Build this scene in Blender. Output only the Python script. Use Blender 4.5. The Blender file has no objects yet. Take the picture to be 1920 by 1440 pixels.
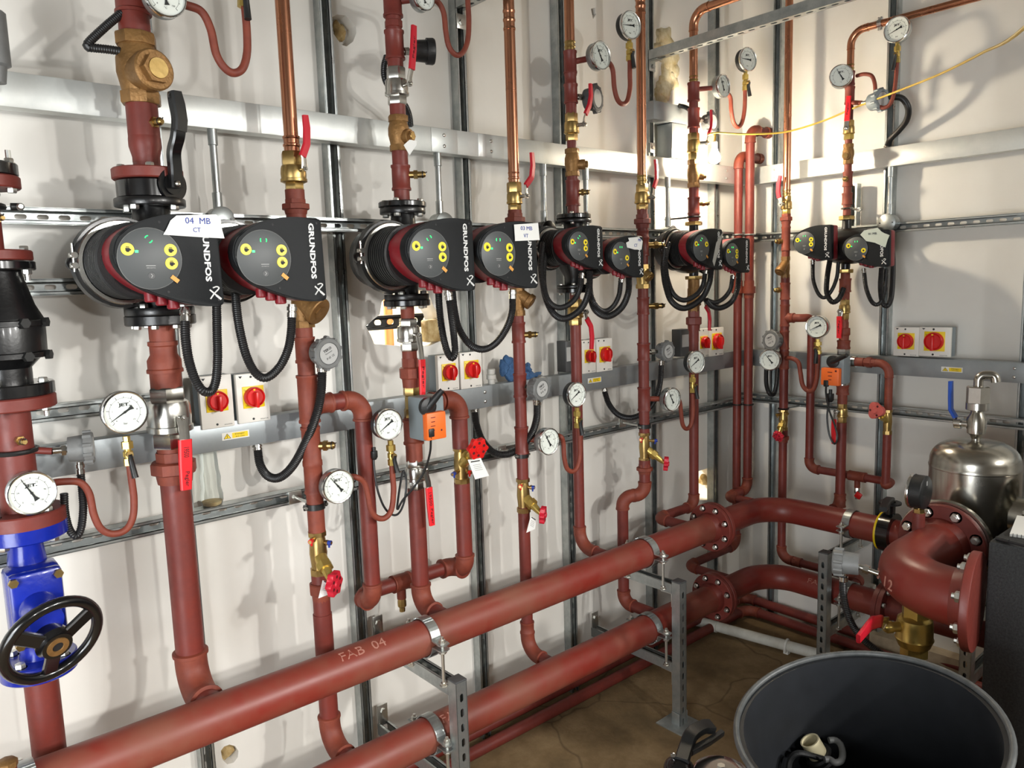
import bpy, bmesh, math, random
from math import pi, sin, cos, radians
from mathutils import Vector as V, Matrix

random.seed(7)
SC = bpy.context.scene
COL = SC.collection

# ------------------------------------------------------------------ camera, world, lights, exposure
F = 1442.0                                   # focal length in pixels of a 1920x1440 frame
YAW, PIT, ROL = 0.70775, -0.128225, -0.03129
CAM = V((0.0, -2.39, 1.85))
XC = 3.7137                                  # the right-hand wall
_f = V((sin(YAW) * cos(PIT), cos(YAW) * cos(PIT), sin(PIT)))
_r = _f.cross(V((0, 0, 1))).normalized()
_u = _r.cross(_f)
RR = _r * cos(ROL) + _u * sin(ROL)
UU = -_r * sin(ROL) + _u * cos(ROL)
cd = bpy.data.cameras.new('camera')
cam = bpy.data.objects.new('camera', cd)
COL.objects.link(cam)
cd.sensor_fit = 'HORIZONTAL'
cd.sensor_width = 36.0
cd.lens = F / 1920.0 * 36.0
cd.clip_start = 0.02
cam.matrix_world = Matrix(((RR.x, UU.x, -_f.x, CAM.x), (RR.y, UU.y, -_f.y, CAM.y), (RR.z, UU.z, -_f.z, CAM.z), (0, 0, 0, 1)))
SC.camera = cam

w = bpy.data.worlds.new('world')
SC.world = w
w.use_nodes = True
w.node_tree.nodes['Background'].inputs[0].default_value = (0.75, 0.85, 1.0, 1)
w.node_tree.nodes['Background'].inputs[1].default_value = 0.15


def lamp(name, kind, loc, power, col, size=0.1, tgt=None, size_y=None):
    d = bpy.data.lights.new(name, kind)
    d.energy = power
    d.color = col
    if kind == 'POINT':
        d.shadow_soft_size = size
    if kind == 'AREA':
        d.size = size
        if size_y:
            d.shape = 'RECTANGLE'
            d.size_y = size_y
    o = bpy.data.objects.new(name, d)
    COL.objects.link(o)
    o.location = loc
    if tgt is not None:
        o.rotation_euler = (V(tgt) - V(loc)).to_track_quat('-Z', 'Y').to_euler()
    return o


L_BULB = V((3.065, -0.275, 2.40))
for loc_, pw_ in (((2.55, -4.2, 2.45), 270), ((1.45, -4.35, 2.25), 200), ((0.2, -4.3, 2.2), 115)):     # unseen spots added to brighten the lower left of the back wall
    fl = lamp('added_wall_spot', 'SPOT', loc_, pw_, (1.0, 0.985, 0.95), 0.1, (0.45, 0, 0.3))
    fl.data.spot_size = radians(72)
    fl.data.spot_blend = 0.95
    fl.data.shadow_soft_size = 0.07
lamp('festoon_light_front', 'POINT', (2.9, -4.25, 2.75), 85, (1.0, 1.0, 0.97), 0.05)
lamp('festoon_light_left', 'POINT', (-0.95, -1.75, 1.45), 26, (1.0, 1.0, 0.98), 0.09)
lamp('added_left_fill', 'AREA', (-1.7, -2.3, 1.1), 98, (0.92, 0.97, 1.0), 1.5, (0.7, 0, 1.0), 2.0)  # unseen area lamp added as soft fill from the left, no opening there
lamp('next_room_light', 'POINT', (1.6, 1.2, 2.3), 420, (1.0, 0.95, 0.85), 0.1)

vs = SC.view_settings
vs.view_transform = 'Standard'
vs.look = 'None'
vs.exposure = 0.0
vs.gamma = 1.0
vs.use_curve_mapping = False


# ------------------------------------------------------------------ measuring: pixels of the photograph to places in the room
def ray(x, y):
    return _f + RR * ((x - 960) / F) - UU * ((y - 720) / F)


class Fr:
    """Frame of a wall: x along the wall to the viewer's right, y into the wall, z up; d = distance out from the wall."""
    def __init__(s, right):
        s.M = Matrix.Translation((XC, 0, 0)) @ Matrix.Rotation(-pi / 2, 4, 'Z') if right else Matrix.Identity(4)
        s.Mi = s.M.inverted()
        s.c = s.Mi @ CAM
        s.R = s.Mi.to_3x3()
        s.rz = -pi / 2 if right else 0.0
        s.right = right

    def p(s, x, y, d):
        v = s.R @ ray(x, y)
        return s.c + v * ((-d - s.c.y) / v.y)

    def at_u(s, x, y, uu):
        v = s.R @ ray(x, y)
        return s.c + v * ((uu - s.c.x) / v.x)

    def at_z(s, x, y, z):
        v = s.R @ ray(x, y)
        return s.c + v * ((z - s.c.z) / v.z)

    def z(s, uu, d, row):
        w0 = s.M @ V((uu, -d, 0)) - CAM
        k = (720 - row) / F
        return (UU @ w0 - k * (_f @ w0)) / (k * _f.z - UU.z)

    def depth(s, P):
        return _f @ (s.M @ P - CAM)

    def r(s, P, wpx):
        q = s.M @ P - CAM
        dep = _f @ q
        th = math.atan2(RR @ q, dep)
        return wpx * 0.5 * dep * cos(th) / F

    def rv(s, P, hpx):
        return hpx * 0.5 * s.depth(P) / F


BW = Fr(False)
RW = Fr(True)

# ------------------------------------------------------------------ materials
def lin(c):
    return tuple(((x / 255) / 12.92 if x / 255 <= 0.04045 else ((x / 255 + 0.055) / 1.055) ** 2.4) for x in c)


MATS = {}


def mat(name, col, rough=0.5, metal=0.0, var=0.0, vscale=8.0, bump=0.0, bscale=60.0, col2=None, emit=0.0, coat=0.0, alpha=None, rvar=0.0):
    if name in MATS:
        return MATS[name]
    m = bpy.data.materials.new(name)
    m.use_nodes = True
    nt = m.node_tree
    b = nt.nodes['Principled BSDF']
    c = lin(col)
    b.inputs['Base Color'].default_value = (*c, 1)
    b.inputs['Roughness'].default_value = rough
    b.inputs['Metallic'].default_value = metal
    if coat:
        b.inputs['Coat Weight'].default_value = coat
        b.inputs['Coat Roughness'].default_value = 0.1
    if emit:
        b.inputs['Emission Color'].default_value = (*c, 1)
        b.inputs['Emission Strength'].default_value = emit
    tc = None
    if var or bump or rvar:
        tc = nt.nodes.new('ShaderNodeTexCoord')
    if var:
        n = nt.nodes.new('ShaderNodeTexNoise')
        n.inputs['Scale'].default_value = vscale
        n.inputs['Detail'].default_value = 6
        n.inputs['Roughness'].default_value = 0.65
        nt.links.new(tc.outputs['Object'], n.inputs['Vector'])
        cr = nt.nodes.new('ShaderNodeValToRGB')
        cr.color_ramp.elements[0].position = 0.35
        cr.color_ramp.elements[1].position = 0.68
        c2 = lin(col2) if col2 else tuple(max(0, x * (1 - var)) for x in c)
        cr.color_ramp.elements[0].color = (*c, 1)
        cr.color_ramp.elements[1].color = (*c2, 1)
        nt.links.new(n.outputs['Fac'], cr.inputs['Fac'])
        nt.links.new(cr.outputs['Color'], b.inputs['Base Color'])
        if rvar:
            mr = nt.nodes.new('ShaderNodeMapRange')
            mr.inputs['From Min'].default_value = 0.3
            mr.inputs['From Max'].default_value = 0.7
            mr.inputs['To Min'].default_value = max(0.02, rough - rvar)
            mr.inputs['To Max'].default_value = min(1, rough + rvar)
            nt.links.new(n.outputs['Fac'], mr.inputs['Value'])
            nt.links.new(mr.outputs['Result'], b.inputs['Roughness'])
    if bump:
        n2 = nt.nodes.new('ShaderNodeTexNoise')
        n2.inputs['Scale'].default_value = bscale
        n2.inputs['Detail'].default_value = 4
        nt.links.new(tc.outputs['Object'], n2.inputs['Vector'])
        bp = nt.nodes.new('ShaderNodeBump')
        bp.inputs['Strength'].default_value = bump
        bp.inputs['Distance'].default_value = 0.004
        nt.links.new(n2.outputs['Fac'], bp.inputs['Height'])
        nt.links.new(bp.outputs['Normal'], b.inputs['Normal'])
    MATS[name] = m
    return m


RED = mat('red_oxide_paint', (116, 46, 37), 0.5, 0, 0.22, 14, 0.12, 50, col2=(102, 40, 33), rvar=0.1)
RUST = mat('red_oxide_fitting', (130, 60, 41), 0.6, 0, 0.2, 20, 0.2, 70, col2=(112, 48, 35))
HEAD = mat('red_header_paint', (126, 41, 34), 0.40, 0, 0.2, 5, 0.06, 40, col2=(124, 58, 46), rvar=0.12)
HEADD = mat('dusty_red_header_paint', (124, 42, 33), 0.46, 0, 0.2, 5, 0.06, 40, col2=(124, 70, 54), rvar=0.12)
COPPER = mat('copper', (204, 146, 114), 0.27, 1, 0.15, 3, 0.0, col2=(184, 122, 94), rvar=0.03)
BRASS = mat('brass', (188, 160, 104), 0.34, 1, 0.2, 20, 0.1, 60, col2=(164, 136, 84))
BRASSY = mat('bright_brass', (206, 178, 98), 0.3, 0.8, 0.15, 20)
BRONZE = mat('cast_bronze', (150, 112, 66), 0.5, 0.55, 0.3, 18, 0.4, 120, col2=(122, 90, 52))
GALV = mat('galvanised_steel', (190, 194, 192), 0.36, 0.85, 0.2, 16, 0.0, col2=(158, 164, 164), rvar=0.1)
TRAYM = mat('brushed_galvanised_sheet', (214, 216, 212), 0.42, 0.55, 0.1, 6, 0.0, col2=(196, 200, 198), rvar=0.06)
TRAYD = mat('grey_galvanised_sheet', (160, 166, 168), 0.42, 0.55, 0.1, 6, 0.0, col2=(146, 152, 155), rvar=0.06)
STEEL = mat('nickel_steel', (200, 198, 192), 0.24, 1, 0.15, 20)
CHROME = mat('chrome', (220, 220, 220), 0.12, 1)
ZINC = mat('zinc_bolt', (214, 214, 208), 0.3, 0.95)
DKSTEEL = mat('dark_steel', (60, 60, 60), 0.4, 0.8)
STAIN = mat('stainless_shell', (188, 184, 174), 0.22, 1, 0.12, 7, rvar=0.06)
BLACKG = mat('black_gloss_enamel', (16, 16, 17), 0.2, 0, coat=0.4)
CASTB = mat('black_cast_iron', (17, 17, 18), 0.32, 0, 0.3, 30, 0.08, 120, coat=0.15)
BLACKP = mat('black_plastic', (30, 31, 32), 0.42, 0, 0.2, 60, 0.15, 300)
HOSE = mat('black_rubber_conduit', (26, 26, 27), 0.42)
BOXB = mat('charcoal_plastic', (25, 27, 29), 0.55, 0, 0.1, 80, 0.1, 400)
DISC = mat('grey_display_glass', (72, 75, 76), 0.45)
MAROON = mat('maroon_housing', (132, 26, 36), 0.42, 0, 0.15, 30)
GREYP = mat('grey_plastic', (112, 113, 112), 0.48, 0, 0.15, 40)
GREYL = mat('light_grey_label', (170, 170, 168), 0.5)
DGREYP = mat('dark_grey_plastic', (72, 73, 74), 0.5)
WHITEP = mat('white_plastic', (226, 224, 216), 0.42)
IVORY = mat('ivory_box', (228, 225, 217), 0.45)
YEL = mat('yellow_plate', (238, 204, 22), 0.45)
YELS = mat('yellow_sticker', (246, 222, 40), 0.4)
REDK = mat('red_knob', (205, 28, 26), 0.34)
REDL = mat('red_lever_sleeve', (188, 22, 42), 0.4)
REDB = mat('bright_red_lever_sleeve', (216, 26, 36), 0.42)
WHEELR = mat('red_handwheel', (196, 32, 52), 0.36)
WHEELP = mat('faded_red_handwheel', (196, 92, 84), 0.45)
BLUEV = mat('blue_enamel', (20, 40, 152), 0.24, 0, 0.15, 12, 0.15, 60, col2=(16, 33, 132), coat=0.3)
BLUEL = mat('blue_lever', (30, 80, 180), 0.4)
BLUEC = mat('blue_cap', (34, 60, 150), 0.4)
ORANGE = mat('orange_case', (236, 108, 38), 0.45)
GREYC = mat('grey_actuator_case', (128, 138, 142), 0.45)
DIALW = mat('white_dial', (232, 232, 228), 0.5)
INK = mat('black_ink', (24, 24, 26), 0.6)
INKB = mat('blue_ink', (40, 62, 150), 0.6)
INKR = mat('dark_red_print', (80, 8, 14), 0.6)
INKW = mat('white_print', (214, 214, 212), 0.5)
PAPER = mat('white_paper', (228, 228, 224), 0.7)
TAPE = mat('pale_green_tape', (198, 206, 194), 0.4)
TAPEG = mat('grey_tape', (170, 170, 164), 0.5)
OTAPE = mat('orange_tape', (214, 150, 62), 0.5)
LED = mat('green_led', (40, 235, 110), 0.4, emit=2.2)
CABLEY = mat('yellow_cable', (206, 172, 70), 0.5)
FOAM = mat('expanding_foam', (216, 208, 180), 0.8, 0, 0.3, 22, 0.6, 60, col2=(180, 160, 112))
INSUL = mat('exposed_insulation', (158, 128, 78), 0.9, 0, 0.4, 30, 0.8, 50, col2=(196, 176, 130))
GLOVE = mat('blue_knit', (44, 76, 116), 0.85, 0, 0.3, 80, 0.6, 250, col2=(66, 102, 142))
BOARDB = mat('dark_insulation_foam', (58, 60, 60), 0.75, 0, 0.45, 160, 0.5, 300, col2=(36, 37, 38))
BINM = mat('black_drum_plastic', (30, 32, 36), 0.5, 0, 0.3, 9, 0.05, 40, col2=(22, 24, 27))
RIMM = mat('grey_drum_rim', (84, 86, 86), 0.45, 0, 0.3, 30, col2=(62, 64, 64))
PVC = mat('white_waste_pipe', (222, 222, 214), 0.35, 0, 0.15, 8, col2=(196, 192, 180))
FADED = mat('faded_chalk', (168, 116, 102), 0.8)


BOXB.node_tree.nodes['Principled BSDF'].inputs['Specular IOR Level'].default_value = 0.22


def clear_mat(name, tint, gloss, clear, white=False):
    m = bpy.data.materials.new(name)
    m.use_nodes = True
    nt = m.node_tree
    nt.nodes.remove(nt.nodes['Principled BSDF'])
    t = nt.nodes.new('ShaderNodeBsdfTransparent')
    t.inputs[0].default_value = (*tint, 1)
    g = nt.nodes.new('ShaderNodeBsdfGlossy')
    g.inputs['Roughness'].default_value = gloss
    if white:
        nt.nodes.remove(g)
        g = nt.nodes.new('ShaderNodeBsdfPrincipled')
        g.inputs['Base Color'].default_value = (.85, .87, .85, 1)
        g.inputs['Roughness'].default_value = gloss
    fz = nt.nodes.new('ShaderNodeLayerWeight')
    fz.inputs['Blend'].default_value = clear
    mx = nt.nodes.new('ShaderNodeMixShader')
    nt.links.new(fz.outputs['Fresnel'], mx.inputs[0])
    nt.links.new(t.outputs[0], mx.inputs[1])
    nt.links.new(g.outputs[0], mx.inputs[2])
    nt.links.new(mx.outputs[0], nt.nodes['Material Output'].inputs[0])
    return m


GLASS = clear_mat('gauge_glass', (0.97, 0.98, 0.97), 0.03, 0.04)
BOTTLE = clear_mat('clear_plastic', (0.92, 0.94, 0.92), 0.14, 0.34, True)


# ------------------------------------------------------------------ mesh building
def perp(a):
    a = a.normalized()
    h = V((0, 0, 1)) if abs(a.z) < 0.9 else V((1, 0, 0))
    x = h.cross(a).normalized()
    return x, a.cross(x).normalized()


class MB:
    def __init__(s):
        s.bm = bmesh.new()

    def _skin(s, rings, close=False, cap=True):
        bm = s.bm
        n = len(rings[0])
        m = len(rings)
        for i in range(m if close else m - 1):
            a, b = rings[i], rings[(i + 1) % m]
            for k in range(n):
                q = [a[k], a[(k + 1) % n], b[(k + 1) % n], b[k]]
                try:
                    bm.faces.new(q)
                except ValueError:
                    pass
        if cap and not close:
            for rg, rev in ((rings[0], True), (rings[-1], False)):
                try:
                    bm.faces.new(list(reversed(rg)) if rev else rg)
                except ValueError:
                    pass

    def lathe(s, o, a, prof, n=24, cap=True, rot=0.0):
        """profile of (distance along a, radius)"""
        a = V(a).normalized()
        x, y = perp(a)
        rings = []
        for t, r in prof:
            c = V(o) + a * t
            r = max(r, 1e-5)
            rings.append([s.bm.verts.new(c + (x * cos(rot + 2 * pi * k / n) + y * sin(rot + 2 * pi * k / n)) * r) for k in range(n)])
        s._skin(rings, cap=cap)
        return s

    def cyl(s, p, q, r, r2=None, n=20, bev=0.0):
        p, q = V(p), V(q)
        a = q - p
        L = a.length
        r2 = r if r2 is None else r2
        if bev:
            pr = [(0, r - bev), (bev, r), (L - bev, r2), (L, r2 - bev)]
        else:
            pr = [(0, r), (L, r2)]
        return s.lathe(p, a, pr, n)

    def tube(s, pts, r, n=10, cap=True, close=False, flat=None):
        """round tube along points; flat=(half width, half thickness, thickness direction) makes a bar"""
        pts = [V(p) for p in pts]
        m = len(pts)
        tans = []
        for i in range(m):
            if close:
                t = pts[(i + 1) % m] - pts[i - 1]
            else:
                t = pts[min(i + 1, m - 1)] - pts[max(i - 1, 0)]
            tans.append(t.normalized())
        x, y = perp(tans[0])
        rings = []
        for i in range(m):
            t = tans[i]
            x = (x - t * x.dot(t))
            x = x.normalized() if x.length > 1e-6 else perp(t)[0]
            y = t.cross(x)
            rr = r[i] if isinstance(r, (list, tuple)) else r
            if flat:
                hw, ht, nd = flat
                nn = (V(nd) - t * V(nd).dot(t)).normalized()
                ww = t.cross(nn)
                k = 1.0 if rr is None else rr
                sq = [(1, .55), (.8, 1), (-.8, 1), (-1, .55), (-1, -.55), (-.8, -1), (.8, -1), (1, -.55)]
                rings.append([s.bm.verts.new(pts[i] + ww * (hw * k * a) + nn * (ht * b)) for a, b in sq])
            else:
                rings.append([s.bm.verts.new(pts[i] + (x * cos(2 * pi * k / n) + y * sin(2 * pi * k / n)) * rr) for k in range(n)])
        s._skin(rings, close=close, cap=cap)
        return s

    def torus(s, o, a, R, r, n=32, m=8):
        x, y = perp(V(a))
        return s.tube([V(o) + (x * cos(2 * pi * k / n) + y * sin(2 * pi * k / n)) * R for k in range(n)], r, m, close=True)

    def box(s, c, size, bev=0.0, rot=None):
        M = Matrix.Translation(V(c))
        if rot is not None:
            M = M @ rot.to_4x4()
        M = M @ Matrix.Diagonal((size[0], size[1], size[2], 1))
        g = bmesh.ops.create_cube(s.bm, size=1.0, matrix=M)
        if bev:
            es = list({e for v in g['verts'] for e in v.link_edges})
            bmesh.ops.bevel(s.bm, geom=es, offset=bev, segments=2, profile=0.5, affect='EDGES')
        return s

    def bx(s, lo, hi, bev=0.0):
        lo, hi = V(lo), V(hi)
        return s.box((lo + hi) / 2, (abs(hi.x - lo.x), abs(hi.y - lo.y), abs(hi.z - lo.z)), bev)

    def prism(s, poly, vec, bev=0.0):
        vec = V(vec)
        a = [s.bm.verts.new(V(p)) for p in poly]
        b = [s.bm.verts.new(V(p) + vec) for p in poly]
        n = len(a)
        f1 = s.bm.faces.new(a)
        f2 = s.bm.faces.new(list(reversed(b)))
        for k in range(n):
            s.bm.faces.new([a[k], b[k], b[(k + 1) % n], a[(k + 1) % n]])
        if bev:
            es = list(f1.edges) + list(f2.edges)
            bmesh.ops.bevel(s.bm, geom=es, offset=bev, segments=2, profile=0.5, affect='EDGES')
        return s

    def ball(s, c, r, sc=(1, 1, 1), n=16, jit=0.0):
        g = bmesh.ops.create_uvsphere(s.bm, u_segments=n, v_segments=max(6, n // 2 + 2), radius=r)
        for v in g['verts']:
            k = 1 + random.uniform(-jit, jit)
            v.co = V((v.co.x * sc[0] * k, v.co.y * sc[1] * k, v.co.z * sc[2] * k)) + V(c)
        return s

    def text(s, txt, c, right, up, width=None, height=None, depth=0.0006, bold=0.0, spacing=1.0):
        cu = bpy.data.curves.new('t', 'FONT')
        cu.body = txt
        cu.align_x = 'CENTER'
        cu.align_y = 'CENTER'
        cu.space_character = spacing
        cu.extrude = 0.01
        cu.offset = bold
        cu.resolution_u = 2
        to = bpy.data.objects.new('t', cu)
        COL.objects.link(to)
        bpy.context.view_layer.update()
        me = bpy.data.meshes.new_from_object(to.evaluated_get(bpy.context.evaluated_depsgraph_get()))
        xs = [v.co.x for v in me.vertices]
        ys = [v.co.y for v in me.vertices]
        if xs:
            w0, h0 = max(xs) - min(xs), max(ys) - min(ys)
            cx, cy = (max(xs) + min(xs)) / 2, (max(ys) + min(ys)) / 2
            kx = width / w0 if width else height / h0
            ky = height / h0 if height else kx
            right, up = V(right).normalized(), V(up).normalized()
            nn = right.cross(up)
            n0 = len(s.bm.verts)
            s.bm.from_mesh(me)
            s.bm.verts.ensure_lookup_table()
            for v in s.bm.verts[n0:]:
                q = v.co.copy()
                v.co = V(c) + right * ((q.x - cx) * kx) + up * ((q.y - cy) * ky) + nn * (q.z / 0.01 * depth)
        bpy.data.objects.remove(to)
        bpy.data.curves.remove(cu)
        bpy.data.meshes.remove(me)
        return s


def curve(pts, n=8):
    """smooth path through points (Catmull-Rom)"""
    pts = [V(p) for p in pts]
    P = [pts[0] * 2 - pts[1]] + pts + [pts[-1] * 2 - pts[-2]]
    out = []
    for i in range(1, len(P) - 2):
        for k in range(n):
            t = k / n
            a, b, c, d = P[i - 1], P[i], P[i + 1], P[i + 2]
            out.append(0.5 * ((2 * b) + (c - a) * t + (2 * a - 5 * b + 4 * c - d) * t * t + (3 * b - a - 3 * c + d) * t ** 3))
    out.append(pts[-1])
    return out


def fillet(pts, R, n=6):
    """polyline with rounded corners"""
    pts = [V(p) for p in pts]
    out = [pts[0]]
    for i in range(1, len(pts) - 1):
        a, b, c = pts[i - 1], pts[i], pts[i + 1]
        d1, d2 = (a - b).normalized(), (c - b).normalized()
        ang = d1.angle(d2)
        k_ = .96 if len(pts) == 3 else .49
        t = min(R / math.tan(ang / 2), (a - b).length * k_, (c - b).length * k_)
        p, q = b + d1 * t, b + d2 * t
        if pi - ang < 1e-3:
            out += [p, q]
            continue
        o = b + (d1 + d2).normalized() * (t / cos(ang / 2))
        vp, vq = p - o, q - o
        w_ = vp.angle(vq)
        for k in range(n + 1):
            s = k / n
            out.append(o + (vp * sin((1 - s) * w_) + vq * sin(s * w_)) / sin(w_))
    out.append(pts[-1])
    return out


def _mesh(name, mb, m, base):
    bmesh.ops.remove_doubles(mb.bm, verts=mb.bm.verts, dist=1e-6)
    bmesh.ops.recalc_face_normals(mb.bm, faces=mb.bm.faces)
    me = bpy.data.meshes.new(name)
    mb.bm.to_mesh(me)
    mb.bm.free()
    b = V(base)
    for v in me.vertices:
        v.co -= b
    me.polygons.foreach_set('use_smooth', [True] * len(me.polygons))
    me.set_sharp_from_angle(angle=radians(38))
    me.materials.append(m)
    o = bpy.data.objects.new(name, me)
    COL.objects.link(o)
    return o


LABELS = []


def tag(o, label, cat, group=None, kind=None):
    n = len(label.replace(',', ' ').split())
    if not 4 <= n <= 16:
        print('LABEL LENGTH', n, label)
    LABELS.append(label)
    o['label'] = label
    o['category'] = cat
    if group:
        o['group'] = group
    if kind:
        o['kind'] = kind


class Thing:
    def __init__(s, name, label, cat, fr, base, group=None):
        s.fr, s.base = fr, V(base)
        o = bpy.data.objects.new(name, None)
        o.empty_display_size = 0.05
        COL.objects.link(o)
        o.location = fr.M @ s.base
        o.rotation_euler = (0, 0, fr.rz)
        tag(o, label, cat, group)
        s.o = o

    def part(s, name, mb, m, label=None, parent=None):
        o = _mesh(name, mb, m, s.base)
        o.parent = parent or s.o
        if label:
            o['label'] = label
        return o


def single(name, label, cat, fr, base, mb, m, group=None, kind=None):
    o = _mesh(name, mb, m, base)
    o.location = fr.M @ V(base)
    o.rotation_euler = (0, 0, fr.rz)
    tag(o, label, cat, group, kind)
    return o


def struct(name, mb, m, fr=BW, base=(0, 0, 0)):
    o = _mesh(name, mb, m, base)
    o.location = fr.M @ V(base)
    o.rotation_euler = (0, 0, fr.rz)
    o['kind'] = 'structure'
    return o


UZ = V((0, 0, 1))
UX = V((1, 0, 0))
OUT = V((0, -1, 0))        # out from the wall, in any wall frame

# ------------------------------------------------------------------ the room
def wall_mat():
    m = mat('painted_panel', (226, 223, 216), 0.5, 0, 0.06, 2.2, 0.06, 30, col2=(220, 216, 208))
    return m


WALLM = wall_mat()


def floor_mat():
    m = bpy.data.materials.new('dusty_concrete')
    m.use_nodes = True
    nt = m.node_tree
    b = nt.nodes['Principled BSDF']
    b.inputs['Roughness'].default_value = 0.85
    tc = nt.nodes.new('ShaderNodeTexCoord')
    n1 = nt.nodes.new('ShaderNodeTexNoise')
    n1.inputs['Scale'].default_value = 3.2
    n1.inputs['Detail'].default_value = 9
    n1.inputs['Roughness'].default_value = 0.68
    cr = nt.nodes.new('ShaderNodeValToRGB')
    e = cr.color_ramp.elements
    e[0].position = 0.3
    e[0].color = (*lin((98, 80, 52)), 1)
    e[1].position = 0.72
    e[1].color = (*lin((158, 134, 98)), 1)
    el = e.new(0.5)
    el.color = (*lin((128, 104, 70)), 1)
    vo = nt.nodes.new('ShaderNodeTexVoronoi')
    vo.feature = 'DISTANCE_TO_EDGE'
    vo.inputs['Scale'].default_value = 1.7
    n3 = nt.nodes.new('ShaderNodeTexNoise')
    n3.inputs['Scale'].default_value = 4
    mxv = nt.nodes.new('ShaderNodeMixRGB')
    mxv.inputs[0].default_value = 0.18
    cr2 = nt.nodes.new('ShaderNodeValToRGB')
    cr2.color_ramp.elements[0].position = 0.0
    cr2.color_ramp.elements[0].color = (0.45, 0.42, 0.38, 1)
    cr2.color_ramp.elements[1].position = 0.012
    cr2.color_ramp.elements[1].color = (1, 1, 1, 1)
    mul = nt.nodes.new('ShaderNodeMixRGB')
    mul.blend_type = 'MULTIPLY'
    mul.inputs[0].default_value = 0.8
    L = nt.links.new
    L(tc.outputs['Object'], n1.inputs['Vector'])
    L(tc.outputs['Object'], n3.inputs['Vector'])
    L(tc.outputs['Object'], mxv.inputs[1])
    L(n3.outputs['Color'], mxv.inputs[2])
    L(mxv.outputs[0], vo.inputs['Vector'])
    L(vo.outputs['Distance'], cr2.inputs['Fac'])
    L(n1.outputs['Fac'], cr.inputs['Fac'])
    L(cr.outputs[0], mul.inputs[1])
    L(cr2.outputs[0], mul.inputs[2])
    L(mul.outputs[0], b.inputs['Base Color'])
    bp = nt.nodes.new('ShaderNodeBump')
    bp.inputs['Strength'].default_value = 0.5
    bp.inputs['Distance'].default_value = 0.02
    L(n1.outputs['Fac'], bp.inputs['Height'])
    L(bp.outputs['Normal'], b.inputs['Normal'])
    return m


FLOORM = floor_mat()
CEIL = mat('concrete_soffit', (128, 125, 120), 0.85, 0, 0.2, 4)
BLOCKW = mat('concrete_blockwork', (150, 146, 140), 0.85, 0, 0.2, 5)
XL, YF, ZC = -2.2, -4.6, 3.5
T = 0.10                                     # thickness of the panel wall

holes = {
    'through': [(686, 612), (700, 599), (712, 590), (716, 566), (735, 546), (770, 541), (802, 546), (812, 572), (822, 590), (829, 618), (824, 640), (806, 648), (770, 652), (745, 648), (702, 645), (695, 628)],
    'small': [(620, 33), (632, 27), (648, 29), (656, 37), (667, 48), (668, 62), (662, 78), (650, 87), (640, 84), (630, 70), (622, 58)],
    'round': [(414, 1408), (420, 1400), (430, 1396), (441, 1399), (447, 1408), (446, 1420), (438, 1430), (426, 1433), (417, 1424)],
    'slit': [(1308, 884), (1326, 878), (1338, 880), (1337, 936), (1322, 938), (1309, 938)],
    'nick': [(1108, 16), (1116, 14), (1118, 26), (1112, 36)],
}
bm = bmesh.new()
outer = [(XL, 0), (XC, 0), (XC, ZC), (XL, ZC)]


def loopedges(pts, yy):
    vsx = [bm.verts.new((p[0], yy, p[1])) for p in pts]
    return vsx, [bm.edges.new((vsx[i], vsx[(i + 1) % len(vsx)])) for i in range(len(vsx))]


hp = {k: [(BW.p(x, y, 0).x, BW.p(x, y, 0).z) for x, y in v] for k, v in holes.items()}
allv = {}
for yy in (0.0, T):
    es = []
    for k, pts in [('outer', outer)] + list(hp.items()):
        if yy == T and k in ('small', 'round', 'nick'):
            continue
        a, e = loopedges(pts, yy)
        allv[(k, yy)] = a
        es += e
    bmesh.ops.triangle_fill(bm, use_beauty=True, edges=es)
for k in ('through', 'slit', 'outer'):
    a, b = allv[(k, 0.0)], allv[(k, T)]
    for i in range(len(a)):
        j = (i + 1) % len(a)
        bm.faces.new((a[i], a[j], b[j], b[i]))
for k in ('small', 'round', 'nick'):
    a = allv[(k, 0.0)]
    c = sum((v.co for v in a), V()) / len(a)
    b = [bm.verts.new(V((c.x + (v.co.x - c.x) * 0.85, 0.045, c.z + (v.co.z - c.z) * 0.85))) for v in a]
    for i in range(len(a)):
        j = (i + 1) % len(a)
        bm.faces.new((a[i], a[j], b[j], b[i]))
    bm.faces.new(b)
mb = MB()
mb.bm.free()
mb.bm = bm
allv.clear()
bm = a = b = es = None
struct('wall_back', mb, WALLM)
struct('wall_right', MB().bx((XC, YF, 0), (XC + .1, 0.1, ZC)), WALLM)
struct('wall_left', MB().bx((XL - .1, YF, 0), (XL, 0.1, ZC)), BLOCKW)
struct('wall_front', MB().bx((XL - .1, YF - .1, 0), (XC + .1, YF, ZC)), BLOCKW)
struct('floor', MB().bx((XL - .1, YF - .1, -.1), (XC + .1, 2.2, 0)), FLOORM)
struct('ceiling', MB().bx((XL - .1, YF - .1, ZC), (XC + .1, 2.2, ZC + .1)), CEIL)
struct('wall_far', MB().bx((XL - .1, 2.1, 0), (XC + .1, 2.2, ZC)), mat('cream_wall', (236, 224, 190), 0.7))

# torn insulation showing in the broken patches of the wall
def lump(c, sz, jit=0.18, seed=1):
    random.seed(seed)
    m = MB()
    g = bmesh.ops.create_icosphere(m.bm, subdivisions=3, radius=1.0)
    ph = [random.uniform(0, 6.28) for _ in range(6)]
    for v in g['verts']:
        k = 1 + jit * (sin(3 * v.co.x + ph[0]) * sin(4 * v.co.z + ph[1]) + 0.6 * sin(7 * v.co.z + ph[2]) * cos(6 * v.co.x + ph[3]))
        v.co = V(c) + V((v.co.x * sz[0], v.co.y * sz[1], v.co.z * sz[2])) * k
    return m


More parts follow.
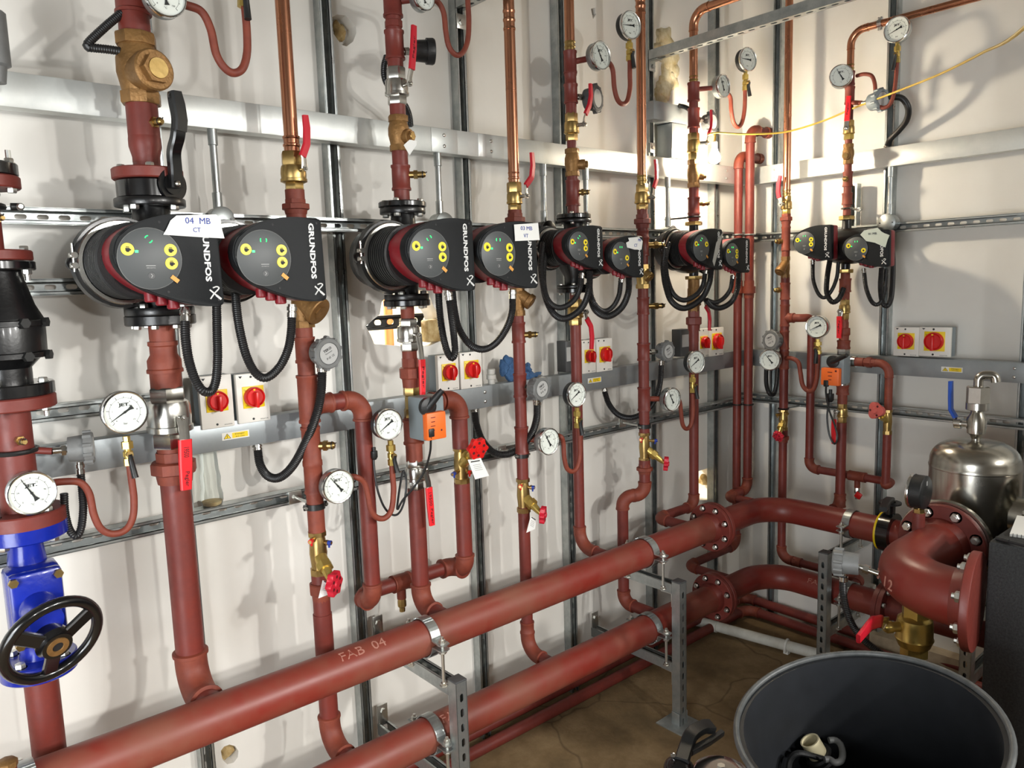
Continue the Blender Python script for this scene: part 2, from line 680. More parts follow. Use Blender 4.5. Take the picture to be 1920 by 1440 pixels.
def hole_core(k, label, y0=0.012, m=INSUL, only=None):
    c = sum((V((p[0], 0, p[1])) for p in hp[k]), V()) / len(hp[k])
    mb = lump(c + V((0, y0 + 0.03, 0)), only or (0.04, 0.026, 0.05), 0.2, len(k))
    single('insulation', label, 'insulation', BW, c, mb, m)


hole_core('small', 'torn brown insulation in the jagged hole high on the white wall', 0.004, only=(.022, .02, .036))
hole_core('round', 'brown insulation in the small round hole low on the wall', 0.002, only=(.026, .024, .03))
c = BW.p(809, 620, -0.02)
mb = MB().box(c, (.066, .05, .085), 0.008)
single('insulation', 'crumbly tan insulation block at right edge of the bright wall hole', 'insulation', BW, c, mb, INSUL)
c = BW.p(1319, 900, -0.04)
mb = lump(c, (.012, .03, .03), .2, 3)
single('insulation', 'tan insulation lump in the lit slit beside the corner strut', 'insulation', BW, c, mb, INSUL)

# next room seen through the hole: slotted steel and an orange pipe
c = BW.p(728, 600, -.75)
single('pipe', 'orange pipe in the next room seen through the wall hole', 'pipe', BW, (c.x, c.y, 0), MB().cyl((c.x, c.y, 0), (c.x, c.y, 3.4), .022), mat('orange_pipe', (206, 112, 62), .5))


# ------------------------------------------------------------------ steelwork
def obox(mb, O, ax, ay, az, lo, hi):
    vs_ = []
    for i in (0, 1):
        for j in (0, 1):
            for k in (0, 1):
                vs_.append(mb.bm.verts.new(O + ax * (hi[0] if i else lo[0]) + ay * (hi[1] if j else lo[1]) + az * (hi[2] if k else lo[2])))
    for q in ((0, 1, 3, 2), (4, 6, 7, 5), (0, 4, 5, 1), (2, 3, 7, 6), (0, 2, 6, 4), (1, 5, 7, 3)):
        mb.bm.faces.new([vs_[i] for i in q])


def channel(mb, O, a, o, L, W=.041, H=.041, slots=True, t=.0025, pitch=.05, sl=.028, sw=.013):
    """strut channel: O = middle of its slotted back, a = along, o = its open side"""
    O, a, o = V(O), V(a).normalized(), V(o).normalized()
    s = a.cross(o)
    for sg in (-1, 1):
        obox(mb, O, a, o, s, (0, 0, sg * W / 2 - t / 2), (L, H, sg * W / 2 + t / 2))
        obox(mb, O, a, o, s, (0, H - t, min(sg * W / 2, sg * (W / 2 - .0095))), (L, H, max(sg * W / 2, sg * (W / 2 - .0095))))
        obox(mb, O, a, o, s, (0, H - .008, min(sg * (W / 2 - .0095), sg * (W / 2 - .0075))), (L, H, max(sg * (W / 2 - .0095), sg * (W / 2 - .0075))))
    if not slots:
        obox(mb, O, a, o, s, (0, 0, -W / 2), (L, t, W / 2))
        return mb
    for sg in (-1, 1):
        lo, hi = sorted((sg * W / 2, sg * sw / 2))
        obox(mb, O, a, o, s, (0, 0, lo), (L, t, hi))
    n = int(L / pitch)
    r = sw / 2
    for i in range(n + 1):
        x0 = i * pitch - (pitch - sl) if i else 0
        x1 = i * pitch
        x0, x1 = max(0, x0), min(L, x1) if i < n else L
        if x1 - x0 < .004:
            continue
        A = []
        for k in range(7):
            th = -pi / 2 + pi * k / 6
            zz = r * sin(th)
            A.append((max(x0 - (r - r * cos(th)) if i else x0, 0), zz))
        Bp = []
        for k in range(7):
            th = pi / 2 - pi * k / 6
            zz = r * sin(th)
            Bp.append((min(x1 + (r - r * cos(th)) if i < n else x1, L), zz))
        mb.prism([O + a * x + s * z for x, z in A + Bp], o * t)
    return mb


q = BW.p(750, 602, -.143)
single('slotted_rail', 'slotted rail in the next room seen through the hole', 'rail', BW, (q.x - .5, .143, q.z), channel(MB(), (q.x - .5, .143, q.z), UX, OUT, 1.0, W=.05, pitch=.055, sl=.03, sw=.02), DKSTEEL)


def strut(fr, label, u, z0, z1, name='vertical_strut'):
    mb = channel(MB(), (u, 0, z0), UZ, OUT, z1 - z0)
    return single(name, label, 'strut', fr, (u, 0, z0), mb, GALV, 'vertical wall struts')


SU = {}
for key, fr, px, row, side, lab in (
        ('v1', BW, 403, 1420, 1, 'galvanised wall strut behind the thick riser, leftmost upright'),
        ('v2', BW, 646, 447, 1, 'galvanised wall strut left of the bright wall hole'),
        ('v3', BW, 889, 520, 1, 'galvanised wall strut behind the second pump, right of hole'),
        ('v4', BW, 1064, 300, 1, 'galvanised wall strut behind the third pump from left'),
        ('v5', BW, 1231, 800, 1, 'galvanised wall strut holding the overhead arm'),
        ('v6', BW, 1347, 800, 1, 'galvanised wall strut behind the lit bulb'),
        ('r1', RW, 1441, 889, -1, 'galvanised strut on right wall nearest the corner'),
        ('r2', RW, 1656, 360, -1, 'galvanised strut on right wall left of the isolators'),
        ('r3', RW, 1909, 720, -1, 'galvanised strut on right wall at the picture edge')):
    uu = fr.p(px, row, .041).x - side * .0205
    SU[key] = uu
    strut(fr, lab, uu, 0.0, 3.45)


def rail(fr, label, u0, u1, px, row, H=.021, d0=.0425):
    z = fr.p(px, row, d0 + H).z - .0205
    mb = channel(MB(), (u0, -d0, z), UX, OUT, u1 - u0, H=H)
    single('slotted_rail', label, 'rail', fr, (u0, -d0, z), mb, GALV, 'slotted horizontal rails')
    return z


H1 = rail(BW, 'slotted rail along back wall behind the pump tops', -.9, XC - .09, 233, 395, .041)
H2 = rail(BW, 'short slotted rail left of the leftmost pump', -.9, .62, 100, 523, .041)
H3 = rail(BW, 'slotted rail behind the left gauge, just above lower tray', -.9, .70, 100, 760, .041)
H4 = rail(BW, 'slotted rail along back wall under the lower tray', -.9, XC - .09, 515, 928, .041)
HR1 = rail(RW, 'slotted rail on right wall above the isolators', .05, 2.6, 1688, 417, .041)
HR4 = rail(RW, 'slotted rail on right wall behind the stainless vessel', .05, 2.6, 1671, 764, .041)


def tray(fr, label, u0, u1, z0, z1, m, screws, sticker=(), joints=()):
    t = Thing('cable_tray', label, 'cable tray', fr, (u0, -.044, z0))
    b = MB()
    b.bx((u0, -.044, z0), (u1, -.095, z1), .0015)
    t.part('trunking', b, m)
    for (a, c2) in joints:
        j = MB()
        j.bx((a, -.095, z0 + .002), (c2, -.0968, z1 - .002), .0006)
        t.part('joint_plate', j, m)
    for s_ in screws:
        for zz in (z0 + .024, z1 - .024):
            sc = MB()
            sc.lathe((s_, -.0955, zz), OUT, [(0, .0062), (.003, .0062), (.0045, .004), (.005, .001)], 12)
            t.part('screw', sc, ZINC)
    for (a, c2, zc, h) in sticker:
        st = MB()
        st.bx((a, -.0952, zc - h / 2), (c2, -.0958, zc + h / 2))
        so = t.part('warning_label', st, WHITEP, 'white and yellow danger label')
        y = MB()
        k = (c2 - a)
        y.bx((a + k * .37, -.0958, zc - h * .36), (c2 - k * .05, -.0961, zc + h * .36))
        t.part('warning_field', y, YEL, None, so)
        tr = MB()
        tr.prism([(a + k * .06, -.0958, zc - h * .32), (a + k * .32, -.0958, zc - h * .32), (a + k * .19, -.0958, zc + h * .34)], (0, -.0004, 0))
        t.part('warning_triangle', tr, YEL, None, so)
        bo = MB()
        tx = [(a + k * .06, zc - h * .32), (a + k * .32, zc - h * .32), (a + k * .19, zc + h * .34)]
        for i in range(3):
            p, q = tx[i], tx[(i + 1) % 3]
            bo.cyl((p[0], -.0962, p[1]), (q[0], -.0962, q[1]), .0006, n=6)
        bo.cyl((a + k * .19, -.0964, zc + h * .14), (a + k * .18, -.0964, zc - h * .06), .0008, n=6)
        bo.cyl((a + k * .18, -.0964, zc - h * .06), (a + k * .2, -.0964, zc - h * .22), .0007, n=6)
        bo.text('Danger', (a + k * .66, -.0962, zc + h * .14), UX, UZ, width=k * .36, height=h * .26, depth=.0002)
        bo.text('415 volts', (a + k * .66, -.0962, zc - h * .2), UX, UZ, width=k * .34, height=h * .16, depth=.0002)
        t.part('warning_print', bo, INK, None, so)
    return t


UT0, UT1 = 2.3245, 2.410
LT0, LT1 = 1.384, 1.468


def ub(px, row):
    return BW.p(px, row, .095).x


def ur(px, row):
    return RW.p(px, row, .095).x


tray(BW, 'upper galvanised cable tray along the back wall', -.95, XC - .11, UT0, UT1, TRAYM, [ub(832, 262), ub(920, 268), ub(1362, 330)],
     joints=[(ub(808, 250), ub(857, 260)), (ub(896, 262), ub(944, 268))])
tray(RW, 'upper galvanised cable tray along the right wall', .11, 2.6, UT0, UT1, TRAYM, [ur(1453, 320)], joints=[(ur(1436, 320), ur(1470, 320))])
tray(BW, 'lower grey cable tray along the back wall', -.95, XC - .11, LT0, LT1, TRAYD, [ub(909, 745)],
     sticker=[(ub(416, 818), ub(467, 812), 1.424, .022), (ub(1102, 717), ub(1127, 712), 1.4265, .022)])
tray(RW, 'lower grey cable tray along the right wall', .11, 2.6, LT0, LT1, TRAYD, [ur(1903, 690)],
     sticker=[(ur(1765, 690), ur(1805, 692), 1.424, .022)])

# conduit drops ending in round boxes
def conduit(fr, label, px, row, bpx, brow, Rpx, m=GALV, d=.085, face=True):
    P = fr.p(px, row, d)
    Q = fr.p(bpx, brow, d)
    t = Thing('conduit_drop', label, 'conduit', fr, (P.x, -d, Q.z), 'conduit drops to round boxes')
    R = fr.rv(Q, 2 * Rpx)
    top = UT0
    b = MB()
    b.cyl((P.x, -d, Q.z + R * .8), (P.x, -d, top), .0105, n=16)
    t.part('tube', b, GALV)
    for zz, s in ((top - .03, -1), (Q.z + R + .012, 1)):
        c = MB()
        c.cyl((P.x, -d, zz - .016), (P.x, -d, zz + .03), .0135, n=16, bev=.001)
        t.part('coupler', c, GALV)
    c = MB()
    c.lathe((P.x, -d + .02, Q.z), OUT, [(0, R * .96), (.044, R * .96), (.046, R), (.05, R), (.0515, R - .002)], 32)
    bo = t.part('junction_box', c, m)
    for sx in (-1, 1):
        k = MB()
        k.cyl((P.x + sx * R * .68, -d - .03, Q.z), (P.x + sx * R * .68, -d - .0335, Q.z), .003, n=10)
        t.part('lid_screw', k, DKSTEEL, None, bo)


conduit(BW, 'steel conduit drop and round box behind the 04 MB CT tag', 404, 330, 412, 412, 23)
conduit(BW, 'steel conduit drop and round box behind the second pump', 822, 340, 828, 421, 21)
conduit(BW, 'steel conduit drop with black round box left of third pump', 1019, 370, 1022, 433, 18, CASTB)
conduit(BW, 'steel conduit drop partly hidden behind the third pump riser', 1098, 360, 1100, 445, 15)
conduit(BW, 'steel conduit drop and round box left of the bulb riser pump', 1252, 380, 1256, 440, 16)
conduit(RW, 'steel conduit drop and round box on right wall', 1669, 360, 1668, 418, 17)

# overhead arm reaching out from the wall
P = BW.at_u(1222, 96, SU['v5'])
mb = MB()
zt = BW.p(1224, 111, .06).z + .041
channel(mb, (SU['v5'], -.045, zt - .041), OUT, UZ, 1.9, pitch=.05)
single('overhead_arm', 'dark slotted steel arm reaching overhead from the back wall', 'strut', BW, (SU['v5'], -.045, zt - .041), mb, GALV)
mb = MB()
for zz, yy in ((zt - .06, -.046), ):
    mb.bx((SU['v5'] - .02, -.044, zt - .09), (SU['v5'] + .02, -.05, zt - .042), .001)
    mb.bx((SU['v5'] - .02, -.044, zt - .047), (SU['v5'] + .02, -.09, zt - .0425), .001)
    mb.lathe((SU['v5'], -.05, zt - .07), OUT, [(0, .011), (.009, .011)], 6)
single('angle_bracket', 'small angle bracket bolted under the overhead steel arm', 'bracket', BW, (SU['v5'], -.045, zt - .09), mb, GALV)
P = BW.p(866, 14, .06)
mb = channel(MB(), (SU['v3'], -.045, P.z), OUT, UZ, 1.2, pitch=.05)
single('overhead_arm', 'slotted steel arm at the top edge above copper riser', 'strut', BW, (SU['v3'], -.045, P.z), mb, GALV)
mb = MB()
q = BW.p(869, 44, .045)
mb.bx((SU['v3'] - .02, -.042, q.z - .022), (SU['v3'] + .02, -.048, q.z + .03), .001)
mb.lathe((SU['v3'], -.048, q.z), OUT, [(0, .011), (.009, .011)], 6)
single('fixing_plate', 'bolted steel plate on strut near the top edge', 'bracket', BW, q, mb, ZINC)
q = BW.p(1223, 277, .045)
mb = MB()
mb.bx((q.x - .018, -.042, q.z - .022), (q.x + .018, -.048, q.z + .022), .001)
mb.lathe((q.x, -.048, q.z), OUT, [(0, .010), (.007, .010)], 6)
single('fixing_plate', 'small bolted plate above the upper tray by copper riser', 'bracket', BW, q, mb, ZINC)

# steel frame piece and foam at the broken wall by the corner
p0, p1 = BW.p(1226, 192, .10), BW.p(1289, 300, .10)
zl = BW.p(1262, 195, .10).z
ul, um, ur_ = BW.p(1226, 210, .1).x, BW.p(1260, 250, .1).x, BW.p(1290, 250, .1).x
t = Thing('steel_frame', 'grey folded steel frame piece below the foam patch', 'frame', BW, (um, -.01, UT1))
t.part('lintel', MB().bx((ul, -.012, BW.p(1245, 226, .1).z), (ur_, -.1, zl), .002), TRAYD)
t.part('upright', MB().bx((um, -.012, UT1 + .004), (ur_, -.1, BW.p(1245, 227, .1).z), .002), TRAYD)
t.part('screw', MB().lathe((ur_ - .015, -.1, UT1 + .03), OUT, [(0, .006), (.003, .006), (.004, .002)], 10), ZINC)
b = MB()
for i, (x, y, a, c2) in enumerate(((1243, 75, .09, .09), (1250, 105, .1, .1), (1252, 135, .09, .1), (1243, 165, .09, .09), (1236, 185, .07, .07), (1257, 150, .06, .06), (1240, 95, .08, .08))):
    q = BW.p(x, y, -.01)
    l = lump(q, (a * .85, .022, c2 * .8), .2, i + 20)
    me = bpy.data.meshes.new('x')
    l.bm.to_mesh(me)
    l.bm.free()
    b.bm.from_mesh(me)
    bpy.data.meshes.remove(me)
q = BW.p(1245, 120, 0)
single('foam_patch', 'lumpy cream expanding foam patch on wall behind overhead arm', 'foam', BW, q, b, FOAM)


# ------------------------------------------------------------------ pipework builders
def bolt(mb, p, a, r=.009, h=.008, shank=0.0, n=6):
    p, a = V(p), V(a).normalized()
    mb.lathe(p, a, [(0, r), (h * .8, r), (h, r * .85)], n)
    if shank:
        mb.lathe(p + a * h, a, [(0, r * .55), (shank, r * .55)], 8)
    mb.lathe(p, a, [(-.0015, r * 1.25), (0, r * 1.25)], 14)
    return mb


def collar_sleeve(mb, A, B, r, k=1.14, rim=.006, kr=1.24):
    A, B = V(A), V(B)
    L = (B - A).length
    rim = min(rim, L * .3)
    mb.lathe(A, B - A, [(0, r), (0, r * kr), (rim, r * kr), (rim * 1.4, r * k), (L - rim * 1.4, r * k), (L - rim, r * kr), (L, r * kr), (L, r)], 24)
    return mb


class Col:
    """a vertical run measured on the photograph"""
    def __init__(s, fr, px, row, d, phrase):
        s.fr, s.d, s.ph = fr, d, phrase
        s.u = fr.p(px, row, d).x

    def V(s, row):
        return V((s.u, -s.d, s.fr.z(s.u, s.d, row)))

    def r(s, w, row):
        return s.fr.r(s.V(row), w)

    def X(s, px, row, dd=0.0):
        return s.fr.p(px, row, s.d + dd)


def seg(t, c, kind, r0, r1, w, m=RED, w2=None, side=None, parent=None):
    """one fitting of a vertical run between two rows, w pixels wide"""
    A, B = c.V(r0), c.V(r1)          # A upper
    rm = (r0 + r1) / 2
    r = c.r(w, rm)
    r2 = c.r(w2, rm) if w2 else r
    L = (A - B).length
    D = (B - A).normalized()
    mb = MB()
    if kind == 'pipe':
        mb.lathe(A, D, [(0, r), (L, r2)], 24)
        return t.part('pipe', mb, m, None, parent)
    if kind == 'reducer':
        mb.lathe(A, D, [(0, r * .98), (L * .1, r), (L * .4, r), (L * .8, r2), (L, r2)], 24)
        return t.part('reducer', mb, m, None, parent)
    if kind == 'coupling':
        rim = min(.007, L * .2)
        mb.lathe(A, D, [(0, r * .8), (0, r), (rim, r), (rim * 1.5, r * .93), (L - rim * 1.5, r * .93), (L - rim, r), (L, r), (L, r * .8)], 24)
        return t.part('coupling', mb, m, None, parent)
    if kind == 'tee':
        rim = min(.007, L * .2)
        mb.lathe(A, D, [(0, r * .8), (0, r), (rim, r), (rim * 1.5, r * .92), (L - rim * 1.5, r * .92), (L - rim, r), (L, r), (L, r * .8)], 24)
        return t.part('tee', mb, m, None, parent)
    if kind == 'bell':
        mb.lathe(A, D, [(0, r * .78), (0, r * .82), (L * .12, r * .82), (L * .16, r * .74), (L * .42, r * .74), (L * .6, r * .93), (L * .86, r * .93), (L * .9, r), (L, r), (L, r * .7)], 28)
        return t.part('reducing_socket', mb, m, None, parent)
    if kind == 'union':
        mb.lathe(A, D, [(0, r * .7), (0, r * .74), (L * .3, r * .74)], 8)
        mb.lathe(A, D, [(L * .3, r * .9), (L * .34, r), (L * .66, r), (L * .7, r * .9)], 8)
        mb.lathe(A, D, [(L * .7, r * .8), (L, r * .74), (L, r * .6)], 16)
        return t.part('union', mb, m, None, parent)
    if kind == 'hex':
        mb.lathe(A, D, [(0, r * .8), (0, r * .93), (L * .12, r), (L * .88, r), (L, r * .93), (L, r * .8)], 6 if w > 0 else 8, rot=.35)
        return t.part('hex_end', mb, m, None, parent)
    if kind == 'press':
        mb.lathe(A, D, [(0, r * .85), (0, r), (L * .1, r * 1.02), (L * .16, r * .92), (L * .4, r * .92), (L * .46, r * 1.02), (L * .54, r * 1.02), (L * .6, r * .92), (L * .84, r * .92), (L * .9, r * 1.02), (L, r), (L, r * .8)], 24)
        return t.part('press_fitting', mb, m, None, parent)
    if kind == 'body':
        mb.lathe(A, D, [(0, r * .75), (L * .04, r * .9), (L * .18, r * .97), (L * .5, r), (L * .74, r * .97), (L * .76, r * 1.04), (L * .92, r * 1.04), (L * .95, r * .92), (L, r * .8)], 28)
        return t.part('valve_body', mb, m, None, parent)
    if kind == 'flange':
        e = min(.003, L * .2)
        mb.lathe(A, D, [(0, r * .3), (0, r - e), (e, r), (L - e, r), (L, r - e), (L, r * .3)], 40)
        return t.part('flange', mb, m, None, parent)
    raise ValueError(kind)


def flange_bolts(t, c, row, w, n, up, m=ZINC, phase=.39, shank=.0, parent=None, k=.8, sz=.0105):
    A = c.V(row)
    r = c.r(w, row) * k
    for i in range(n):
        a = phase + 2 * pi * i / n
        p = A + V((r * cos(a), r * sin(a), 0))
        mb = MB()
        bolt(mb, p, UZ * up, sz, sz * .95, shank)
        t.part('bolt', mb, m, None, parent)


def lever(t, c, nut, bend, pts, mg, wpx=13, dd=.05, thick=.0035, stem_from=None, mplate=STEEL, text=None, dtip=None):
    """quarter-turn lever: stem, nut, plate and sleeved grip, at pixel places"""
    N = c.X(*nut, dd)
    base = V((c.u, -c.d, N.z))
    mb = MB()
    rs = c.fr.r(N, 9)
    mb.cyl(base, N, rs * .8, n=14)
    mb.lathe(N, (N - base).normalized(), [(-.004, rs * 1.25), (.005, rs * 1.25)], 6)
    mb.lathe(N, (N - base).normalized(), [(0, rs * .6), (.010, rs * .6), (.011, rs * .4)], 10)
    t.part('stem_nut', mb, mplate)
    nd = (N - base).normalized()
    hw = c.fr.r(N, wpx)
    G = [c.X(x, y, dd if dtip is None else dd + (dtip - dd) * i / max(1, len(pts) - 1)) for i, (x, y) in enumerate(pts)]
    B_ = [c.X(*b, dd) for b in bend]
    path = [N] + B_ + [G[0].lerp(G[1], .15)]
    plate = MB().tube(path, [1.0] + [.8] * (len(path) - 1), flat=(hw, thick * .5, nd))
    lv = t.part('lever', plate, mplate)
    gp = fillet(G, .02, 5)
    n = len(gp)
    grip = MB().tube(gp, [1] * (n - 1) + [.82], flat=(hw, thick * 1.6, nd))
    e = gp[-1]
    go = t.part('grip', grip, mg, 'coloured lever sleeve' if mg not in (BLACKG,) else None, lv)
    if text:
        tt = MB()
        a, b = gp[0], gp[-1]
        ax = (b - a).normalized()
        f_ = (nd - ax * nd.dot(ax)).normalized()
        if f_.dot(OUT) < 0:
            f_ = -f_
        up = f_.cross(ax)
        LL = (b - a).length
        for s_, wd, tx in text:
            tt.text(tx, a.lerp(b, s_) + f_ * (thick * 1.6 + .0004), ax, up, width=LL * wd, height=hw * .8)
        t.part('lever_print', tt, INKR, None, go)
    return lv


def test_point(t, c, row, tip, w=13, dd=.03, m=BRASS):
    A = c.V(row)
    B_ = c.X(*tip, dd)
    A.z = B_.z
    a = B_ - A
    L = a.length
    r = c.fr.r(B_, w) * .5 * 2
    mb = MB()
    mb.lathe(A, a, [(0, r * .9), (L * .52, r * .9)], 14)
    mb.lathe(A, a, [(L * .52, r * 1.25), (L * .68, r * 1.25)], 6)
    mb.lathe(A, a, [(L * .68, r * .85), (L * .93, r * .85), (L, r * .6)], 12)
    o = t.part('test_point', mb, m, 'small brass test point')
    k = MB()
    k.lathe(A, a, [(L * .86, r * .95), (L * .9, r * .95)], 12)
    k.cyl(A + a * .88, A + a * 1.06 + V((.0, 0, .008)), .0016, n=6)
    t.part('cap_strap', k, BLACKP, None, o)


def elbow_part(t, name, A, corner, B_, r, m=RUST, R=None, k=1.14, collars=True, rimk=1.24):
    """a cast elbow whose bend sits at corner; A, B_ tell where the legs go"""
    corner = V(corner)
    d1, d2 = (V(A) - corner).normalized(), (V(B_) - corner).normalized()
    R = R or r * 1.9
    p = [corner + d1 * R * 1.25, corner + d1 * R, corner, corner + d2 * R, corner + d2 * R * 1.25]
    path = [p[0]] + fillet([p[0], corner, p[4]], R, 9)[1:-1] + [p[4]]
    mb = MB().tube(path, r * k, 24)
    if collars:
        rim = r * .22
        for q, d in ((p[0], d1), (p[4], d2)):
            mb.lathe(q - d * rim, d, [(0, r * k), (rim * .3, r * rimk), (rim * 1.4, r * rimk), (rim * 1.7, r * k * .9)], 24)
    t.part(name, mb, m)


def pipe_run(t, pts, r, m=RED, em=RUST, R=None, elbows=True, k=1.14, ends=None, bentr=None):
    """straight pipes with an elbow at each inner point"""
    pts = [V(p) for p in pts]
    if bentr:
        t.part('pipe', MB().tube(fillet(pts, bentr, 8), r, 20), m)
        return
    Re = R or r * 1.9
    for i, (a, b) in enumerate(zip(pts[:-1], pts[1:])):
        t.part('pipe', cut(a, b, r, min(Re, (b - a).length * .45) if i else 0, min(Re, (b - a).length * .45) if i < len(pts) - 2 else 0, 24), m)
    if elbows:
        for i in range(1, len(pts) - 1):
            elbow_part(t, 'elbow', pts[i - 1], pts[i], pts[i + 1], r, em, R, k)


def cut(p, q, r, t0=0.0, t1=0.0, n=22):
    """a straight pipe stopped short of its ends, where the elbows take over"""
    p, q = V(p), V(q)
    d = (q - p).normalized()
    return MB().cyl(p + d * t0, q - d * t1, r, n=n)


# ------------------------------------------------------------------ gauges
def gauge(fr, kind, label, px, row, hpx, d, yaw=0.0, case=GALV, depth=.035, needle=215, d_yaw_to=None, back=None, word='JET.', group=None, face=True, arc=None):
    """dial gauge: its face centre at a pixel, hpx tall, d out from the wall"""
    P = fr.p(px, row, d)
    R = fr.rv(P, hpx)
    t = Thing('pressure_gauge' if kind == 'P' else 'dial_thermometer', label, 'gauge', fr, P, group)
    n = Matrix.Rotation(yaw, 3, 'Z') @ OUT
    rt = Matrix.Rotation(yaw, 3, 'Z') @ UX
    cs = MB()
    cs.lathe(P - n * depth, n, [(0, R * .4), (0, R * .9), (.004, R * .95), (depth - .012, R * .95), (depth - .009, R * .94)], 40)
    t.part('case', cs, case)
    rm = MB()
    rm.lathe(P, n, [(-.008, R * .93), (-.008, R * .99), (-.001, R), (.002, R * .985), (.003, R * .95), (.002, R * .9), (-.004, R * .89), (-.006, R * .86)], 40, cap=False)
    t.part('bezel', rm, CHROME)
    dl = MB()
    dl.lathe(P, n, [(-.006, R * .5), (-.006, R * .91), (-.0045, R * .91), (-.0045, R * .01)], 40)
    di = t.part('dial', dl, DIALW)
    pr = MB()
    q = P - n * .0042
    for rr_, wd in ((.66, .006),):
        pts = []
        for k in range(33):
            a = radians(225 - 270 * k / 32)
            pts.append(q + (rt * cos(a) + UZ * sin(a)) * R * rr_)
        pr.tube(pts, R * wd, 4)
    for k in range(11):
        a = radians(225 - 27 * k)
        dd_ = rt * cos(a) + UZ * sin(a)
        pr.tube([q + dd_ * R * .66, q + dd_ * R * (.78 if k % 2 == 0 else .72)], R * .011, 4)
        if k % 2 == 0 and hpx > 45:
            pr.text(str(k) if kind == 'P' else str(k * 12), q + dd_ * R * .53, rt, UZ, height=R * .075, depth=.0002)
    pr.text(word, q + UZ * R * .33, rt, UZ, width=R * .5, height=R * .19, depth=.0002, bold=.045)
    pr.text('bar' if kind == 'P' else '\u00b0C', q - UZ * R * .52, rt, UZ, height=R * .1, depth=.0002)
    t.part('dial_print', pr, INK, None, di)
    nd = MB()
    a = radians(needle)
    dv = rt * cos(a) + UZ * sin(a)
    sv = n.cross(dv)
    q2 = P - n * .003
    nd.prism([q2 + dv * R * .74 + sv * R * .008, q2 + sv * R * .04, q2 - dv * R * .22 + sv * R * .05, q2 - dv * R * .40 + sv * R * .12,
              q2 - dv * R * .40 - sv * R * .12, q2 - dv * R * .22 - sv * R * .05, q2 - sv * R * .04, q2 + dv * R * .74 - sv * R * .008], n * .0006)
    nd.lathe(q2, n, [(0, R * .06), (.0015, R * .06)], 12)
    t.part('needle', nd, INK)
    gl = MB()
    gl.lathe(P, n, [(-.0004, R * .9), (.0004, R * .9)], 32)
    t.part('glass', gl, GLASS)
    if back:                                   # a short stem from the back to the pipe
        S = V(back)
        st = MB()
        st.cyl(P - n * depth, S, R * .22, n=16)
        st.lathe(P - n * depth, -n, [(-.001, R * .42), (.014, R * .42)], 6)
        t.part('stem', st, RUST if kind == 'T' else BRASS)
    return t, P, R, n


def siphon(fr, label, pts, d, r, cock=None, gaugeP=None, m=RUST, hand=(12, 34), brass=BRASSY):
    """steam-trap tube bent in a U; cock=(px,row0,row1) is the brass gauge cock at its upper end"""
    Q = [fr.p(x, y, (dd if dd is not None else d)) for x, y, dd in [(p + (None,))[:3] for p in pts]]
    t = Thing('siphon_tube', label, 'siphon', fr, Q[0])
    t.part('tube', MB().tube(curve(Q, 7), r, 14), m)
    if cock:
        px0, r0, px1, r1 = cock
        A, B_ = fr.p(px0, r0, d), fr.p(px1, r1, d)     # A top, B bottom
        L = (A - B_).length
        D = B_ - A
        R = r * 1.25
        mb = MB()
        mb.lathe(A, D, [(0, R * .8), (L * .18, R * .8)], 6)
        mb.lathe(A, D, [(L * .18, R * 1.3), (L * .42, R * 1.3)], 6)
        mb.lathe(A, D, [(L * .42, R * .8), (L * .5, R * .8), (L * .52, R * 1.1), (L * .7, R * 1.1), (L * .72, R * .8), (L * .76, R * .8)], 16)
        mb.lathe(A, D, [(L * .76, R * 1.15), (L, R * 1.15)], 6)
        ck = t.part('gauge_cock', mb, brass, 'brass gauge cock')
        hx, hy = hand
        C = A.lerp(B_, .6)
        k = MB()
        k.cyl(C, C + OUT * (R * 1.8), R * .75, n=12)
        t.part('spindle', k, BRASS, None, ck)
        E_ = fr.p(px1 + hx, r1 + hy - (r1 - r0) * .0, d + R * 1.9)
        k = MB()
        k.tube([C + OUT * R * 1.9, C.lerp(E_, .25) + OUT * R * .8, E_], [R * .45, R * .62, R * .72], 10)
        t.part('handle', k, BLACKP, 'black cock handle', ck)
    return t


# ------------------------------------------------------------------ hoses and sensors
def hose_mesh(path, r, pitch=.0056, depth=.12):
    L = sum((b - a).length for a, b in zip(path[:-1], path[1:]))
    n = max(8, int(L / pitch)) * 2
    acc = [0]
    for a, b in zip(path[:-1], path[1:]):
        acc.append(acc[-1] + (b - a).length)
    out, rr_ = [], []
    j = 0
    for i in range(n + 1):
        s_ = L * i / n
        while j < len(acc) - 2 and acc[j + 1] < s_:
            j += 1
        tt = (s_ - acc[j]) / max(1e-9, acc[j + 1] - acc[j])
        out.append(path[j].lerp(path[j + 1], tt))
        rr_.append(r if i % 2 else r * (1 - depth))
    return MB().tube(out, rr_, 10)


def hose(fr, label, pts, d, wpx=19, gland0=0, gland1=0, r=None, cat='conduit', smooth=False):
    """corrugated black conduit; gland lengths in metres at either end"""
    Q = []
    for p in pts:
        x, y = p[0], p[1]
        Q.append(fr.p(x, y, p[2] if len(p) > 2 else d))
    r = r or fr.r(Q[len(Q) // 2], wpx)
    path = curve(Q, 9)
    t = Thing('flexible_conduit', label, cat, fr, Q[0])
    t.part('hose', MB().tube(path, r, 12) if smooth else hose_mesh(path, r), HOSE)
    for i, g in ((0, gland0), (-1, gland1)):
        if g:
            a = (path[0] - path[3]).normalized() if i == 0 else (path[-1] - path[-4]).normalized()
            e = path[i]
            mb = MB()
            mb.lathe(e - a * .004, a, [(0, r * 1.05), (g * .36, r * 1.05), (g * .38, r * .86), (g * .48, r * .86), (g * .5, r * 1.12), (g * .8, r * 1.12), (g * .82, r * .9), (g, r * .9)], 12)
            t.part('gland', mb, STEEL, 'metal hose gland')
    return t


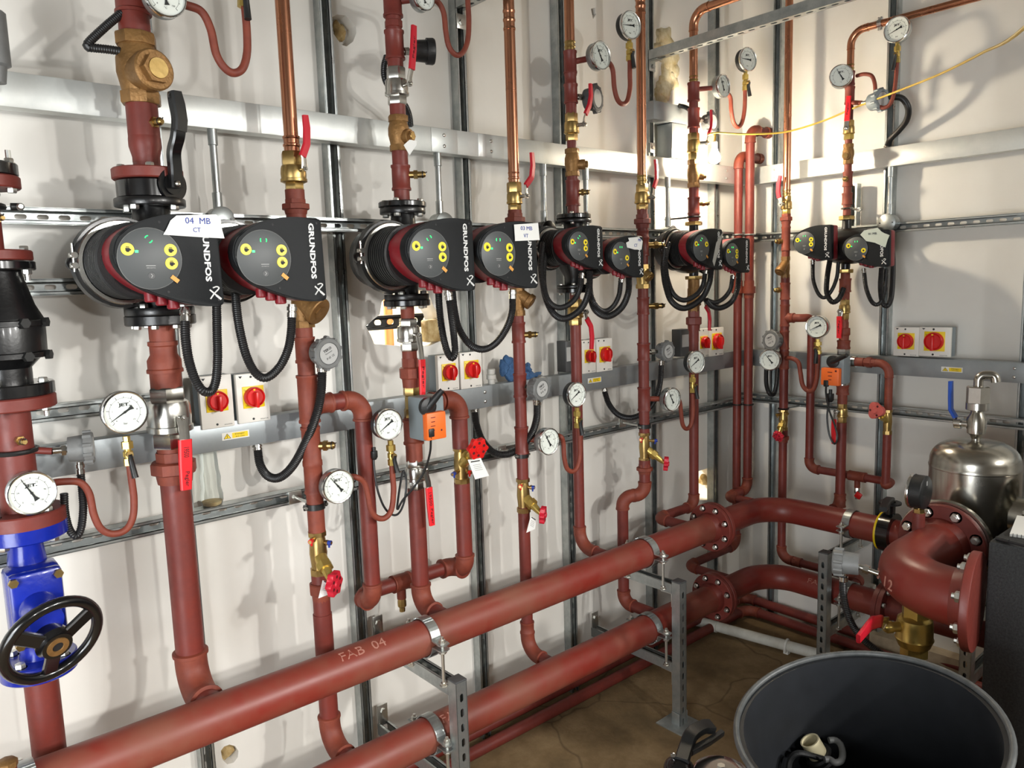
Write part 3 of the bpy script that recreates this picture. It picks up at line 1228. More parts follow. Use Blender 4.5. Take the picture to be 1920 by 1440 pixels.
def sensor(fr, label, C, n, R, depth, stem_to, m=GREYP, text=True, rstem=.008, lug=True, name='pressure_switch', spin=.3):
    """round head pressure sensor; C = middle of its lid, n = the way the lid faces"""
    C, n = V(C), V(n).normalized()
    t = Thing(name, label, 'sensor', fr, C)
    mb = MB()
    mb.lathe(C - n * depth, n, [(0, R * .5), (0, R * .78), (depth * .55, R * .84), (depth * .62, R * .84)], 28)
    t.part('body', mb, m)
    ld = MB()
    ld.lathe(C - n * depth * .38, n, [(0, R * .98), (depth * .3, R), (depth * .38, R * .93), (depth * .38, R * .72), (depth * .33, R * .7)], 32)
    lo = t.part('lid', ld, m)
    if lug:
        x, y = perp(n)
        for k in range(10):
            a = spin + 2 * pi * k / 10
            q = C + (x * cos(a) + y * sin(a)) * R * .98
            l = MB().cyl(q - n * depth * .4, q - n * depth * .06, R * .13, n=8)
            t.part('lug', l, m, None, lo)
    lb = MB().lathe(C, n, [(-.002, R * .3), (-.002, R * .66), (.0003, R * .66), (.0003, R * .02)], 28)
    la = t.part('label_disc', lb, GREYL, None, lo)
    if text:
        rt = UZ.cross(n)
        rt = rt.normalized() if rt.length > .1 else UX
        up = n.cross(rt)
        a = .45
        r2, u2 = rt * cos(a) + up * sin(a), -rt * sin(a) + up * cos(a)
        tx = MB()
        tx.text('TEKO', C + n * .0005 + u2 * R * .28, r2, u2, width=R * .62, height=R * .17, depth=.0002, bold=.03)
        tx.text('Tasneeya', C + n * .0005 + u2 * R * .06, r2, u2, width=R * .55, height=R * .1, depth=.0002)
        tx.text('IP 65  CE', C + n * .0005 - u2 * R * .24, r2, u2, width=R * .6, height=R * .14, depth=.0002)
        t.part('label_print', tx, INK, None, la)
    if stem_to is not None:
        S = V(stem_to)
        B_ = C - n * depth * .6
        e = B_ + (S - B_).normalized() * (R * .6)
        k = MB()
        a = S - B_
        L = a.length
        k.lathe(B_, a, [(0, rstem * 1.1), (L, rstem)], 12)
        k.lathe(B_, a, [(L * .5, rstem * 1.7), (L * .68, rstem * 1.7)], 6)
        t.part('stem', k, STEEL)
    return t


# ------------------------------------------------------------------ isolators
def isolator(fr, label, px0, row0, px1, row1, d, depth=.062, turn=0.0):
    """rotary isolator whose front face spans the pixels given"""
    A, B_ = fr.p(px0, row0, d), fr.p(px1, row1, d)
    lo = V((min(A.x, B_.x), 0, min(A.z, B_.z)))
    hi = V((max(A.x, B_.x), 0, max(A.z, B_.z)))
    w_, h_ = hi.x - lo.x, hi.z - lo.z
    t = Thing('rotary_isolator', label, 'isolator', fr, V((lo.x, -d + depth, lo.z)), 'rotary isolators')
    t.part('back_box', MB().bx((lo.x + .001, -d + depth, lo.z + .001), (hi.x - .001, -d + .018, hi.z - .001), .002), GREYC)
    t.part('cover', MB().bx((lo.x, -d + .018, lo.z), (hi.x, -d, hi.z), .003), IVORY)
    s = w_ * .66
    c = V(((lo.x + hi.x) / 2, -d, (lo.z + hi.z) / 2 + h_ * .02))
    pl = t.part('yellow_plate', MB().bx((c.x - s / 2, -d + .001, c.z - s / 2), (c.x + s / 2, -d - .003, c.z + s / 2), .001), YEL)
    tx = MB()
    tx.text('OFF', (c.x - s * .38, -d - .0032, c.z + s * .32), Matrix.Rotation(.8, 3, 'Y') @ UX, Matrix.Rotation(.8, 3, 'Y') @ UZ, width=s * .16, depth=.0002)
    tx.text('ON', (c.x - s * .34, -d - .0032, c.z - s * .38), UX, UZ, width=s * .12, depth=.0002)
    t.part('plate_print', tx, INK, None, pl)
    k = MB().lathe(c + OUT * .003, OUT, [(0, s * .47), (.006, s * .47), (.016, s * .45), (.019, s * .42), (.016, s * .38), (.013, s * .36), (.013, .001)], 32)
    kn = t.part('knob', k, REDK)
    g = MB().box(c + OUT * .023 - UZ * s * .10, (s * .15, .026, s * .72), .003)
    t.part('knob_grip', g, REDK, None, kn)
    g = MB().cyl(c + OUT * .014 + V((-s * .04, 0, s * .36)), c + OUT * .0195 + V((-s * .04, 0, s * .36)), s * .05, n=12)
    t.part('pointer_mark', g, YEL, None, kn)
    for zz in (lo.z + h_ * .07, hi.z - h_ * .07):
        t.part('screw', MB().cyl((c.x - w_ * .04, -d + .002, zz), (c.x - w_ * .04, -d - .0012, zz), w_ * .035, n=12), DKSTEEL)
    tx = MB().text('ISOLATOR', (hi.x - w_ * .2, -d - .0004, lo.z + h_ * .05), UX, UZ, width=w_ * .24, depth=.0002)
    t.part('cover_print', tx, GREYP)
    tx = MB().prism([(lo.x + w_ * .08, -d - .0002, hi.z - h_ * .04), (lo.x + w_ * .2, -d - .0002, hi.z - h_ * .04), (lo.x + w_ * .14, -d - .0002, hi.z - h_ * .09)], (0, -.0003, 0))
    t.part('cover_mark', tx, INK)
    return t


# ------------------------------------------------------------------ balancing valve
def drv(c, label, row0, row1, w, hub, wheel, Rw_px, tips, m=BRASS, wm=WHEELR, tagpts=None, lobes=6, wd=.09, hubd=.05, face=None):
    """double regulating valve: body on the pipe, slanted bonnet to a lobed handwheel, two test points, paper tag"""
    t = Thing('balancing_valve', label, 'valve', c.fr, c.V(row1))
    A, B_ = c.V(row0), c.V(row1)
    L = (A - B_).length
    r = c.r(w, (row0 + row1) / 2)
    D = -UZ
    mb = MB()
    mb.lathe(A, D, [(0, r * .8), (0, r), (L * .1, r)], 8)
    mb.lathe(A, D, [(L * .1, r * .78), (L * .2, r * .85), (L * .5, r * .95), (L * .78, r * .82), (L * .86, r * .82)], 20)
    mb.lathe(A, D, [(L * .86, r), (L, r), (L, r * .8)], 8)
    t.part('valve_body', mb, m)
    H = c.X(*hub, hubd)
    W_ = c.X(*wheel, wd)
    ax = (W_ - H).normalized() if face is None else V(face).normalized()
    S = A.lerp(B_, .5)
    mb = MB()
    a = W_ - S
    LL = a.length
    mb.lathe(S, a, [(0, r * .7), (LL * .35, r * .68)], 18)
    mb.lathe(S, a, [(LL * .35, r * .85), (LL * .55, r * .85)], 6)
    mb.lathe(S, a, [(LL * .55, r * .55), (LL * .8, r * .45), (LL, r * .3)], 14)
    t.part('bonnet', mb, BRASSY)
    Rw = c.fr.rv(W_, Rw_px * 2)
    x, y = perp(ax)
    poly = []
    N = 60
    for k in range(N):
        th = 2 * pi * k / N
        q = Rw * (.86 + .14 * cos(lobes * th))
        poly.append(W_ + (x * cos(th) + y * sin(th)) * q - ax * .006)
    mb = MB().prism(poly, ax * .02, .002)
    hw_ = t.part('handwheel', mb, wm)
    mb = MB()
    mb.lathe(W_ + ax * .014, ax, [(0, Rw * .34), (.004, Rw * .3), (.005, Rw * .2), (.003, .001)], 20)
    t.part('wheel_cap', mb, wm, None, hw_)
    for k in range(lobes):
        th = 2 * pi * (k + .5) / lobes
        q = W_ + (x * cos(th) + y * sin(th)) * Rw * .56
        t.part('wheel_recess', MB().cyl(q + ax * .0136, q + ax * .0145, Rw * .13, n=10), INKR, None, hw_)
    for (rw, tip, mc) in tips:
        s0 = c.V(rw)
        e = c.X(*tip, .04)
        s0.z = e.z
        a = e - s0
        q = a.length
        mb = MB().lathe(s0, a, [(0, .006), (q * .6, .006), (q * .6, .0085), (q * .75, .0085), (q * .75, .005), (q, .005)], 10)
        tp = t.part('test_point', mb, m)
        mb = MB().lathe(s0, a, [(q * .74, .0075), (q * .97, .0075)], 10)
        mb.box(s0 + a * .8 - UZ * .008, (.006, .004, .016), .001)
        t.part('test_cap', mb, mc, 'coloured test point cap', tp)
    if tagpts:
        poly = [c.X(x_, y_, wd - .01) for x_, y_ in tagpts]
        tg = MB().prism(poly, (0, .0008, 0))
        to = t.part('paper_tag', tg, PAPER, 'white paper tag')
        cx = sum(poly, V()) / len(poly)
        up = ((poly[0] + poly[1]) / 2 - (poly[2] + poly[3]) / 2).normalized()
        rt = (poly[1] - poly[0]).normalized()
        wl = (poly[1] - poly[0]).length
        hl = (poly[0] - poly[3]).length
        pr = MB()
        f_ = OUT * .0004
        pr.box(cx + up * hl * .36 + f_, (wl * .7, .0004, hl * .05), 0, Matrix.Rotation(math.atan2(-rt.z, rt.x), 3, 'Y'))
        for k in range(4):
            pr.box(cx + up * hl * (.18 - .09 * k) + f_, (wl * .6, .0003, hl * .012), 0, Matrix.Rotation(math.atan2(-rt.z, rt.x), 3, 'Y'))
        t.part('tag_print', pr, INK, None, to)
    return t


# ------------------------------------------------------------------ strainers, check valves, pipe brackets
def check_valve(c, label, row0, row1, w, cap, cap_w, m=BRONZE, dd=.05, yaw=.35):
    t = Thing('check_valve', label, 'valve', c.fr, c.V(row1))
    n = row1 - row0
    A, B_ = c.V(row0), c.V(row1)
    L = (A - B_).length
    r = c.r(w, (row0 + row1) / 2)
    mb = MB()
    mb.lathe(A, -UZ, [(0, r * .8), (0, r * .96), (L * .02, r), (L * .17, r)], 8)
    mb.lathe(A, -UZ, [(L * .16, r * .86), (L * .24, r * .92), (L * .35, r * 1.04), (L * .55, r * 1.06), (L * .7, r * .95), (L * .82, r * .88), (L * .84, r * .86)], 24)
    mb.lathe(A, -UZ, [(L * .83, r), (L * .98, r), (L, r * .96), (L, r * .8)], 8)
    t.part('valve_body', mb, m)
    C = c.X(*cap, dd)
    S = V((c.u, -c.d, C.z))
    a = C - S
    q = a.length
    rc = c.fr.r(C, cap_w)
    mb = MB()
    mb.lathe(S, a, [(0, rc * .9), (q * .62, rc * .96), (q * .66, rc), (q * .9, rc), (q * .94, rc * .92)], 28)
    mb.lathe(S, a, [(q * .94, rc * .72), (q * 1.12, rc * .72)], 6)
    bn = t.part('bonnet', mb, m)
    t.part('cap_face', MB().lathe(S, a, [(q * 1.12, rc * .5), (q * 1.15, rc * .48)], 24), BRASS, None, bn)
    return t


def strainer(c, label, row0, row1, w, cap, cap_w, m=BRONZE, dd=.05):
    """Y strainer with its slanted basket cap"""
    t = Thing('strainer', label, 'strainer', c.fr, c.V(row1))
    A, B_ = c.V(row0), c.V(row1)
    L = (A - B_).length
    r = c.r(w, (row0 + row1) / 2)
    mb = MB()
    mb.lathe(A, -UZ, [(0, r * .8), (0, r), (L * .18, r)], 8)
    mb.lathe(A, -UZ, [(L * .18, r * .86), (L * .5, r * .95), (L * .82, r * .86)], 20)
    mb.lathe(A, -UZ, [(L * .82, r), (L, r), (L, r * .8)], 8)
    t.part('strainer_body', mb, m)
    C = c.X(*cap, dd)
    S = A.lerp(B_, .25)
    a = C - S
    q = a.length
    rc = c.fr.r(C, cap_w)
    mb = MB()
    mb.lathe(S, a, [(0, rc * .8), (q * .7, rc * .84), (q * .74, rc), (q * .96, rc), (q, rc * .94)], 26)
    mb.lathe(S, a, [(q, rc * .5), (q * 1.06, rc * .5)], 6)
    t.part('basket_cap', mb, m)
    return t


def bracket(c, label, px, row, prow, d0=.085, m=ZINC, ring=True):
    """plate on the rail, threaded rod and split ring round the pipe"""
    P = c.fr.p(px, row, d0)
    R = c.V(prow)
    t = Thing('pipe_bracket', label, 'bracket', c.fr, P, 'pipe brackets')
    z = P.z
    C = V((c.u, -c.d, z))
    P = V((c.u if ring else P.x, -d0, z))
    t.part('plate', MB().bx((P.x - .022, -d0 + .0005, z - .02), (P.x + .022, -d0 - .005, z + .02), .001), m)
    r = c.r(c.w, prow) if hasattr(c, 'w') else .025
    t.part('rod', MB().cyl(P, C + V((0, r, 0)), .005, n=10), m)
    t.part('nut', MB().lathe(P + OUT * .005, OUT, [(0, .0105), (.008, .0105)], 6), m)
    mb = MB()
    mb.lathe(C - UZ * .009, UZ, [(0, r * 1.02), (0, r * 1.14), (.018, r * 1.14), (.018, r * 1.02)], 28, cap=False)
    for sx in (-1, 1):
        mb.box(C + V((sx * r * 1.28, 0, 0)), (r * .4, .006, .018), .001)
    t.part('ring', mb, DKSTEEL)
    for sx in (-1, 1):
        t.part('ring_bolt', MB().lathe(C + V((sx * r * 1.3, -.004, 0)), OUT, [(-.012, .005), (.006, .005)], 6), m)
    return t


# ------------------------------------------------------------------ twin pumps
FACE = [(0, .463), (.002, .415), (.008, .37), (.018, .328), (.034, .288), (.058, .246), (.09, .207), (.15, .158), (.22, .117), (.295, .082), (.37, .054), (.46, .029), (.55, .012), (.64, .003), (.73, 0),
        (.94, .008), (.97, .02), (.985, .045), (1, .95), (.99, .98), (.965, .996), (.93, 1), (.86, 1), (.795, .993), (.70, .975), (.60, .95), (.52, .922), (.45, .894), (.38, .866), (.31, .834), (.25, .80), (.19, .757), (.14, .712), (.09, .658), (.052, .606), (.026, .558), (.008, .51)]


def pump_head(t, fr, box, d, s, dk, ribs=True, leds=((-.14, 1), (.14, 1)), ledrot=0.0, mirror=False, gl=.68, ringd=None, stickers=(0, 1, 2)):
    """one motor of a twin pump; box=(u0,u1,ztop,zbot) of its charcoal face, d out from the wall, s its size, dk depth of the maroon shell"""
    u0, u1, zt, zb = box
    W_, H_ = u1 - u0, zt - zb
    fx = lambda a, b, dd: V((u0 + a * W_, -dd, zt - b * H_))
    # charcoal cover
    mb = MB().prism([fx(a, b, d - .004) for a, b in FACE], (0, .034 * s, 0), .003 * s)
    mb.prism([fx(.5 + (a - .5) * .975, .5 + (b - .5) * .975, d) for a, b in FACE], (0, .01, 0), .002)
    box_o = t.part('control_box', mb, BOXB)
    # maroon shell behind it
    C = fx(.318, .48, d)
    R = H_ * .46
    sh = []
    for a, b in FACE:
        sh.append(fx(.5 + (a - .5) * .99 - .004, .5 + (b - .5) * .985, d - .036 * s))
    mb = MB().prism(sh, (0, dk * s, 0), .006 * s)
    mh = t.part('motor_housing', mb, MAROON)
    for k, (a, b, q) in enumerate(((.36, .86, .07), (.46, .90, .07), (.57, .945, .075))):
        mb = MB()
        p = fx(a, b - .05, d - .06 * s)
        mb.cyl(p, p - UZ * H_ * .125, H_ * q * .9, n=16, bev=.003)
        t.part('gland_boss', mb, MAROON, None, mh)
    # display
    Rd = H_ * .318
    mb = MB().lathe(C + OUT * .0002, OUT, [(0, Rd), (.0015, Rd), (.002, Rd * .985)], 48)
    ds = t.part('display', mb, DISC)
    t.part('display_rim', MB().torus(C + OUT * .0016, OUT, Rd, .0009 * s, 48, 6), GREYP, None, ds)
    q = C + OUT * .0026
    sv = Rd

    def at(a, b):
        return q + UX * a * sv + UZ * b * sv
    pos = [(-.67, .30), (.66, .28), (.66, -.16)]
    for k in stickers:
        a, b = pos[k]
        st = t.part('button_sticker', MB().lathe(at(a, b), OUT, [(0, Rd * .205), (.0008, Rd * .2)], 24), YELS, 'round yellow button sticker', ds)
    for k in stickers:
        a, b = pos[k]
        ic = MB()
        p = at(a, b) + OUT * .001
        z_ = Rd * .165
        ic.box(p + UZ * -z_ * .05, (z_ * .8, .0006, z_ * .62))
        ic.box(p + UZ * -z_ * .42, (z_ * .5, .0006, z_ * .25))
        ic.box(p + UZ * z_ * .42, (z_ * .6, .0006, z_ * .16))
        ic.box(p + UX * z_ * .5 + UZ * -z_ * .1, (z_ * .25, .0006, z_ * .3))
        t.part('sticker_print', ic, INK, None, ds)
    le = MB()
    for sg in (-1, 1):
        pts = []
        for k in range(7):
            th = radians(-32 + 64 * k / 6) + (0 if sg > 0 else pi) + ledrot
            pts.append(at(.0 + .115 * cos(th), .63 + .115 * sin(th)))
        le.tube(pts, Rd * .017, 6)
    t.part('flow_light', le, LED, 'lit green flow light', ds)
    t.part('status_light', MB().box(at(-.40, .23), (Rd * .1, .001, Rd * .08)), LED, 'lit green status light', ds)
    pr = MB()
    pr.box(at(.0, -.23), (Rd * .3, .0004, Rd * .02))
    pr.tube([at(-.02, -.62), at(.03, -.56), at(-.02, -.5)], Rd * .014, 5)
    pr.text('GRUNDFOS', at(0, -.3), UX, UZ, width=Rd * .28, depth=.0002)
    t.part('display_print', pr, GREYL, None, ds)
    t.part('button', MB().lathe(at(.0, -.56), OUT, [(-.0005, Rd * .12), (.0002, Rd * .11)], 20), DGREYP, None, ds)
    rot = Matrix.Rotation(.7, 3, 'Y')
    t.part('tape_strip', MB().box(at(.72, -.68) + OUT * .0012, (Rd * .28, .0008, Rd * .14), 0, rot), OTAPE, 'orange tape strip', ds)
    for a, b in ((.43, .1), (.92, .07), (.94, .93), (.46, .83), (.03, .47)):
        p = fx(a, b, d)
        t.part('screw', MB().cyl(p, p + OUT * .0008, H_ * .014, n=10), INK, None, box_o)
    # name and cross mark down the right edge
    lg = MB()
    lg.text('GRUNDFOS', fx(.855, .40, d + .0004), -UZ, UX, width=H_ * .66, height=W_ * .062, depth=.0004, bold=.035)
    m0 = fx(.905, .865, d + .0008)
    k = H_ * .062
    lg.tube([m0 + UX * k + UZ * k * -1.0, m0 + UX * -k * .9 + UZ * k * .75], k * .15, 6)
    lg.tube([m0 + UX * k + UZ * k * -1.0, m0 + UX * k * .2 + UZ * -k * .3], k * .22, 6)
    lg.tube(curve([m0 + UX * -k * .9 - UZ * k * .9, m0 + UX * -k * .1 + UZ * k * .1, m0 + UX * k * .75 + UZ * k * .95, m0 + UX * k * .35 + UZ * k * 1.25, m0 + UX * -k * .3 + UZ * k * 1.05], 5), k * .13, 6)
    t.part('brand_print', lg, INKW, None, box_o)
    # neck with ribs and clamp ring behind
    dn = d - (.036 + dk) * s
    Rn = H_ * .39
    mb = MB()
    prof = [(0, Rn)]
    L = .12 * s
    if ribs:
        for i in range(9):
            x = L * (i + .15) / 9
            prof += [(x, Rn * 1.0), (x + L * .012, Rn * 1.07), (x + L * .055, Rn * 1.07), (x + L * .067, Rn)]
    prof += [(L, Rn * .97)]
    mb.lathe(V((C.x, -dn, C.z)), V((0, 1, 0)), prof, 36)
    t.part('motor_neck', mb, BLACKP)
    rd = dn - L
    if ringd:
        rd = ringd
    cr = MB()
    cr.lathe(V((C.x, -rd - .012, C.z)), V((0, 1, 0)), [(0, Rn * 1.1), (0, Rn * 1.2), (.003, Rn * 1.23), (.012 * s, Rn * 1.23), (.015 * s, Rn * 1.17), (.015 * s, Rn * 1.05)], 44, cap=False)
    ro = t.part('clamp_ring', cr, STEEL, 'bright steel clamp ring')
    a = V((C.x - Rn * 1.3, -rd - .004, C.z + Rn * .05))
    lb = MB()
    for zz in (-.13, .16):
        lb.box(a + UZ * zz * Rn, (Rn * .22, .018 * s, Rn * .14), .002)
        lb.lathe(a + UZ * zz * Rn + OUT * .004, OUT, [(0, Rn * .09), (.012 * s, Rn * .09)], 10)
    lb.cyl(a + UZ * Rn * .5, a - UZ * Rn * .3, Rn * .045, n=8)
    t.part('clamp_lug', lb, STEEL, None, ro)
    vb = MB()
    vb.lathe(V((C.x, -rd, C.z)), V((0, 1, 0)), [(0, Rn * 1.32), (.022 * s, Rn * 1.36), (.03 * s, Rn * 1.3), (.05 * s, Rn * 1.26), (.11 * s, Rn * 1.1), (.14 * s, Rn * .7)], 36)
    vb.ball(V((C.x - Rn * 1.25, -rd + .02 * s, C.z)), Rn * .22, n=12)
    t.part('volute', vb, CASTB)
    return C, Rn, rd


def twin_pump(c, label, boxes, d, s, top, bot, fw, flanged=True, nut=None, kw=({}, {}), adapt=None, dk=.07):
    fr = c.fr
    t = Thing('twin_head_pump', label, 'pump', fr, c.V(bot))
    Cs = []
    for b, k in zip(boxes, kw):
        u0 = fr.p(b[0], (b[2] + b[3]) / 2, d).x
        u1 = fr.p(b[1], (b[2] + b[3]) / 2, d).x
        zt = fr.z(u1, d, b[2])
        zb = fr.z(u1, d, b[3])
        Cs.append(pump_head(t, fr, (u0, u1, zt, zb), d, s, dk, **k))
    A, B_ = c.V(top), c.V(bot)
    r = c.r(fw, top)
    mb = MB()
    L = (A - B_).length
    mb.lathe(A, -UZ, [(0, r * .52), (L * .18, r * .55), (L * .3, r * .8), (L * .7, r * .85), (L * .84, r * .55), (L, r * .52)], 28)
    for C, Rn, rd in Cs:
        mb.cyl((c.u, -c.d, C.z), (C.x, -max(.12, rd - .06), C.z), Rn * .9, n=24)
    C0, C1 = Cs[0][0], Cs[1][0]
    if not flanged:
        mb.ball(((C0.x + C1.x) / 2, -c.d - .02, (C0.z + C1.z) / 2), 1.0, (abs(C1.x - C0.x) * .62, .085, Cs[0][1] * 1.35), 24)
    t.part('pump_body', mb, CASTB)
    if flanged:
        th = .02 * s
        for z_, sg, pr in ((A.z, -1, 'top'), (B_.z, 1, 'bot')):
            mb = MB().lathe((c.u, -c.d, z_), V((0, 0, sg)), [(0, r * .3), (0, r * .985), (.002, r), (th - .002, r), (th, r * .985), (th, r * .4)], 40)
            fo = t.part('flange', mb, CASTB)
            for k in range(4 if s > .85 else 4):
                a = radians(40) + pi / 2 * k
                p = V((c.u + r * .78 * cos(a), -c.d + r * .78 * sin(a), z_ + sg * th))
                m2 = MB()
                bolt(m2, p, (0, 0, sg), .0115 * s, .011 * s)
                t.part('bolt', m2, ZINC, None, fo)
    else:
        nm = nut or BRASS
        for z_, sg in ((A.z, -1), (B_.z, 1)):
            mb = MB().lathe((c.u, -c.d, z_), V((0, 0, sg)), [(0, r * .75), (0, r * .95), (.003, r), (.026 * s, r), (.028 * s, r * .9), (.028 * s, r * .6)], 8)
            t.part('union_nut', mb, nm, 'brass union nut')
    return t


def paper(fr, label, pts, d, lines, m=PAPER, ink=INKB, curl=0.0, name='paper_tag', tilt=0.0):
    poly = [fr.p(x, y, d + (p[0] if p else 0)) for x, y, *p in pts]
    base = sum(poly, V()) / len(poly)
    t = Thing(name, label, 'paper tag', fr, base)
    so = t.part('sheet', MB().prism(poly, (0, .0008, 0)), m)
    if lines:
        mb = MB()
        for tx, px, row, wpx in lines:
            q = fr.p(px, row, d) + OUT * .0006
            w_ = 2 * fr.r(q, wpx) / 1
            mb.text(tx, q, Matrix.Rotation(tilt, 3, 'Y') @ UX, Matrix.Rotation(tilt, 3, 'Y') @ UZ, width=w_, height=1.25 * w_ / max(2, len(tx.replace('  ', ' '))), depth=.0003, bold=.0)
        t.part('handwriting', mb, ink, None, so)
    return t


# ================================================================== the risers, from left to right
K0 = Col(BW, 80, 1300, .25, '')
K1 = Col(BW, 333, 955, .23, '')
K2 = Col(BW, 591, 945, .23, '')
K3 = Col(BW, 784, 1000, .23, '')
K4 = Col(BW, 979, 854, .21, '')
K5 = Col(BW, 1083, 800, .21, '')
K6 = Col(BW, 1208, 799, .215, '')
K7 = Col(BW, 1301, 800, .21, '')
K9 = Col(RW, 1470, 700, .205, '')
K10 = Col(RW, 1577, 850, .205, '')
for k_, w_, row_ in ((K0, 66, 1300), (K1, 57, 955), (K2, 33, 945), (K3, 32, 1000), (K4, 22, 854), (K5, 20, 850), (K6, 22, 799), (K7, 20, 850), (K9, 17, 800), (K10, 19, 850)):
    k_.w = w_

# header axis data
HD, HZ = .42, .7445                     # upper header
LD, LZ = .41, .404                      # lower header
HR = .0585


# ---- far-left riser
c = K0
t = Thing('pipe_riser', 'red upper pipe of the far-left riser above the black valve', 'pipe', BW, c.V(492))
seg(t, c, 'pipe', -40, 240, 30)
seg(t, c, 'union', 190, 250, 64, RUST)
seg(t, c, 'pipe', 250, 330, 44)
seg(t, c, 'pipe', 352, 476, 52)
seg(t, c, 'flange', 330, 354, 146)
flange_bolts(t, c, 354, 146, 4, -1, phase=-.5, k=.78)
seg(t, c, 'flange', 470, 490, 160)
flange_bolts(t, c, 470, 160, 4, 1, phase=-.4)
test_point(t, c, 410, (6, 408), 15, .06)
t = Thing('blind_flange', 'black flange on top of the far-left red flange', 'flange', BW, c.V(330))
seg(t, c, 'flange', 305, 330, 142, BLACKG)
flange_bolts(t, c, 305, 146, 4, 1, phase=-.5, k=.78, shank=.018)
t = Thing('check_valve', 'big black cast iron valve on the far-left riser', 'valve', BW, c.V(740))
seg(t, c, 'flange', 490, 508, 166, BLACKG)
flange_bolts(t, c, 508, 166, 4, -1, phase=-.4, shank=.014)
A, B_ = c.V(508), c.V(720)
r_ = c.r(96, 600)
L_ = (A - B_).length
mb = MB().lathe(A, -UZ, [(0, r_ * 1.1), (L_ * .05, r_ * 1.14), (L_ * .3, r_ * 1.5), (L_ * .42, r_ * 1.8), (L_ * .46, r_ * 1.85), (L_ * .72, r_ * 1.82), (L_ * .78, r_ * 1.5), (L_ * .86, r_ * 1.1), (L_, r_ * 1.1)], 32)
t.part('valve_body', mb, CASTB)
mb = MB()
for zz in (.46, .74):
    mb.lathe(A - UZ * L_ * (zz - .025), -UZ, [(0, r_ * 1.86), (.002, r_ * 1.95), (L_ * .05, r_ * 1.95), (L_ * .055, r_ * 1.86)], 32)
t.part('body_rib', mb, CASTB)
for zz in (.5, .79):
    for a in (-.55, -1.2, -2.2):
        p = A - UZ * L_ * (zz - .04) + V((cos(a), sin(a), 0)) * r_ * 1.86
        t.part('bolt', MB().lathe(p, V((cos(a), sin(a), 0)), [(0, .012), (.012, .012)], 6), DKSTEEL)
seg(t, c, 'flange', 718, 742, 186, BLACKG)
flange_bolts(t, c, 718, 186, 4, 1, phase=-.5, k=.8)
t = Thing('pipe_riser', 'red flanged pipe between black valve and blue gate valve', 'pipe', BW, c.V(980))
seg(t, c, 'flange', 742, 766, 186)
flange_bolts(t, c, 766, 186, 4, -1, phase=-.5, shank=.012, k=.8)
seg(t, c, 'pipe', 766, 962, 78)
seg(t, c, 'flange', 955, 985, 172)
flange_bolts(t, c, 955, 172, 4, 1, phase=-.9)
test_point(t, c, 832, (47, 829), 17, .085)
p = c.X(70, 840, .03)
t.part('branch', MB().cyl(V((c.u, -c.d, p.z)), c.X(98, 846, .03), c.r(16, 840), n=16), RED)
mb = MB().torus(c.V(845), UZ, c.r(88, 845), .006, 32, 8)
t.part('pipe_band', mb, DKSTEEL)
# blue gate valve
t = Thing('gate_valve', 'blue enamelled gate valve with black handwheel on far-left riser', 'valve', BW, c.V(1262))
for a_, b_, sg in ((978, 1006, -1), (1228, 1258, 1)):
    seg(t, c, 'flange', a_, b_, 172 if sg < 0 else 150, BLUEV)
    flange_bolts(t, c, b_ if sg < 0 else a_, 166 if sg < 0 else 146, 4, sg, phase=-.75, sz=.012)
A, B_ = c.V(1006), c.V(1228)
r_ = c.r(66, 1100)
L_ = (A - B_).length
mb = MB().lathe(A, -UZ, [(0, r_ * 1.1), (L_ * .06, r_ * 1.02), (L_ * .25, r_ * 1.2), (L_ * .5, r_ * 1.35), (L_ * .75, r_ * 1.2), (L_ * .94, r_ * 1.02), (L_, r_ * 1.1)], 32)
ym = A.lerp(B_, .5)
mb.bx(ym + V((-r_ * 1.55, -.0, -L_ * .3)), ym + V((r_ * 1.55, -.075, L_ * .3)), .012)
t.part('valve_body', mb, BLUEV)
bd = c.d + .075
mb = MB().bx(V((c.u - r_ * 1.5, -bd, ym.z - L_ * .3)), V((c.u + r_ * 1.5, -bd - .03, ym.z + L_ * .3)), .01)
mb.lathe(V((c.u, -bd - .03, ym.z)), OUT, [(0, r_ * 1.15), (.02, r_ * 1.1), (.06, r_ * .85), (.075, r_ * .95), (.09, r_ * .95), (.092, r_ * .7)], 28)
bo = t.part('bonnet', mb, BLUEV)
for sx in (-1, 1):
    for sz in (-1, 1):
        p = V((c.u + sx * r_ * 1.25, -bd - .03, ym.z + sz * L_ * .25))
        t.part('bolt', MB().lathe(p, OUT, [(0, .011), (.009, .0105)], 6), BRASS, None, bo)
W_ = BW.p(98, 1200, bd + .125)
WA = V((.22, -.90, -.36)).normalized()
WR = UZ.cross(WA).normalized() * -1
WU = WA.cross(WR) * -1
H0 = V((W_.x, -bd - .09, W_.z))
t.part('gland_ring', MB().lathe(V((c.u, -bd - .088, ym.z)), OUT, [(0, r_ * .8), (.012, r_ * .8)], 24), ZINC)
t.part('stem', MB().cyl(V((c.u, -bd - .09, ym.z)), V((W_.x, W_.y - .01, W_.z)), .016, n=16), STEEL)
Rw = BW.rv(W_, 186)
mb = MB().torus(W_, WA, Rw * .89, Rw * .115, 48, 12)
hw_ = t.part('handwheel', mb, BLACKG, 'black handwheel')
for k in range(3):
    a = radians(-90 + 120 * k)
    e = W_ + (WR * cos(a) + WU * sin(a)) * Rw * .86
    t.part('spoke', MB().tube([W_ + (WR * cos(a) + WU * sin(a)) * Rw * .2 + WA * .012, W_.lerp(e, .5) + WA * .008, e], [1, .95, 1.0], flat=(Rw * .15, Rw * .06, WA)), BLACKG, None, hw_)
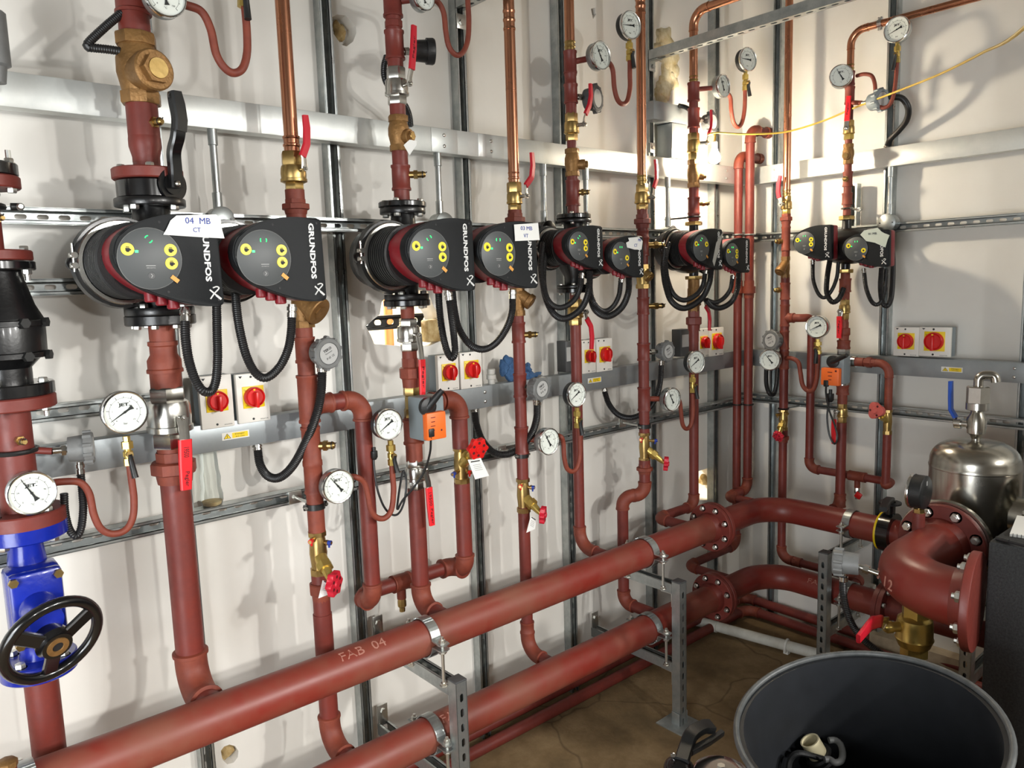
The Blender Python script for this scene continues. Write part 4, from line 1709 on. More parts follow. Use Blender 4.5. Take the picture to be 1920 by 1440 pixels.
t.part('hub', MB().lathe(W_ - WA * .02, WA, [(0, Rw * .3), (.03, Rw * .36), (.04, Rw * .3), (.046, Rw * .29)], 28), BLACKG, None, hw_)
t.part('hub_disc', MB().lathe(W_ + WA * .025, WA, [(0, Rw * .21), (.004, Rw * .21), (.004, Rw * .11), (.001, Rw * .1)], 28), BRONZE, 'bronze hub ring', hw_)
t.part('hub_socket', MB().lathe(W_ + WA * .0262, WA, [(0, Rw * .105), (.0008, Rw * .1)], 20), INK, None, hw_)
single('pipe_riser', 'red lower pipe of far-left riser below the blue valve', 'pipe', BW, c.V(1500), MB().cyl(c.V(1258), c.V(1560), c.r(67, 1300), n=28), RED)
p = BW.p(153, 838, .30)
sensor(BW, 'grey round pressure switch beside the far-left riser', BW.p(176, 838, .29), (.97, -.26, 0), BW.rv(p, 60), .055, BW.p(98, 846, .28), text=False)
gauge(BW, 'T', 'large white dial thermometer in front of far-left riser', 60, 925, 84, .36, 0.0, needle=118, back=c.V(925))
gauge(BW, 'P', 'pressure gauge left of the thick riser steel valve', 235, 773, 82, .33, 0.0, BLACKP, needle=212)
siphon(BW, 'rust coloured siphon tube right of the far-left thermometer', [(60, 922, .27), (88, 908, .28), (120, 903), (150, 905), (167, 925), (176, 965), (190, 992), (212, 1001), (236, 993), (249, 970), (251, 935), (246, 895), (243, 870)], .29,
       BW.r(BW.p(180, 980, .29), 15), cock=(237, 818, 242, 872), hand=(12, 24))
hose(BW, 'black conduit loop below far-left grey pressure switch', [(151, 885), (154, 920), (156, 955), (152, 990), (143, 1006), (130, 992), (122, 960), (120, 925)], .27, 17, .03, 0)
q = BW.p(-12, 105, .2)
single('pressure_switch', 'grey pressure switch cut off at the top left edge', 'sensor', BW, q, MB().lathe(q + UZ * .1, -UZ, [(0, .03), (.004, .034), (.12, .034), (.125, .025), (.16, .02)], 20), GREYP)
t = Thing('pipe_bracket', 'dark pipe clamp with rod end on the far-left riser', 'bracket', BW, c.V(390), 'pipe brackets')
t.part('ring', MB().torus(c.V(388), UZ, c.r(62, 388), .009, 28, 8), DKSTEEL)
p = c.X(20, 388, .03)
t.part('arm', MB().cyl(p, c.X(42, 388, .03), .009, n=12), DKSTEEL)
t.part('ring_bolt', MB().lathe(c.X(37, 388, .035), OUT, [(0, .008), (.012, .008), (.016, .005)], 12), ZINC)

# ---- thick riser through the first pump
c = K1
t = Thing('pipe_riser', 'red pipe above the large bronze valve, thick riser top', 'pipe', BW, c.V(66))
seg(t, c, 'pipe', -60, 66, 62)
seg(t, c, 'tee', -60, 28, 72, RED)
check_valve(c, 'large bronze check valve at top of the thick riser', 64, 197, 80, (293, 129), 84, dd=.085)
t = Thing('pipe_riser', 'red pipe and flange between bronze valve and butterfly valve', 'pipe', BW, c.V(340))
seg(t, c, 'pipe', 196, 258, 62)
seg(t, c, 'reducer', 257, 305, 63, RED, 53)
seg(t, c, 'pipe', 303, 320, 52)
seg(t, c, 'flange', 318, 339, 137)
flange_bolts(t, c, 318, 137, 4, 1, phase=-1.75, k=.72)
test_point(t, c, 228, (304, 227), 18, .06)
t = Thing('butterfly_valve', 'black butterfly valve with tall black lever, thick riser', 'valve', BW, c.V(376))
seg(t, c, 'flange', 340, 374, 124, BLACKG)
for k in range(4):
    a = -1.75 + pi / 2 * k
    q = c.V(340) + V((cos(a), sin(a), 0)) * c.r(137, 340) * .73
    t.part('stud', MB().cyl(q, q - UZ * (c.V(340) - c.V(374)).length, .007, n=10), ZINC)
Pv = c.X(325, 345, .08)
t.part('neck', MB().cyl(V((c.u, -c.d, Pv.z)), Pv, .026, n=20), BLACKG)
t.part('index_plate', MB().lathe(Pv - OUT * .012, (Pv - V((c.u, -c.d, Pv.z))), [(0, .042), (.006, .042)], 32), CASTB)
nd = (Pv - V((c.u, -c.d, Pv.z))).normalized()
G = [c.X(330, 352, .085), c.X(328, 318, .088), c.X(326, 285, .10), c.X(333, 255, .12), c.X(335, 225, .125), c.X(330, 195, .125), c.X(326, 172, .125)]
lv = t.part('lever', MB().tube(curve(G, 5), [1] * 28 + [.97, .9, .75], flat=(.018, .010, nd)), BLACKG)
t.part('grip_cover', MB().tube([G[3].lerp(G[4], .3) + nd * .006, G[4] + nd * .006, G[5] + nd * .006, G[6] + nd * .004], [.95, 1, 1, .8], flat=(.019, .009, nd)), BLACKP, None, lv)
t.part('pivot_bolt', MB().lathe(c.X(331, 345, .095), nd, [(0, .008), (.006, .008), (.008, .005)], 12), STEEL)
twin_pump(c, 'leftmost twin pump with 04 MB CT paper on it', [(213, 416, 402, 573), (438, 610, 408, 564)], .49, 1.0, 374, 590, 137,
          kw=(dict(ledrot=-.9), dict(ledrot=0.0)))
paper(BW, 'white paper reading 04 MB CT on the leftmost pump', [(331, 404), (405, 402), (414, 410), (415, 425), (421, 447), (380, 445), (306, 440), (312, 430), (320, 413)], .4955,
      [('04  MB', 371, 414, 50), ('CT', 369, 431, 15)])
t = Thing('pipe_riser', 'rusty red fittings below the leftmost pump', 'pipe', BW, c.V(730))
seg(t, c, 'flange', 590, 609, 136, CASTB)
flange_bolts(t, c, 609, 136, 8, -1, phase=-1.3, k=.76, sz=.010)
seg(t, c, 'pipe', 609, 645, 50, RUST)
seg(t, c, 'bell', 640, 698, 71, RUST)
seg(t, c, 'pipe', 694, 728, 61, RUST)
t = Thing('ball_valve', 'big steel ball valve with red hanging lever, thick riser', 'valve', BW, c.V(838))
seg(t, c, 'hex', 725, 752, 72, STEEL)
seg(t, c, 'body', 750, 812, 86, STEEL)
seg(t, c, 'hex', 810, 838, 74, STEEL)
lever(t, c, (343, 783), [(344, 800), (346, 818)], [(347, 824), (348, 870), (349, 918)], REDB, 27, .075, .004, text=[(.25, .2, '19500'), (.78, .3, 'Pegler')])
t = Thing('pipe_riser', 'thick red riser from steel valve down to upper header', 'pipe', BW, c.V(1260))
seg(t, c, 'pipe', 836, 862, 58, RUST)
seg(t, c, 'union', 846, 904, 90, RUST)
zc = HZ + .005
cor = V((c.u, -c.d, zc))
rr_ = c.r(57, 1000)
t.part('pipe', MB().cyl(c.V(900), cor + UZ * .08, rr_, n=28), RED)
t.part('pipe', MB().cyl(cor + OUT * .08, (c.u, -HD + .03, zc), rr_, n=28), RED)
elbow_part(t, 'elbow', c.V(900), cor, cor + OUT, rr_, RUST, .085, 1.12)
gauge(BW, 'T', 'white dial thermometer at top edge above bronze valve', 310, -8, 78, .35, 0.0, needle=100, back=BW.p(290, -12, .25))
siphon(BW, 'red siphon tube at top edge right of bronze valve', [(325, 4, .28), (350, 10), (378, 22), (395, 55), (405, 100), (420, 126), (438, 137), (455, 128), (463, 100), (463, 60), (459, 10), (457, -20)], .29,
       BW.r(BW.p(420, 120, .29), 16), cock=(456, -50, 456, 14), hand=(9, 22))
hose(BW, 'black conduit elbow left of the large bronze valve', [(262, -12), (235, 18), (200, 48), (168, 78), (164, 88), (176, 90), (205, 93), (238, 98)], .24, 19)
hose(BW, 'black conduit hanging under the first head of leftmost pump', [(347, 600, .42), (348, 635, .43), (354, 675, .44), (366, 712, .44), (381, 733, .44), (396, 733, .43), (405, 712, .42), (408, 670, .40), (407, 620, .38), (406, 560, .36)], .42, 19, .035, 0)
hose(BW, 'black conduit hanging under the second head of leftmost pump', [(547, 592, .43), (546, 620, .43), (540, 655, .43), (524, 688, .43), (500, 708, .42), (480, 700, .41), (463, 670, .40), (452, 630, .38), (445, 590, .36), (441, 545, .34)], .42, 18, .035, 0)

# ---- copper riser 2
c = K2
single('copper_pipe', 'thick copper pipe above the leftmost brass ball valve', 'pipe', BW, c.V(262), MB().cyl(c.V(-40), c.V(262), c.r(28, 130), n=28), COPPER)
t = Thing('ball_valve', 'leftmost brass ball valve with red lever on copper riser', 'valve', BW, c.V(358))
seg(t, c, 'press', 256, 290, 33, COPPER)
seg(t, c, 'hex', 285, 312, 46, BRASS)
seg(t, c, 'body', 310, 344, 49, BRASS)
seg(t, c, 'hex', 343, 358, 38, BRASS)
lever(t, c, (571, 316), [(570, 300)], [(567, 293), (575, 270), (575, 240), (572, 216)], REDL, 15, .05)
t = Thing('pipe_riser', 'rusty union under the leftmost brass ball valve', 'pipe', BW, c.V(560))
seg(t, c, 'pipe', 356, 378, 37, RUST)
seg(t, c, 'union', 374, 402, 55, RUST)
seg(t, c, 'pipe', 398, 565, 38, RUST)
strainer(c, 'bronze strainer below second head of leftmost pump', 545, 614, 46, (600, 586), 56, dd=.055)
c.w = 33
t = Thing('pipe_riser', 'rusty riser with tee left of the bright wall hole', 'pipe', BW, c.V(1360))
seg(t, c, 'pipe', 612, 1000, 33, RUST)
seg(t, c, 'coupling', 632, 680, 40, RUST)
seg(t, c, 'tee', 703, 792, 42, RUST)
seg(t, c, 'coupling', 800, 868, 38, RUST)
seg(t, c, 'coupling', 868, 924, 38, RUST)
test_point(t, c, 835, (628, 835), 17, .05)
# branch to the bypass
brz = BW.p(640, 752, .23).z
bu = BW.p(690, 950, .23).x
rb = BW.r(BW.p(690, 950, .23), 31)
t2 = Thing('bypass_pipe', 'red bypass pipe looping from riser tee below the bright hole', 'pipe', BW, (bu, -.23, brz - .7))
ld = .165
bz = BW.p(690, 1128, .23).z
b2u = BW.p(868, 950, .205).x
b2d = .205
lz = bz + .005
bz2 = BW.z(b2u, b2d, 1075)
lz = (bz + bz2) / 2
pipe_run(t2, [(c.u + .02, -c.d, brz), (bu, -.23, brz), (bu, -.23, lz), (bu, -ld - .01, lz)], rb, RED, RUST, .055, True, 1.15)
linkA, linkB = V((bu, -ld + .03, lz)), V((b2u, -ld + .03, lz))
t2.part('pipe', cut(linkA, linkB, rb * .96, .05, .045), RED)
elbow_part(t2, 'elbow', linkA + OUT, linkA, linkB, rb, RUST, .05, 1.15)
tq = BW.p(752, 1098, ld - .03)
t2.part('tee', collar_sleeve(MB(), (tq.x - .035, -ld + .03, lz), (tq.x + .035, -ld + .03, lz), rb * .96, 1.16), RUST)
t2.part('drain_branch', MB().cyl((tq.x, -ld + .03, lz), (tq.x, -ld + .03, lz - .06), rb * .62, n=14), RUST)
dc = MB().lathe((tq.x, -ld + .03, lz - .058), -UZ, [(0, rb * .5), (.012, rb * .6), (.03, rb * .6), (.035, rb * .4), (.05, rb * .4)], 8)
t2.part('drain_cock', dc, BRASS, 'small brass drain cock')
t2.part('coupling', collar_sleeve(MB(), (c.u + .03, -c.d, brz), (c.u + .075, -c.d, brz), rb, 1.15), RUST)
# lower end
seg(t, c, 'union', 1076, 1128, 44, RUST)
seg(t, c, 'pipe', 1074, 1150, 33)
cor = V((c.u, -c.d, LZ))
t.part('pipe', MB().cyl(c.V(1150), cor + UZ * .07, c.r(36, 1200), n=24), RED)
t.part('pipe', MB().cyl(cor + OUT * .07, (c.u, -LD + .03, LZ), c.r(36, 1200), n=24), RED)
elbow_part(t, 'elbow', c.V(1150), cor, cor + OUT, c.r(36, 1200), RUST, .075, 1.14)
drv(c, 'brass balancing valve with red handwheel below the left thermometer', 996, 1076, 36, (604, 1062), (624, 1094), 25, [(1018, (581, 1017), REDK), (1018, (622, 1018), BLUEC)],
    tagpts=[(605, 1088), (623, 1094), (619, 1114), (597, 1122)], wd=.10, hubd=.05, face=(.55, -.8, -.05))
gauge(BW, 'T', 'dial thermometer on riser left of the bright wall hole', 635, 912, 66, .31, .0, needle=128, back=c.V(908))
p = BW.p(612, 660, .31)
sensor(BW, 'grey round pressure switch on riser left of bright hole', BW.p(617, 663, .315), (.12, -.99, -.05), BW.rv(p, 60), .05, V((c.u, -c.d, p.z)))
hose(BW, 'black conduit from the grey switch down to lower tray', [(604, 695, .28), (602, 735, .28), (594, 775, .27), (575, 825, .24), (550, 872, .2), (525, 895, .16), (503, 893, .12), (488, 872, .09), (483, 842, .075)], .2, 18, .03, .02)
bracket(c, 'pipe clamp with rod below the left dial thermometer', 528, 937, 950)
gauge(BW, 'P', 'pressure gauge with brass cock left of the orange actuator', 729, 796, 60, .33, .0, BLACKP, needle=212)
siphon(BW, 'siphon tube hanging in front of the red bypass pipe', [(640, 896, .25), (664, 894), (682, 904), (690, 930), (695, 955), (706, 970), (722, 971), (734, 955), (738, 920), (736, 890), (735, 868)], .29,
       BW.r(BW.p(700, 960, .29), 11), cock=(732, 826, 735, 872), hand=(10, 14))

# ---- second pump riser
c = K3
t = Thing('pipe_riser', 'red fittings above the steel valve, second pump riser', 'pipe', BW, c.V(128))
seg(t, c, 'pipe', -40, 128, 30)
seg(t, c, 'tee', -40, 32, 38, RED)
seg(t, c, 'union', 28, 64, 34, RED)
seg(t, c, 'tee', 58, 112, 38, RED)
t.part('branch', MB().cyl(c.V(3), c.X(790, -4, .05), c.r(14, 5), n=14), RED)
t = Thing('ball_valve', 'steel ball valve with upright red lever, second pump riser', 'valve', BW, c.V(196))
seg(t, c, 'hex', 127, 150, 37, STEEL)
seg(t, c, 'body', 149, 182, 44, STEEL)
seg(t, c, 'hex', 180, 197, 37, STEEL)
lever(t, c, (768, 157), [(768, 145)], [(772, 130), (775, 90), (776, 48)], REDL, 14, .06, text=[(.5, .5, 'Pegler')])
t = Thing('pipe_riser', 'red pipe between steel valve and bronze check valve', 'pipe', BW, c.V(218))
seg(t, c, 'pipe', 195, 220, 30)
check_valve(c, 'bronze check valve with hanging paper tag, second pump riser', 217, 284, 38, (771, 255), 28, dd=.045)
pts = [(757, 272), (768, 262), (781, 264), (781, 272), (768, 291)]
paper(BW, 'small folded paper tag hanging on bronze check valve', pts, .32, [])
t = Thing('pipe_riser', 'red pipe with brass test point above the second pump', 'pipe', BW, c.V(378))
seg(t, c, 'pipe', 282, 380, 30)
seg(t, c, 'tee', 310, 357, 37, RED)
test_point(t, c, 329, (798, 327), 14, .05)
twin_pump(c, 'second twin pump from left above the bright wall hole', [(762, 891, 410, 545), (897, 1009, 416, 540)], .49, .92, 391, 562, 86,
          kw=(dict(ledrot=.6), dict(ledrot=0.0)))
t = Thing('flange_pair', 'black bolted flange on top of the second pump', 'flange', BW, c.V(390))
seg(t, c, 'flange', 379, 390, 90, BLACKG)
flange_bolts(t, c, 379, 90, 4, 1, phase=-.9, k=.78, sz=.009)
paper(BW, 'white paper reading 03 MB VT on the second pump', [(964, 421), (1009, 418), (1012, 450), (966, 452)], .4955, [('03 MB', 987, 428, 29), ('VT', 986, 442, 11)])
t = Thing('pipe_riser', 'black flange and red stub in front of bright hole', 'pipe', BW, c.V(600))
seg(t, c, 'flange', 562, 574, 88, BLACKG)
flange_bolts(t, c, 574, 88, 6, -1, phase=-1.3, k=.78, sz=.009)
seg(t, c, 'pipe', 574, 600, 26, RUST)
t = Thing('ball_valve', 'steel ball valve in front of the bright wall hole', 'valve', BW, c.V(658))
seg(t, c, 'hex', 597, 612, 35, STEEL)
seg(t, c, 'body', 610, 642, 44, STEEL)
seg(t, c, 'hex', 640, 658, 34, STEEL)
lever(t, c, (785, 628), [(788, 648), (790, 665)], [(791, 674), (792, 705), (792, 740)], REDB, 14, .06, text=[(.5, .6, 'Pegler')])
t = Thing('pipe_riser', 'rusty union between steel valve and orange actuator', 'pipe', BW, c.V(725))
seg(t, c, 'pipe', 656, 700, 28, RUST)
seg(t, c, 'union', 672, 726, 42, RUST)
t = Thing('control_valve', 'brass valve with orange actuator and black handle', 'valve', BW, c.V(780))
seg(t, c, 'hex', 724, 742, 32, BRASS)
seg(t, c, 'pipe', 740, 768, 26, BRASS)
seg(t, c, 'hex', 766, 784, 32, BRASS)
A = BW.p(779, 745, .30)
B_ = BW.p(824, 818, .30)
act = t.part('actuator_case', MB().bx((A.x, -.25, A.z), (B_.x, -.335, B_.z), .006), GREYC)
A = BW.p(796, 775, .35)
B_ = BW.p(834, 820, .35)
ao = t.part('orange_cover', MB().bx((A.x, -.335, A.z), (B_.x, -.362, B_.z), .005), ORANGE, None, act)
pr = MB()
for k in range(4):
    q = BW.p(812, 783 + 8 * k, .3625)
    pr.box(q, (.018 - .003 * (k % 2), .0004, .0025))
q = BW.p(828, 806, .3625)
pr.box(q, (.006, .0004, .006))
t.part('cover_print', pr, INKR, None, ao)
q0, q1 = BW.p(803, 763, .345), BW.p(829, 731, .37)
t.part('handle_hub', MB().lathe(q0 + V((0, .012, 0)), OUT, [(0, .03), (.016, .03), (.02, .02)], 20), BLACKP, None, act)
t.part('handle', MB().tube([q0 + (q0 - q1) * .3, q0, q1], [.012, .014, .010], 10), BLACKP, 'black lever handle', act)
q = BW.p(810, 812, .365)
t.part('cable_plug', MB().bx(q + V((-.011, .0, -.014)), q + V((.011, .012, .014)), .003), BLACKP, None, act)
t = Thing('cable', 'thin black cable looping below the orange actuator', 'cable', BW, BW.p(806, 830, .3))
cp = [BW.p(x, y, d_) for x, y, d_ in ((808, 820, .36), (806, 850, .34), (795, 885, .31), (775, 915, .29), (755, 938, .28), (745, 955, .27), (748, 925, .27), (754, 890, .27), (758, 885, .27), (762, 905, .27), (758, 940, .27), (748, 962, .27), (735, 965, .27), (720, 950, .27), (707, 915, .27), (701, 870, .26), (702, 845, .26))]
t.part('cord', MB().tube(curve(cp, 7), .0036, 8), BLACKP)
q = BW.p(702, 856, .26)
t.part('gland', MB().lathe(q + UZ * .03, -UZ, [(0, .006), (.012, .006), (.012, .011), (.032, .011), (.04, .006)], 10), BLACKP)
t = Thing('pipe_riser', 'red pipe and tee under the orange actuator', 'pipe', BW, c.V(862))
seg(t, c, 'pipe', 782, 864, 32, RUST)
seg(t, c, 'tee', 786, 832, 39, RUST)
t = Thing('ball_valve', 'steel ball valve with red lever hanging below orange actuator', 'valve', BW, c.V(918))
seg(t, c, 'hex', 860, 876, 34, STEEL)
seg(t, c, 'body', 875, 902, 38, STEEL)
seg(t, c, 'hex', 900, 918, 30, STEEL)
lever(t, c, (798, 880), [(799, 890), (803, 905)], [(804, 914), (807, 950), (810, 985)], REDB, 14, .07, text=[(.3, .35, '19500'), (.75, .4, 'Pegler')])
t = Thing('pipe_riser', 'red riser below orange actuator down to the upper header', 'pipe', BW, c.V(1140))
cor = V((c.u, -c.d, HZ + .01))
rr_ = c.r(32, 1000)
t.part('pipe', MB().cyl(c.V(916), cor + UZ * .058, rr_, n=24), RED)
t.part('pipe', MB().cyl(cor + OUT * .058, (c.u, -HD + .03, HZ + .01), rr_, n=24), RED)
elbow_part(t, 'elbow', c.V(916), cor, cor + OUT, rr_, RUST, .062, 1.14)
# right-hand leg of the bypass
t3 = Thing('bypass_pipe', 'red bypass pipe right of the orange actuator', 'pipe', BW, (b2u, -b2d, lz))
z0 = BW.p(850, 748, b2d).z
b0 = BW.p(812, 750, b2d).x
zv0, zv1 = BW.z(b2u, b2d, 840), BW.z(b2u, b2d, 905)
rb2 = BW.r(BW.p(868, 950, b2d), 30)
t3.part('pipe', cut((b0, -b2d, z0), (b2u, -b2d, z0), rb2, 0, .05), RUST)
t3.part('coupling', collar_sleeve(MB(), (b0 - .01, -b2d, z0), (b0 + .03, -b2d, z0), rb2, 1.15), RUST)
t3.part('pipe', cut((b2u, -b2d, z0), (b2u, -b2d, zv0), rb2, .05, 0), RED)
elbow_part(t3, 'elbow', (b0, -b2d, z0), (b2u, -b2d, z0), (b2u, -b2d, zv0), rb2, RUST, .055, 1.15)
t3.part('pipe', cut((b2u, -b2d, zv1), (b2u, -b2d, lz), rb2, 0, .042), RED)
e = V((b2u, -b2d, lz))
elbow_part(t3, 'elbow', e + UZ, e, e - OUT, rb2, RUST, .045, 1.15)
elbow_part(t3, 'elbow', linkB + OUT, linkB, linkA, rb2, RUST, .045, 1.15)
cb = Col(BW, 868, 950, b2d, '')
drv(cb, 'brass balancing valve with bright red wheel facing the room', 838, 906, 30, (880, 855), (894, 840), 22, [(890, (848, 890), BLUEC), (890, (884, 886), REDK)],
    tagpts=[(877, 862), (901, 858), (917, 892), (891, 899)], wd=.12, hubd=.06, face=(-.1, -.97, -.2), wm=REDK)
hose(BW, 'black conduit under the first head of second pump', [(842, 560, .43), (846, 590, .43), (851, 630, .42), (853, 660, .42), (847, 671, .41), (837, 655, .4), (829, 620, .38), (824, 580, .37), (822, 540, .36)], .4, 14, .03, 0)
hose(BW, 'black conduit under the second head of second pump', [(961, 558, .43), (960, 585, .43), (950, 615, .43), (930, 643, .42), (905, 655, .41), (880, 645, .4), (860, 615, .38), (852, 580, .37), (848, 545, .36)], .4, 14, .03, 0)
p = BW.p(795, 95, .23)
t = sensor(BW, 'pressure switch wrapped in black tape by the upright lever', BW.p(814, 97, .24), (.9, -.42, 0), BW.rv(p, 48), .07, c.V(98), m=BLACKP, text=False, lug=False)
gauge(BW, 'T', 'dial thermometer at top edge above the second pump', 796, -4, 46, .31, .0, needle=110, back=BW.p(775, -4, .25))
siphon(BW, 'red siphon tube at top edge above the second pump', [(776, -4, .235), (806, -2, .26), (822, 5), (832, 25), (836, 60), (842, 88), (855, 103), (868, 98), (877, 75), (879, 40), (877, 0), (876, -30)], .26, BW.r(BW.p(850, 95, .26), 10))
hose(BW, 'thin black conduit behind the second pump riser valves', [(725, 105, .16), (720, 125, .16), (722, 150, .16), (738, 175, .15), (758, 195, .14), (767, 215, .12), (770, 236, .1)], .15, 12)

# ---- copper riser 4
c = K4
t = Thing('copper_pipe', 'copper pipe with a pressed coupling above 03 MB VT', 'pipe', BW, c.V(330))
t.part('pipe', MB().cyl(c.V(-40), c.V(330), c.r(21, 150), n=24), COPPER)
seg(t, c, 'press', 19, 57, 23, COPPER)
t = Thing('ball_valve', 'brass ball valve with red lever above 03 MB VT', 'valve', BW, c.V(396))
seg(t, c, 'press', 323, 346, 22, COPPER)
seg(t, c, 'hex', 342, 362, 28, BRASS)
seg(t, c, 'body', 360, 384, 29, BRASS)
seg(t, c, 'hex', 383, 396, 25, BRASS)
lever(t, c, (987, 367), [(986, 356)], [(986, 348), (997, 332), (999, 310), (997, 286)], REDL, 12, .05)
t = Thing('pipe_riser', 'rusty union behind the 03 MB VT paper', 'pipe', BW, c.V(540))
seg(t, c, 'pipe', 394, 408, 26, RUST)
seg(t, c, 'union', 400, 424, 38, RUST)
seg(t, c, 'pipe', 420, 545, 26, RUST)
strainer(c, 'bronze strainer below second head of second pump', 535, 592, 28, (997, 568), 30, dd=.045)
t = Thing('pipe_riser', 'red riser with long brass test point, right of second pump', 'pipe', BW, c.V(1220))
seg(t, c, 'pipe', 590, 900, 22, RED)
seg(t, c, 'tee', 604, 643, 27, RED)
test_point(t, c, 623, (1008, 627), 12, .05)
seg(t, c, 'coupling', 700, 745, 26, RED)
seg(t, c, 'tee', 800, 850, 27, RED)
cor = V((c.u, -c.d, LZ))
t.part('pipe', MB().cyl(c.V(950), cor + UZ * .058, c.r(22, 1000), n=24), RED)
t.part('pipe', MB().cyl(cor + OUT * .058, (c.u, -LD + .03, LZ), c.r(22, 1000), n=24), RED)
elbow_part(t, 'elbow', c.V(950), cor, cor + OUT, c.r(23, 1000), RUST, .065, 1.16)
t.part('coupling', collar_sleeve(MB(), cor + UZ * .125, cor + UZ * .08, c.r(22, 1000), 1.16), RUST)
drv(c, 'brass balancing valve with dark red wheel, middle of the wall', 897, 960, 26, (1000, 945), (1016, 965), 17, [(915, (975, 913), REDK), (915, (1003, 914), BLUEC)],
    tagpts=[(995, 968), (1006, 975), (1003, 992), (987, 999)], wd=.09, hubd=.045, face=(.6, -.78, -.1))
gauge(BW, 'T', 'dial thermometer on red riser right of the paper tag', 1030, 828, 52, .30, .0, needle=120, back=c.V(822))
gauge(BW, 'P', 'pressure gauge in front of riser under the third pump', 1082, 740, 48, .31, .0, BLACKP, needle=212)
siphon(BW, 'siphon tube joining the two middle gauges', [(988, 820, .218), (1010, 819, .222), (1035, 818, .23), (1050, 818), (1056, 830), (1058, 858), (1063, 878), (1073, 884), (1082, 876), (1087, 855), (1087, 825), (1085, 800)], .28,
       BW.r(BW.p(1070, 880, .28), 9), cock=(1082, 764, 1083, 802), hand=(9, 14))
p = BW.p(1013, 728, .29)
sensor(BW, 'grey round pressure switch beside the blue glove', BW.p(1017, 729, .295), (.08, -.99, -.05), BW.rv(p, 46), .048, V((c.u, -c.d, p.z)))
hose(BW, 'black conduit curving under grey switch by the blue glove', [(1007, 756, .27), (1006, 785, .26), (996, 815, .24), (975, 840, .2), (950, 852, .17), (925, 848, .14), (904, 825, .11), (893, 795, .09), (890, 772, .075)], .2, 14, .025, .015)
bracket(c, 'pipe clamp with rod above the middle balancing valve', 947, 843, 854)

# ---- third pump riser
c = K5
single('copper_pipe', 'copper pipe above the third pump at top edge', 'pipe', BW, c.V(84), MB().cyl(c.V(-60), c.V(84), c.r(19, 40), n=24), COPPER)
t = Thing('pipe_riser', 'dark red tees above the third pump brass valve', 'pipe', BW, c.V(214))
seg(t, c, 'press', 78, 98, 21, BRASS)
seg(t, c, 'tee', 96, 138, 26, RED)
t.part('branch', MB().cyl(c.V(117), c.X(1118, 107, .05), c.r(11, 115), n=14), RED)
seg(t, c, 'coupling', 138, 160, 24, RED)
seg(t, c, 'tee', 158, 194, 27, RED)
seg(t, c, 'pipe', 96, 214, 21)
t = Thing('ball_valve', 'brass ball valve with red lever above the third pump', 'valve', BW, c.V(264))
seg(t, c, 'hex', 212, 230, 24, BRASS)
seg(t, c, 'body', 228, 252, 28, BRASS)
seg(t, c, 'hex', 250, 264, 23, BRASS)
lever(t, c, (1095, 233), [(1096, 222)], [(1098, 214), (1105, 198), (1108, 180), (1107, 157)], REDL, 11, .05)
seg(t, c, 'pipe', 262, 282, 18, RED)
check_valve(c, 'bronze check valve above the third pump', 279, 331, 27, (1099, 308), 19, dd=.04)
t = Thing('pipe_riser', 'dark red pipe with test point above the third pump', 'pipe', BW, c.V(404))
seg(t, c, 'pipe', 329, 406, 22)
seg(t, c, 'tee', 338, 386, 28, RED)
test_point(t, c, 362, (1105, 360), 11, .05)
t = Thing('flange_pair', 'black bolted flange on top of the third pump', 'flange', BW, c.V(411))
seg(t, c, 'flange', 402, 411, 66, BLACKG)
flange_bolts(t, c, 402, 66, 4, 1, phase=-.9, k=.78, sz=.008)
twin_pump(c, 'third twin pump from left on the back wall', [(1062, 1132, 423, 504), (1142, 1208, 442, 520)], .40, .66, 412, 540, 68,
          kw=(dict(ledrot=.8), dict(ledrot=0.0, stickers=(0, 2))))
paper(BW, 'crumpled paper tag reading MB CT on third pump', [(1178, 446), (1198, 444), (1205, 452), (1203, 468), (1190, 468), (1176, 464), (1174, 455), (1180, 452)], .4055, [('MB', 1199, 450, 8), ('CT', 1192, 460, 9)])
t = Thing('pipe_riser', 'black flange and dark red stub under the third pump', 'pipe', BW, c.V(562))
seg(t, c, 'flange', 540, 549, 68, BLACKG)
flange_bolts(t, c, 549, 68, 4, -1, phase=-.9, k=.78, sz=.008)
seg(t, c, 'pipe', 549, 566, 20)
t = Thing('ball_valve', 'brass ball valve with hanging red lever under third pump', 'valve', BW, c.V(610))
seg(t, c, 'hex', 561, 576, 26, BRASS)
seg(t, c, 'body', 575, 597, 30, BRASS)
seg(t, c, 'hex', 595, 610, 24, BRASS)
lever(t, c, (1099, 585), [(1099, 592)], [(1100, 597), (1108, 612), (1110, 632), (1109, 655)], REDL, 11, .05)
t = Thing('pipe_riser', 'long red riser under the third pump to upper header', 'pipe', BW, c.V(1020))
cor = V((c.u, -c.d, HZ + .012))
rr_ = c.r(20, 850)
t.part('pipe', MB().cyl(c.V(608), cor + UZ * .058, rr_, n=24), RED)
t.part('pipe', MB().cyl(cor + OUT * .058, (c.u, -HD + .03, HZ + .012), rr_, n=24), RED)
elbow_part(t, 'elbow', c.V(700), cor, cor + OUT, rr_, RUST, .07, 1.18)
gauge(BW, 'T', 'dial thermometer on branch above the third pump', 1127, 104, 53, .29, .0, needle=120, back=c.X(1118, 107, .05))
gauge(BW, 'P', 'black cased gauge above third pump near top edge', 1183, 47, 52, .29, -.1, BLACKP, needle=185)
siphon(BW, 'siphon tube between the two gauges above third pump', [(1130, 112, .24), (1142, 118), (1149, 132), (1152, 165), (1158, 187), (1167, 195), (1176, 189), (1181, 165), (1181, 140), (1181, 112)], .25,
       BW.r(BW.p(1160, 190, .25), 9), cock=(1180, 74, 1180, 114), hand=(9, 14))
p = BW.p(1113, 183, .22)
